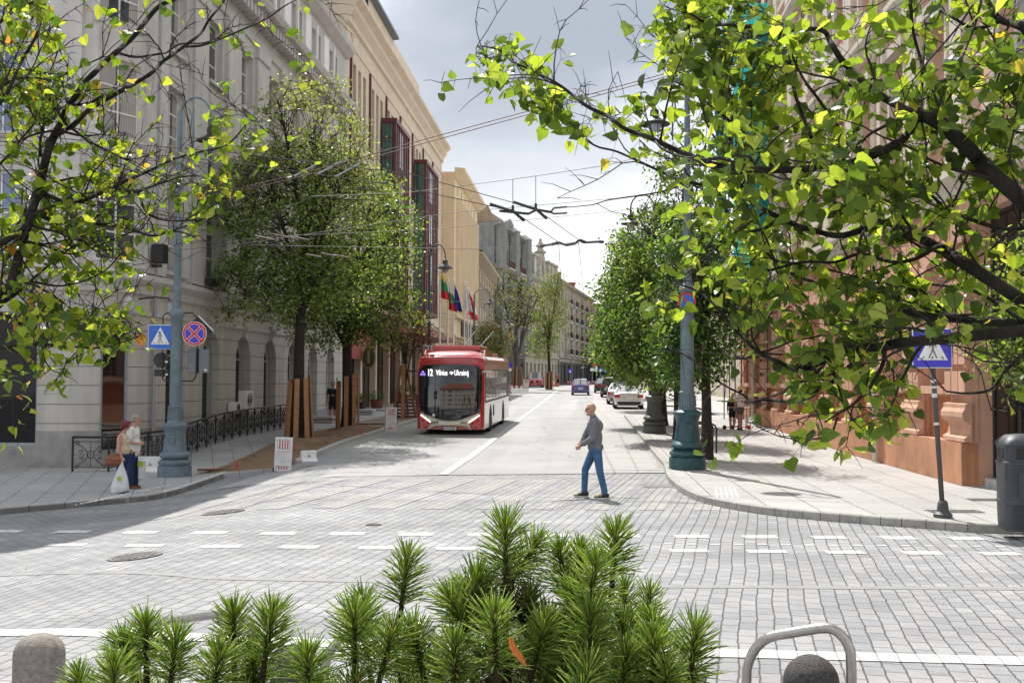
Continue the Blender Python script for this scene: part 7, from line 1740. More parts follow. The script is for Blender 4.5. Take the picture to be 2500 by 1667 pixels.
def guard(par_label,o,r_,h,n,seed,spread=1.0,gap=1.0,flare=.12):
    r=random.Random(seed); g=thing('trunk_guard',par_label,'tree guard',o.location,0,'plank guards round street trees')
    for i in range(n):
        a_=2*PI*i/n+r.uniform(-.08,.08)-PI/2; b=Vector((math.cos(a_)*(r_+flare),math.sin(a_)*(r_+flare),-.02)); t=Vector((math.cos(a_)*r_,math.sin(a_)*r_,h*r.uniform(.85,1.03)))
        d=t-b; rot=Matrix.Rotation(a_,3,'Z'); q=d.to_track_quat('Z','Y').to_matrix(); m=MB(); X=rot.col[0]; Yv=rot.col[1]
        w_=.085; th=.022
        pts=[b-X*th-Yv*w_,b+X*th-Yv*w_,b+X*th+Yv*w_,b-X*th+Yv*w_]; pt2=[p+d for p in pts]; ids=[m.av(p) for p in pts+pt2]
        for f in ((0,3,2,1),(4,5,6,7),(0,1,5,4),(1,2,6,5),(2,3,7,6),(3,0,4,7)): m.af([ids[k] for k in f])
        m.build('plank','wood',g,bevel=.005)
    m=MB(); m.tube([(math.cos(2*PI*k/16)*(r_+.035),math.sin(2*PI*k/16)*(r_+.035),h*.8) for k in range(16)],.008,4,closed=True); m.build('strap','iron',g)
# big tree by the grey building
p=G(730,1071,.15); bx,by=p.x,p.y; bz=gz(bx,by)+.12; kk=by/2700
def Z(v,Y=None,u=800): Y=Y or by; return P(u,v,Y).z
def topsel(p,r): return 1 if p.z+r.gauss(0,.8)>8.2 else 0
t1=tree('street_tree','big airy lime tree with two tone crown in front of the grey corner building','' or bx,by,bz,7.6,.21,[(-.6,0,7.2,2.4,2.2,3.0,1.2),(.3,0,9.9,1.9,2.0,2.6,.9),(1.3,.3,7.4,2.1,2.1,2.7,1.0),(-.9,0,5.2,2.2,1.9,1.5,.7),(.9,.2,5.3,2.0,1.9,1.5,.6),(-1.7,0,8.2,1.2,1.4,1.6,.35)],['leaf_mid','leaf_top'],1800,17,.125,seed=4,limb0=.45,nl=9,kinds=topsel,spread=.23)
guard('tall guard of brown planks round the trunk of the big lime tree',t1,.36,2.15,8,3)
p=G(848,1045,.15); t2=tree('street_tree','darker lime tree behind the big one, left of the bus','' or p.x,p.y,gz(p.x,p.y)+.12,6.5,.22,[(.3,0,6.0,2.4,2.2,2.4,1),(1.0,0,8.0,1.8,1.8,2.2,.6),(-.6,0,4.4,2.0,1.8,1.3,.5),(1.2,0,4.6,1.7,1.6,1.4,.5)],['leaf_dark','leaf_mid'],850,15,.14,seed=9,limb0=.4,nl=7,kinds=lambda p,r:0 if r.random()<.45 else 1,spread=.27)
guard('guard of brown planks round the second tree trunk left of the bus',t2,.42,2.1,9,5,flare=.02)
p=G(985,1020,.15); t3=tree('dead_tree','small tree with dry red brown leaves beside the front of the bus','' or p.x,p.y,gz(p.x,p.y)+.12,3.4,.09,[(.0,0,4.1,1.2,1.2,1.3,1)],['leaf_dead'],190,9,.12,seed=12,nl=6,spread=.3,twigr=.01)
g=guard('two long brown props leaning on the small dead tree',t3,.16,2.6,3,6,flare=.5)
# right hand pavement trees
rt=[]
p=G(1725,1119,.14); tree('pavement_tree','nearest right hand pavement tree with a straight dark trunk and dense low crown','' or p.x,p.y,gz(p.x,p.y)+.125,5.2,.15,[(.1,.2,3.7,1.25,1.3,1.15,1),(-.5,.1,2.7,1.0,1.1,.7,.5),(-.3,0,5.0,1.2,1.3,1.2,.7),(.2,.2,7.0,.8,.9,2.0,.30)],['leaf_dark'],760,16,.125,seed=21,limb0=.5,nl=7,group='trees on the right pavement',spread=.23)
p=G(1657,1071,.14); tree('pavement_tree','second right hand pavement tree, standing behind the teal lamp base','' or p.x,p.y,gz(p.x,p.y)+.125,6.4,.17,[(-.9,.2,3.9,1.9,1.8,1.8,1),(-.6,.1,2.7,1.5,1.5,.9,.6),(-.4,.2,6.6,1.6,1.7,1.6,.8),(.1,0,9.0,.9,.9,2.0,.28)],['leaf_dark','leaf_mid'],1250,17,.14,seed=22,limb0=.4,nl=8,group='trees on the right pavement',kinds=lambda p,r:1 if r.random()<.3 else 0,spread=.25)
p=G(1617,1037,.14); tree('pavement_tree','third right hand pavement tree with a wide dark crown over the parked cars','' or p.x,p.y,gz(p.x,p.y)+.125,6.8,.2,[(-.6,0,5.0,2.3,2.2,2.4,1),(-.4,0,7.4,1.9,2.0,2.0,.8),(-1.2,0,3.3,1.7,1.8,1.5,.8)],['leaf_dark','leaf_mid'],1350,18,.16,seed=23,limb0=.4,nl=8,group='trees on the right pavement',kinds=lambda p,r:1 if r.random()<.35 else 0,spread=.29)
x_=atY(1560,66); tree('pavement_tree','fourth right hand pavement tree whose crown overhangs the dark cars','' or x_+1.2,66,.45,7,.2,[(-1.1,0,5.6,2.4,2.4,2.6,1),(-1.0,0,8.4,2.0,2.0,2.2,.8),(-1.5,0,3.7,1.6,1.9,1.5,.7)],['leaf_dark','leaf_mid'],1250,17,.19,seed=24,limb0=.4,nl=8,group='trees on the right pavement',kinds=lambda p,r:1 if r.random()<.4 else 0,spread=.33)
x_=atY(1545,92); tree('pavement_tree','farthest right hand tree with yellowish crown edge near the street end','' or x_+2,92,.8,6,.2,[(-1.9,0,6.6,3.0,2.6,3.4,1),(-3.2,0,4.6,2.0,2.2,1.7,.6)],['leaf_mid','leaf_brown'],700,15,.22,seed=25,limb0=.4,nl=7,group='trees on the right pavement',kinds=lambda p,r:1 if p.x<-3.2 and r.random()<.7 else 0,spread=.5)
# small bright maple by the sign
# distant left trees
x_=atY(1198,100); tree('street_tree','round brownish tree above the tail of the bus','' or x_,100,.9,3.4,.14,[(0,0,4.6,1.7,1.6,2.0,1)],['leaf_brown','leaf_mid'],330,14,.20,seed=31,nl=6,kinds=lambda p,r:0 if r.random()<.65 else 1,spread=.4)
x_=atY(1262,118); t5=tree('street_tree','thin forked tree with sparse grey crown before the ornate grey house','' or x_,118,1.05,7.5,.34,[(-.9,0,10.0,2.0,1.8,3.4,.8),(1.2,0,8.6,1.8,1.6,2.8,.8)],['leaf_willow'],260,9,.22,bark='bark_grey',seed=33,limb0=.25,nl=6,spread=.5,twigr=.03)
guard('leaning planks round the forked grey tree trunk',t5,.5,2.6,5,8,flare=.3)
x_=atY(1341,128); t6=tree('street_tree','slender yellow green tree in front of the ornate stone house','' or x_,128,1.15,8.0,.22,[(0,0,8.8,2.0,1.8,3.6,1),(-.9,0,5.2,1.6,1.6,1.6,.4),(.6,0,12.2,1.0,1,1.4,.2)],['leaf_willow','leaf_mid'],480,14,.22,seed=34,nl=7,limb0=.3,kinds=lambda p,r:0 if r.random()<.75 else 1,spread=.45)
guard('plank guard round the slender yellow green tree',t6,.35,2.2,5,9)
# ================= FOREGROUND LIME TREES =============================================
def fgtree(name,label,base,trunk_r,limbs,side,leafk,seed,nsec,nleaf,lsz,mask,boost=None,secl=(.35,.9),extra=(),dens=1.0):
    """limbs: (points [(u,v)], Y0, Y1, r0px, r1px, leaf density)"""
    r=random.Random(seed); o=thing(name,label,'tree',base,0,'lime trees framing the view')
    B=Vector(base); wood=MB(); tw=MB(); lf=MB(); segs=[]
    W=[]
    for L in limbs:
        pts,Y0,Y1,r0,r1,dn=L; n=len(pts); path=bez([(u,v,Y0+(Y1-Y0)*i/(n-1)) for i,(u,v) in enumerate(pts)],4)
        wp=[P(u,v,Y+.10*math.sin(i*.9+seed)) for i,(u,v,Y) in enumerate(path)]
        rr=[.72*(r0+(r1-r0)*(i/(len(wp)-1))**.8)*path[i][2]/F for i in range(len(wp))]
        rr=[q*(1+.12*mnoise.noise(p*6)) for q,p in zip(rr,wp)]
        wood.tube([p-B for p in wp],rr,8); W.append((wp,rr,dn))
    for i,(pts,rad) in enumerate(extra): wood.tube([Vector(p)-B for p in pts],rad,12)
    right=Vector((1,0,0)); tips=[]
    def inmask(p):
        d=p-CP; w_=d.dot(cf); 
        if w_<.5: return None
        u=1250+F*d.dot(cr)/w_; v=833.5-F*d.dot(cu)/w_
        return mask(u,v)
    def leafat(p,k):
        for _ in range(k):
            sz=lsz*r.uniform(.6,1.25); q=rrot(r,.12); off=Vector((r.gauss(0,.045),r.gauss(0,.055),r.gauss(-.02,.045))); pp=p+off
            st=pp-B; tw.tube([p-B,st],[.0012,.001],3,cap=False); blob_leaf(lf,st,q,sz,fold=r.uniform(.05,.4),r=r)
    tot=sum(w[2]*sum((a-b).length for a,b in zip(w[0][:-1],w[0][1:])) for w in W)
    for wp,rr,dn in W:
        ln=sum((a-b).length for a,b in zip(wp[:-1],wp[1:])); k=int(nsec*dn*ln/tot+.5)
        for _ in range(k):
            i=r.randrange(1,len(wp)) if r.random()<.75 else len(wp)-1
            s=wp[i]; t=(wp[i]-wp[i-1]).normalized(); 
            for tryi in range(8):
                d=(t*r.uniform(.2,1.0)+Vector((r.gauss(0,.6),r.gauss(0,.55),r.gauss(.12,.6)))).normalized(); L=r.uniform(*secl)
                e=s+d*L; mm=inmask(e)
                if mm is None or r.random()<mm: break
            else: continue
            # wavy secondary twig
            p=s; path=[p]; dd=d.copy(); nst=7
            for q in range(nst):
                dd=(dd+Vector((r.gauss(0,.16),r.gauss(0,.16),r.gauss(.0,.16)))).normalized(); p=p+dd*L/nst; path.append(p)
            r0=min(rr[i]*.45,.009); tw.tube([q-B for q in path],[r0*(1-.8*k_/nst)+.0012 for k_ in range(nst+1)],5)
            for q in range(2,nst+1):
                # bare side twiglets with buds
                for _b in range(r.choice((1,1,2))):
                    d2=(dd*.5+Vector((r.gauss(0,1),r.gauss(0,1),r.gauss(.2,1))).normalized()).normalized(); l2=r.uniform(.05,.20); a=path[q]; b=a+d2*l2*.6+Vector((0,0,.01)); c=a+d2*l2
                    tw.tube([a-B,b-B,c-B],[.0028,.002,.0013],4,cap=False)
                    m2=inmask(c)
                    if m2 is None or r.random()<m2*dens:
                        leafat(c,nleaf if r.random()<.8 else 1); 
                        if r.random()<.5: leafat(b,1)
            for q in (nst,): 
                if inmask(path[q]) is None or r.random()<(inmask(path[q]) or 1): leafat(path[q],nleaf)
    t_=wood.build('trunk','bark_moss',o,smooth=True); tw.build('twigs','twig',t_,smooth=True); lf.build('crown',leafk,o); return o
RL=[
 ([(2239,282),(2210,335),(2141,375),(2059,402),(1945,414),(1843,414),(1761,406),(1712,392),(1643,363),(1582,335),(1524,314),(1488,286),(1435,261),(1394,229),(1353,200),(1296,171),(1251,151),(1218,122),(1165,112)],5.6,6.6,17,2.0,1.0),
 ([(2239,282),(2161,241),(2108,200),(2055,147),(2027,102),(2002,73),(1904,73),(1782,61),(1733,61),(1680,30)],5.6,6.6,15,4,1.3),
 ([(2900,760),(2720,650),(2560,540),(2480,475),(2406,408),(2361,359),(2312,318),(2271,290),(2239,282)],5.4,5.6,34,20,.7),
 ([(2243,278),(2247,224),(2251,163),(2230,80),(2218,-20)],5.6,5.9,9,4,1.4),
 ([(2720,860),(2500,735),(2345,637),(2251,584),(2202,563),(2149,518),(2039,445),(2000,400)],5.9,6.1,28,7,1.0),
 ([(2202,567),(2161,543),(2059,575),(1986,563),(1951,553),(1905,532),(1838,497),(1810,455),(1789,441),(1747,455),(1695,448),(1646,434),(1600,413),(1508,371),(1451,355),(1386,306),(1365,265),(1304,251)],6.1,7.0,13,1.6,.75),
 ([(1671,441),(1651,457),(1590,473),(1488,488),(1447,500),(1386,506)],6.8,7.1,4,1.5,.25),
 ([(1790,440),(1773,404),(1769,367),(1790,318),(1778,294),(1753,265),(1720,204),(1704,135),(1690,70)],6.5,6.7,7,3,1.3),
 ([(1980,335),(1953,265),(1940,225),(1929,160),(1935,110)],6.0,6.2,8,4,1.2),
 ([(2150,372),(2080,359),(2035,294),(1994,237),(1961,192),(1929,122),(1915,60)],5.9,6.3,8,3,1.2),
 ([(1890,412),(1843,359),(1810,320),(1760,280),(1700,230),(1640,195)],6.2,6.6,7,2.5,1.2),
 ([(2900,830),(2620,800),(2437,814),(2260,831),(2188,839),(2148,847),(2094,850),(2041,853),(2022,871),(2001,885),(1960,899),(1939,901),(1907,887),(1867,869),(1840,850),(1790,800),(1740,740),(1690,705),(1640,690)],5.6,6.5,24,2.5,.95),
 ([(2094,855),(2076,893),(2043,922),(2027,936),(2001,946),(1990,960),(1960,976),(1934,981),(1867,976),(1840,979),(1811,962),(1775,944),(1721,909),(1686,876),(1650,855),(1616,837)],5.9,6.6,10,1.6,.35),
 ([(2159,850),(2156,887),(2127,941),(2100,971),(2076,992),(2049,1008),(2014,1030)],5.8,5.9,9,3,1.1),
 ([(2044,1020),(2030,1056),(2001,1070),(1960,1071),(1907,1066),(1845,1040)],5.9,6.1,5,1.4,.35),
 ([(2740,860),(2520,800),(2400,785),(2260,772),(2202,754),(2175,746),(2148,727),(2108,727),(2073,708),(1990,690),(1920,660),(1860,605)],6.0,6.6,19,4,1.2),
 ([(2215,764),(2183,804),(2156,826),(2121,831),(2094,818)],6.0,6.1,6,2.5,.5),
 ([(2760,200),(2600,110),(2500,64),(2446,51),(2421,22),(2400,-30)],5.2,5.5,18,9,1.4),
 ([(2446,51),(2380,70),(2320,40),(2280,20)],5.4,5.5,8,4,1.2),
 ([(2760,480),(2600,360),(2500,277),(2472,236),(2430,210)],5.3,5.6,15,7,1.5),
 ([(2560,540),(2470,560),(2380,540),(2300,500),(2240,440)],5.6,5.9,10,4,1.4),
 ([(2620,800),(2520,850),(2460,900),(2420,950),(2360,960),(2310,955)],5.5,5.8,9,3,.9),
 ([(2700,900),(2560,960),(2480,990),(2420,1000)],5.6,5.8,9,3,1.2),
 ([(2345,637),(2300,600),(2240,630),(2180,640),(2100,620),(2040,640),(1960,640),(1880,660)],5.8,6.3,9,4,1.4),
 ([(1905,532),(1860,560),(1800,570),(1740,600),(1690,620)],6.3,6.6,7,3,1.2),
 ([(2520,800),(2400,720),(2320,700),(2240,690)],6.1,6.3,8,4,1.3)]
def rmask(u,v):
    if u>2560 or v<-60: return .35
    if u<1130: return 0
    if u<1480: 
        # thin outer branch
        lo=95+(u-1150)*.62
        return .95 if abs(v-(lo+20))<55 else .03
    if u<1560: return .95 if (v<60 and u>1570) else (.7 if 250<v<400 else .04)
    if u<1640: return .85 if v<230 else (.55 if v<440 else (.10 if v<650 else (.5 if v<780 else .05)))
    if v<520: return .95
    if v<700: return .85
    lim=960 if u<1960 else (1080 if u<2180 else (950 if u<2300 else 1010))
    if v>lim: return 0
    if v>780 and u<1900: return .16
    if 1950<u<2230 and v>740: return .75
    if u>2230 and 800<v<1020: return .30
    return .8
fgtree('lime_tree','lime tree with bright green leaves whose branches fill the upper right foreground',(4.1,6.6,0),.2,RL,1,'leaf_right',11,225,3,.072,rmask,dens=.85,extra=[([(4.1,6.6,-.1),(4.05,6.5,1.3),(3.75,6.2,2.1),(3.3,5.9,2.55)],[.24,.19,.15,.07]),([(3.75,6.2,2.1),(3.5,6.0,2.35),(3.2,5.6,2.2)],[.12,.09,.055]),([(4.05,6.5,1.3),(3.9,6.0,3.2),(3.1,5.35,3.6),(2.9,5.2,3.5)],[.16,.12,.08,.05]),([(3.9,6.0,3.2),(3.2,5.4,2.95),(2.85,5.35,2.9)],[.10,.07,.05]),([(4.05,6.5,1.3),(3.8,6.1,2.2),(3.3,5.7,2.35),(3.1,5.6,2.25)],[.1,.08,.06,.05])])
LL=[
 ([(-160,900),(-60,790),(0,735),(30,690),(53,592),(73,531),(102,429),(118,367),(139,318)],6.6,6.9,22,13,.9),
 ([(139,320),(153,288),(163,265),(189,230),(204,204),(230,179),(255,153),(293,120),(327,89),(357,51),(390,15),(440,-8),(480,-40)],6.9,7.3,12,7,.35),
 ([(145,325),(179,306),(222,265),(293,224),(332,202),(370,179),(395,153),(420,135),(449,114),(490,82),(510,49),(543,8),(560,-30)],6.9,7.6,10,3.5,.35),
 ([(449,114),(490,112),(531,98),(592,73),(653,45),(694,16),(735,-5),(765,-12)],7.3,7.8,5,1.5,.45),
 ([(163,260),(179,258),(217,252),(250,235)],6.9,7.0,7,5,.6),
 ([(286,125),(300,133),(332,140),(383,133),(408,128),(440,108),(500,105),(560,80)],7.1,7.5,5.5,2,.4),
 ([(61,514),(105,530),(163,543),(286,551),(367,575),(408,567),(478,543),(530,520)],6.8,7.3,9,1.8,1.1),
 ([(408,567),(440,566),(490,584),(547,602)],7.2,7.4,4,1.4,.2),
 ([(105,470),(118,478),(163,494),(204,490),(253,469),(318,437),(367,416),(416,392),(470,375),(543,359),(580,330),(610,290)],6.8,7.5,9,2.2,1.25),
 ([(315,470),(339,468),(367,457),(441,433),(490,430)],7.1,7.3,6,2,1.0),
 ([(339,473),(355,514),(388,535),(449,539),(510,531),(571,506),(598,482)],7.1,7.4,5,1.5,.9),
 ([(176,314),(220,347),(261,367),(306,388),(347,384),(390,370)],6.9,7.1,5,1.8,1.1),
 ([(-120,900),(-40,860),(33,845),(102,841),(163,845),(245,849),(306,833),(345,818)],6.3,6.8,8,1.6,2.0),
 ([(102,841),(110,880),(130,905),(150,910)],6.4,6.5,3,1.3,.5),
 ([(-80,640),(0,596),(41,571),(73,547)],6.6,6.8,13,9,.9),
 ([(-40,770),(16,735),(53,706),(94,669),(143,629),(184,600),(230,590)],6.7,7.0,7,2.5,1.5),
 ([(40,700),(73,688),(143,698),(204,686),(261,657),(310,612),(370,640)],6.7,7.0,5,1.6,1.5),
 ([(99,380),(99,339),(110,293),(120,250),(135,199),(179,173),(250,140)],6.9,7.1,6,2.5,1.2),
 ([(-50,300),(10,240),(51,153),(84,97),(102,46),(110,-10)],6.4,6.7,7,4,1.4),
 ([(-60,250),(0,214),(38,194),(80,190),(130,195),(170,175)],6.4,6.8,6,2,1.5),
 ([(-60,60),(-10,60),(30,30),(70,10),(130,-5),(175,-30)],6.3,6.6,6,3,1.5),
 ([(-60,420),(0,400),(60,330),(100,290),(140,300)],6.4,6.8,6,2,1.3),
 ([(60,590),(110,600),(170,620),(240,600),(300,575),(345,560)],6.8,7.1,5,2,1.4)]
def lmask(u,v):
    if u<0: return .5
    if v<-40: return .3
    if u<130: return .85 if v<330 or 400<v<880 else .5
    if v<400:
        if u<260: return .45 if v>150 else .30
        if 480<u<650 and v>270: return .8
        return .22
    if v<560: return (.8 if u<250 else (.5 if not 380<u<470 else .2)) if u<600 else 0
    if v<700: return .65 if u<340 else 0
    if v<760: return .75 if u<170 else 0
    if v<860: return .95 if u<335 else 0
    return .5 if u<200 and v<930 else 0
fgtree('lime_tree','lime tree with yellowing leaves and lichen covered branches reaching in from the left',(-4.6,7.2,-.2),.2,LL,-1,'leaf_left',12,205,3,.060,lmask,secl=(.25,.75),dens=.72,extra=[([(-4.6,7.2,-.3),(-4.5,7.1,1.0),(-4.0,6.8,1.7),(-3.5,6.6,2.05)],[.24,.2,.13,.06]),([(-4.5,7.1,1.0),(-4.2,6.7,1.8),(-3.6,6.4,2.1),(-3.25,6.35,2.2)],[.1,.08,.05,.03]),([(-4.5,7.1,1.0),(-4.4,6.9,2.6),(-3.9,6.6,3.0),(-3.3,6.55,3.1)],[.14,.1,.06,.035]),([(-4.4,6.9,2.6),(-4.2,6.6,3.6),(-3.6,6.4,4.1),(-3.2,6.4,4.5)],[.09,.07,.05,.025])])
# small-leaved maple by the entrance on the right
tree('maple_tree','small leaved maple in front of the glass entrance at the right edge',8.9,17.6,.13,3.4,.12,[(-.35,0,3.35,1.0,.9,1.35,1),(-.9,-.2,2.55,.55,.5,.45,.35),(.5,0,4.2,1.2,1,1.2,.5)],['leaf_top','leaf_mid'],420,15,.085,seed=41,nl=6,kinds=lambda p,r:0 if r.random()<.5 else 1,spread=.2)
# ================= PINE SHRUBS ==========================================================
def pine(name,label,shoots,seed,base,nfill):
    r=random.Random(seed); o=thing(name,label,'shrub',base,0,'mountain pine shrubs in the foreground'); B=Vector(base)
    st=MB(); nd=MB(); old=MB(); bud=MB()
    def needle(mb,p,d,L,w):
        s_=d.orthogonal().normalized(); s_=Matrix.Rotation(r.uniform(0,6.28),3,d)@s_; t=d.cross(s_); bend=Vector((0,0,-.10*L*r.random()))
        ids=[]
        for k,(f,ww) in enumerate(((0,.7),(.5,1),(.85,.8))):
            c=p+d*L*f+bend*f*f; ids.append([mb.av(c+s_*w*ww),mb.av(c-s_*w*ww*.5+t*w*ww*.8),mb.av(c-s_*w*ww*.5-t*w*ww*.8)])
        tip=mb.av(p+d*L+bend)
        for a,b in zip(ids[:-1],ids[1:]):
            for k in range(3): mb.af((a[k],a[(k+1)%3],b[(k+1)%3],b[k]))
        for k in range(3): mb.af((ids[-1][k],ids[-1][(k+1)%3],tip))
    def shoot(tip,ax,L,k,n,mb):
        """one bottle-brush shoot ending at tip, pointing along ax"""
        root=tip-ax*L; st.tube([root-ax*L*.5-B,root-B,tip-B],[.0055*k,.0048*k,.0035*k],7)
        side=ax.orthogonal().normalized()
        for i in range(n):
            t=(i+r.random())/n; a_=i*2.39996; rad=Matrix.Rotation(a_,3,ax)@side
            ang=R(68-38*t**2)+r.gauss(0,.15); d=(ax*math.cos(ang)+rad*math.sin(ang)).normalized(); Ln=.057*k*(1-.10*t)*r.uniform(.75,1.2)
            needle(mb,root+ax*L*t-B,d,Ln,.0012*k)
        for i in range(int(n*.10)):
            a_=r.uniform(0,6.28); rad=Matrix.Rotation(a_,3,ax)@side; ang=R(r.uniform(5,24)); d=(ax*math.cos(ang)+rad*math.sin(ang)).normalized(); needle(mb,tip-B,d,.040*k*r.uniform(.7,1.1),.0011*k)
        bud.ell(tip+ax*.004-B,(.0035*k,.0035*k,.009*k),7,6,rot=ax.to_track_quat('Z','Y').to_matrix())
    for (u,v,Y,L,tx,k) in shoots:
        tip=P(u,v,Y); ax=Vector((tx+r.gauss(0,.14),r.uniform(-.35,.1),1)).normalized(); shoot(tip,ax,L*.88,k*1.05,185,nd)
        root=tip-ax*L*1.5; hub=B+Vector((r.uniform(-.12,.12)+(root.x-B.x)*.35,(root.y-B.y)*.4,max(.9,root.z-B.z-.55))); mid=root.lerp(hub,.4)+Vector((0,0,-.05)); st.tube([root-B,mid-B,hub-B,Vector((0,0,.5))],[.005*k,.009,.014,.022],7)
    for i in range(nfill):
        s_=r.choice(shoots); tip=P(s_[0]+r.gauss(0,75),s_[1]+r.uniform(110,330),s_[2]+r.uniform(-.05,.30)); ax=Vector((r.gauss(0,.5),r.gauss(-.1,.45),1)).normalized(); shoot(tip,ax,r.uniform(.05,.10),1.0,140,nd if r.random()<.62 else old)
        hub=B+Vector(((tip.x-B.x)*.4,(tip.y-B.y)*.5,max(.8,tip.z-B.z-.45))); st.tube([tip-ax*.14-B,hub-B,Vector((0,0,.4))],[.006,.012,.02],6)
    st.tube([(0,0,0),(0,0,.6),(.02,0,1.0)],[.035,.03,.02],10)
    s0=st.build('branches','pine_stem',o,smooth=True); bud.build('buds','pine_bud',s0,smooth=True); nd.build('needles','needle',o,smooth=True); old.build('old_needles','needle_old',o,smooth=True) if old.f else None; return o
k_=1.0
SL=[(356,1530,1.95,.085,.05,1),(429,1562,1.9,.08,.1,1),(570,1497,1.95,.095,-.02,1),(664,1502,1.92,.095,.03,1.05),(279,1632,1.85,.07,.0,.95),(536,1600,1.85,.07,.1,.95),(750,1605,1.85,.07,.25,1),(300,1570,1.98,.07,-.15,.95),(190,1652,1.9,.06,-.1,.8),(620,1600,2.0,.07,.1,.95)]
SC=[(1234,1286,1.98,.11,-.06,1.08),(1308,1330,2.02,.10,.45,.95),(994,1364,2.02,.095,.0,.95),(1504,1302,2.05,.09,.08,1.0),(1455,1378,1.9,.12,.0,1.12),(1366,1348,2.05,.09,-.08,.95),(1418,1345,2.08,.08,.05,.85),(1167,1416,1.95,.10,.1,1.1),(1102,1468,1.92,.10,-.12,1.05),(884,1470,2.0,.08,-.05,.95),(865,1504,1.88,.10,-.06,1.08),(957,1546,1.86,.09,.28,1.0),(1009,1542,1.9,.09,.12,1.0),(1206,1508,1.82,.11,.02,1.1),(1292,1458,2.0,.08,.1,.9),(1400,1452,1.95,.10,-.3,1.0),(1330,1530,1.9,.08,.2,1),(1110,1580,1.84,.08,-.1,1),(1440,1500,1.86,.09,.1,1.05)]
SR=[(1518,1520,2.02,.085,.0,.95),(1592,1514,2.05,.085,.05,.95),(1597,1566,1.88,.10,.03,1.08),(1698,1546,1.9,.10,.12,1.05),(1630,1640,1.85,.07,.1,.95),(1530,1600,1.88,.08,-.05,1)]
pine('pine_shrub','mountain pine shoots at the bottom left between the steel hoops',SL,51,(-.55,2.1,0),34)
pine('pine_shrub','tallest mountain pine shrub in the bottom middle with many upright green shoots',SC,52,(-.02,2.15,0),72)
pine('pine_shrub','mountain pine shoots right of the middle clump, next to the black ball bollard',SR,53,(.27,2.12,0),34)
mat('leaf_orange',(.60,.17,.03),.6,var=.15,scale=30)
q=P(1266,1590,1.74); mb=MB(); ids=[]
for j in range(9):
    t=j/8; w_=.005*math.sin(PI*(.12+.82*t))+.001
    ids.append([mb.av((-.012*math.cos(t*2.6)+.0+w_*k,-.005*k*k-.003*math.sin(t*5),.022-.044*t)) for k in (-1,0,1)])
for a,b in zip(ids[:-1],ids[1:]): mb.quad; mb.af((a[0],a[1],b[1],b[0])); mb.af((a[1],a[2],b[2],b[1]))
o=mb.build('dry_leaf','leaf_orange',smooth=True); o.location=q; tag(o,'curled orange dry leaf caught in the middle of the pine shoots','leaf')
# ================= OVERHEAD WIRES ========================================================
mat('wire',(.04,.038,.04),.6,var=.1); mat('wire_red',(.10,.035,.04),.6,var=.1); mat('insulator',(.13,.075,.06),.6,var=.3)
def wire(label,pts,r_=.011,mk='wire',sag=.0,name='overhead_wire',group='trolleybus overhead wires'):
    pp=[Vector(p) for p in pts]; out=[]
    for a,b in zip(pp[:-1],pp[1:]):
        n=8
        for i in range(n): t=i/n; out.append(a.lerp(b,t)-Vector((0,0,sag*4*t*(1-t))))
    out.append(pp[-1]); B=pp[0]
    o=MB().tube([p-B for p in out],r_*.75,5).build(name,mk); o.location=B; tag(o,label,'wire',group); return o
hw=P(1252,515,24.5);hw2=P(1308,510,24.9)
k1=P(1364,592,30.5);k2=P(1412,585,30.8); m1=P(1372,728,50); m2=P(1425,722,50); 
wire('left contact wire running up the street from the first overhead switch',[hw,k1,m1,(kx(120,-2.8),120,7.2)],.012); wire('right contact wire running up the street from the first overhead switch',[hw2,k2,m2,(kx(120,-2.2),120,7.2)],.012)
wire('contact wire curving left from the overhead switch past the big tree',[hw,P(960,452,21),P(560,395,18.3),P(-80,338,16)],.012); wire('second contact wire curving left from the overhead switch',[hw2,P(1000,425,21),P(560,372,18),P(-80,320,15.6)],.012)
wire('high twin cable crossing the sky, upper strand',[P(1668,168,25.6),P(1020,345,27),P(800,408,28),P(500,480,31)],.016,'wire_red'); wire('high twin cable crossing the sky, lower strand',[P(1668,176,25.6),P(1020,354,27),P(800,416,28),P(500,488,31)],.016,'wire_red')
sp1=wire('span wire carrying the two droppers above the first switch',[P(1660,360,25.2),P(1480,404,24.9),P(1308,430,24.9),P(1252,438,24.6),P(1000,470,24.5),P(760,480,24.5),P(437,640,26)],.009)
for k,(a,b) in enumerate(((P(1252,438,24.6),hw),(P(1308,430,24.9),hw2))): wire(['left dropper wire above the first switch','right dropper wire above the first switch'][k],[a,b],.010)
wire('cross span at the second row of insulators',[P(1660,560,31),P(1500,590,30.8),P(1350,598,30.4),P(1155,608,30),P(700,600,30),P(437,592,27)],.009)
wire('cross span over the bus and in front of the flags',[P(1640,770,50),P(1430,723,50),P(1370,728,50),P(1150,736,50),P(1047,736,52)],.012)
wire('low span wire crossing in front of the hotel',[P(1650,500,28),P(1060,560,28),P(720,575,28),P(520,590,28.5)],.008); wire('span wire between the corner building and the right lamp',[P(1668,470,25.6),P(1100,520,25),P(560,600,26),P(437,610,26.5)],.008)
wire('thin wire before the upper windows of the corner building',[P(-100,325,24),P(440,385,24),P(760,455,24)],.008); wire('second thin wire before the upper windows of the corner building',[P(-100,345,25),P(440,400,25),P(740,440,26)],.008)
wire('contact wire from the near left over the earth strip towards the bus',[P(-80,470,14),P(560,545,22),P(960,740,52),(kx(110,-5.6),110,7.0)],.012); wire('parallel contact wire from the near left towards the bus',[P(-80,500,14),P(540,566,22),P(950,752,52),(kx(110,-6.2),110,7.0)],.012)
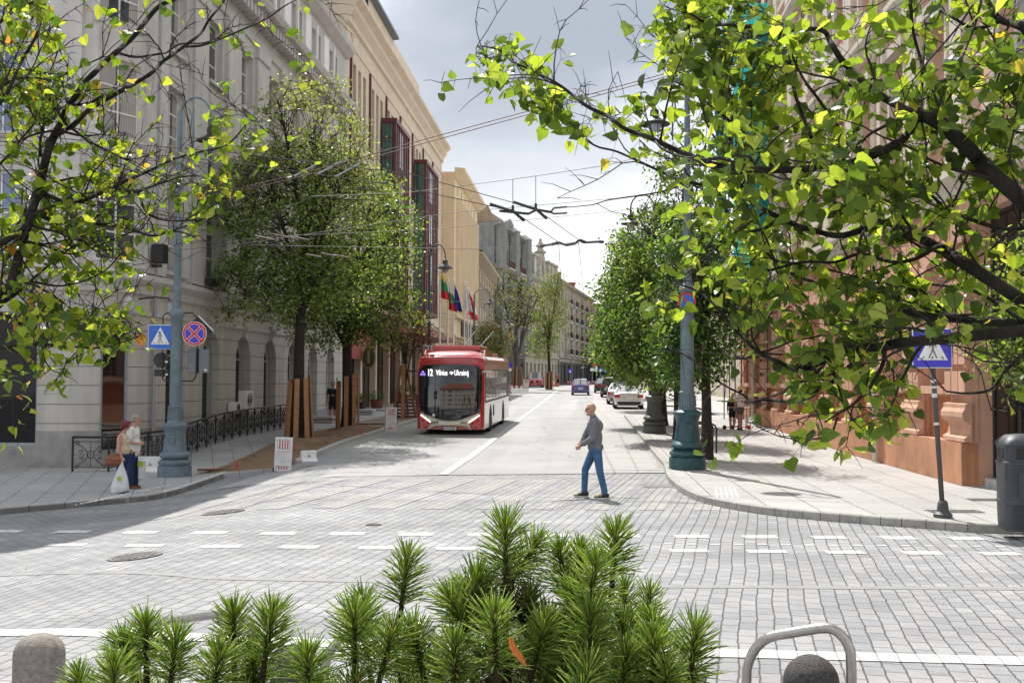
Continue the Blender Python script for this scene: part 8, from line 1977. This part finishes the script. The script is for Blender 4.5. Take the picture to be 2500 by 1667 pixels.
def switch(label,c,tilt=0):
    o=thing('overhead_switch',label,'overhead fitting',c,0,'overhead line fittings'); m=MB()
    m.tube([(-.5,-.2,.12),(-.1,0,.02),(0,0,0),(.25,.25,-.18)],.035,8); m.build('frog','wire',o,smooth=True); MB().tube([(0,0,0),(0,0,.12)],.03,8).build('hanger','wire',o); return o
switch('left overhead switch fitting against the white sky',hw); switch('right overhead switch fitting against the white sky',hw2)
m=MB(); o=thing('insulator_bar','chain of insulators and turnbuckles joining the two overhead switches','overhead fitting',hw,0,'overhead line fittings')
def rel(a): return Vector(a)-hw
MB().tube([rel(hw)+Vector((-.3,0,.0)),rel(P(1290,522,24.6)),rel(P(1310,512,24.9)),rel(P(1345,518,25))],.03,8).build('bar','wire',o,smooth=True)
for (a,b) in (((1345,518),(1352,508)),((1352,508),(1385,505)),((1345,518),(1352,522)),((1352,522),(1385,520))): MB().tube([rel(P(a[0],a[1],25)),rel(P(b[0],b[1],25))],.022,6).build('link','wire',o)
o=thing('insulator_bar','chain of insulators across the street at the second row','overhead fitting',k1,0,'overhead line fittings')
def rel2(a): return Vector(a)-k1
for i,(a,b) in enumerate((((1318,600),(1330,599)),((1330,599),(1346,597)),((1346,597),(1364,592)),((1364,592),(1380,598)),((1380,598),(1405,594)),((1405,594),(1414,586)),((1414,586),(1430,592)),((1430,592),(1462,590)),((1462,590),(1474,591)))): MB().tube([rel2(P(a[0],a[1],30.6)),rel2(P(b[0],b[1],30.6))],.034 if i%2 else .045,6).build('link','wire',o)
for k,(u,v,Y,w_) in enumerate(((800,416,27.9,110),(690,575,28,90),(800,620,30,70))):
    c=P(u,v,Y); o=thing('insulator_bar',['grey strain insulator on the twin cable in front of the big tree','reddish tangle of insulators in front of the big tree crown','short insulators low in front of the big tree crown'][k],'overhead fitting',c,0,'overhead line fittings'); s_=w_*Y/F
    for j,(dx,dz) in enumerate(((-.5,-.02),(0,.03),(.4,-.01))): MB().tube([(s_*(dx-.25),.05*j,dz*s_-.12*s_*(k==0)),(s_*(dx+.3),.05*j,dz*s_+(.18*s_ if k==0 else -.1*s_)+.0)],.022,8).build('rod','insulator' if k else 'frame_grey',o)

# ================= LITTER ALONG THE KERBS ================================================
rl=random.Random(77); m=MB()
def bit(x,y,dz,sz):
    z=gz(x,y)+dz; q=Matrix.Rotation(rl.uniform(0,6.28),3,'Z')@Matrix.Rotation(rl.gauss(0,.25),3,'X'); c=Vector((x,y,z+sz*.15)); m.poly([c+q@Vector(v)*sz for v in ((0,-.5,0),(.35,0,.1),(0,.6,0),(-.35,0,.1))],mi=rl.choice((0,0,1)))
for i in range(520):
    y=27.5+rl.random()**1.6*30; bit(kx(y,1.95)-abs(rl.gauss(0,.10))-.02,y,.022,rl.uniform(.015,.045))
for i in range(160):
    a=rl.choice(RK[2:-3]); bit(a[0]+rl.gauss(0,.35),a[1]-abs(rl.gauss(0,.12))-.05,.008,rl.uniform(.015,.045))
for cx,cy in ((5.3,30.0),(5.9,38.6),(6.6,47.9)):
    for i in range(90): bit(cx+rl.gauss(0,.6),cy+rl.gauss(0,.8),.132,rl.uniform(.02,.05))
for i in range(60): bit(rl.uniform(-12,9),rl.uniform(8,24),.01,rl.uniform(.015,.04))
tag(m.build('leaf_litter',['wood_dark','leaf_brown']),'scattered dry leaves and grit along the kerbs','litter',kind='stuff')
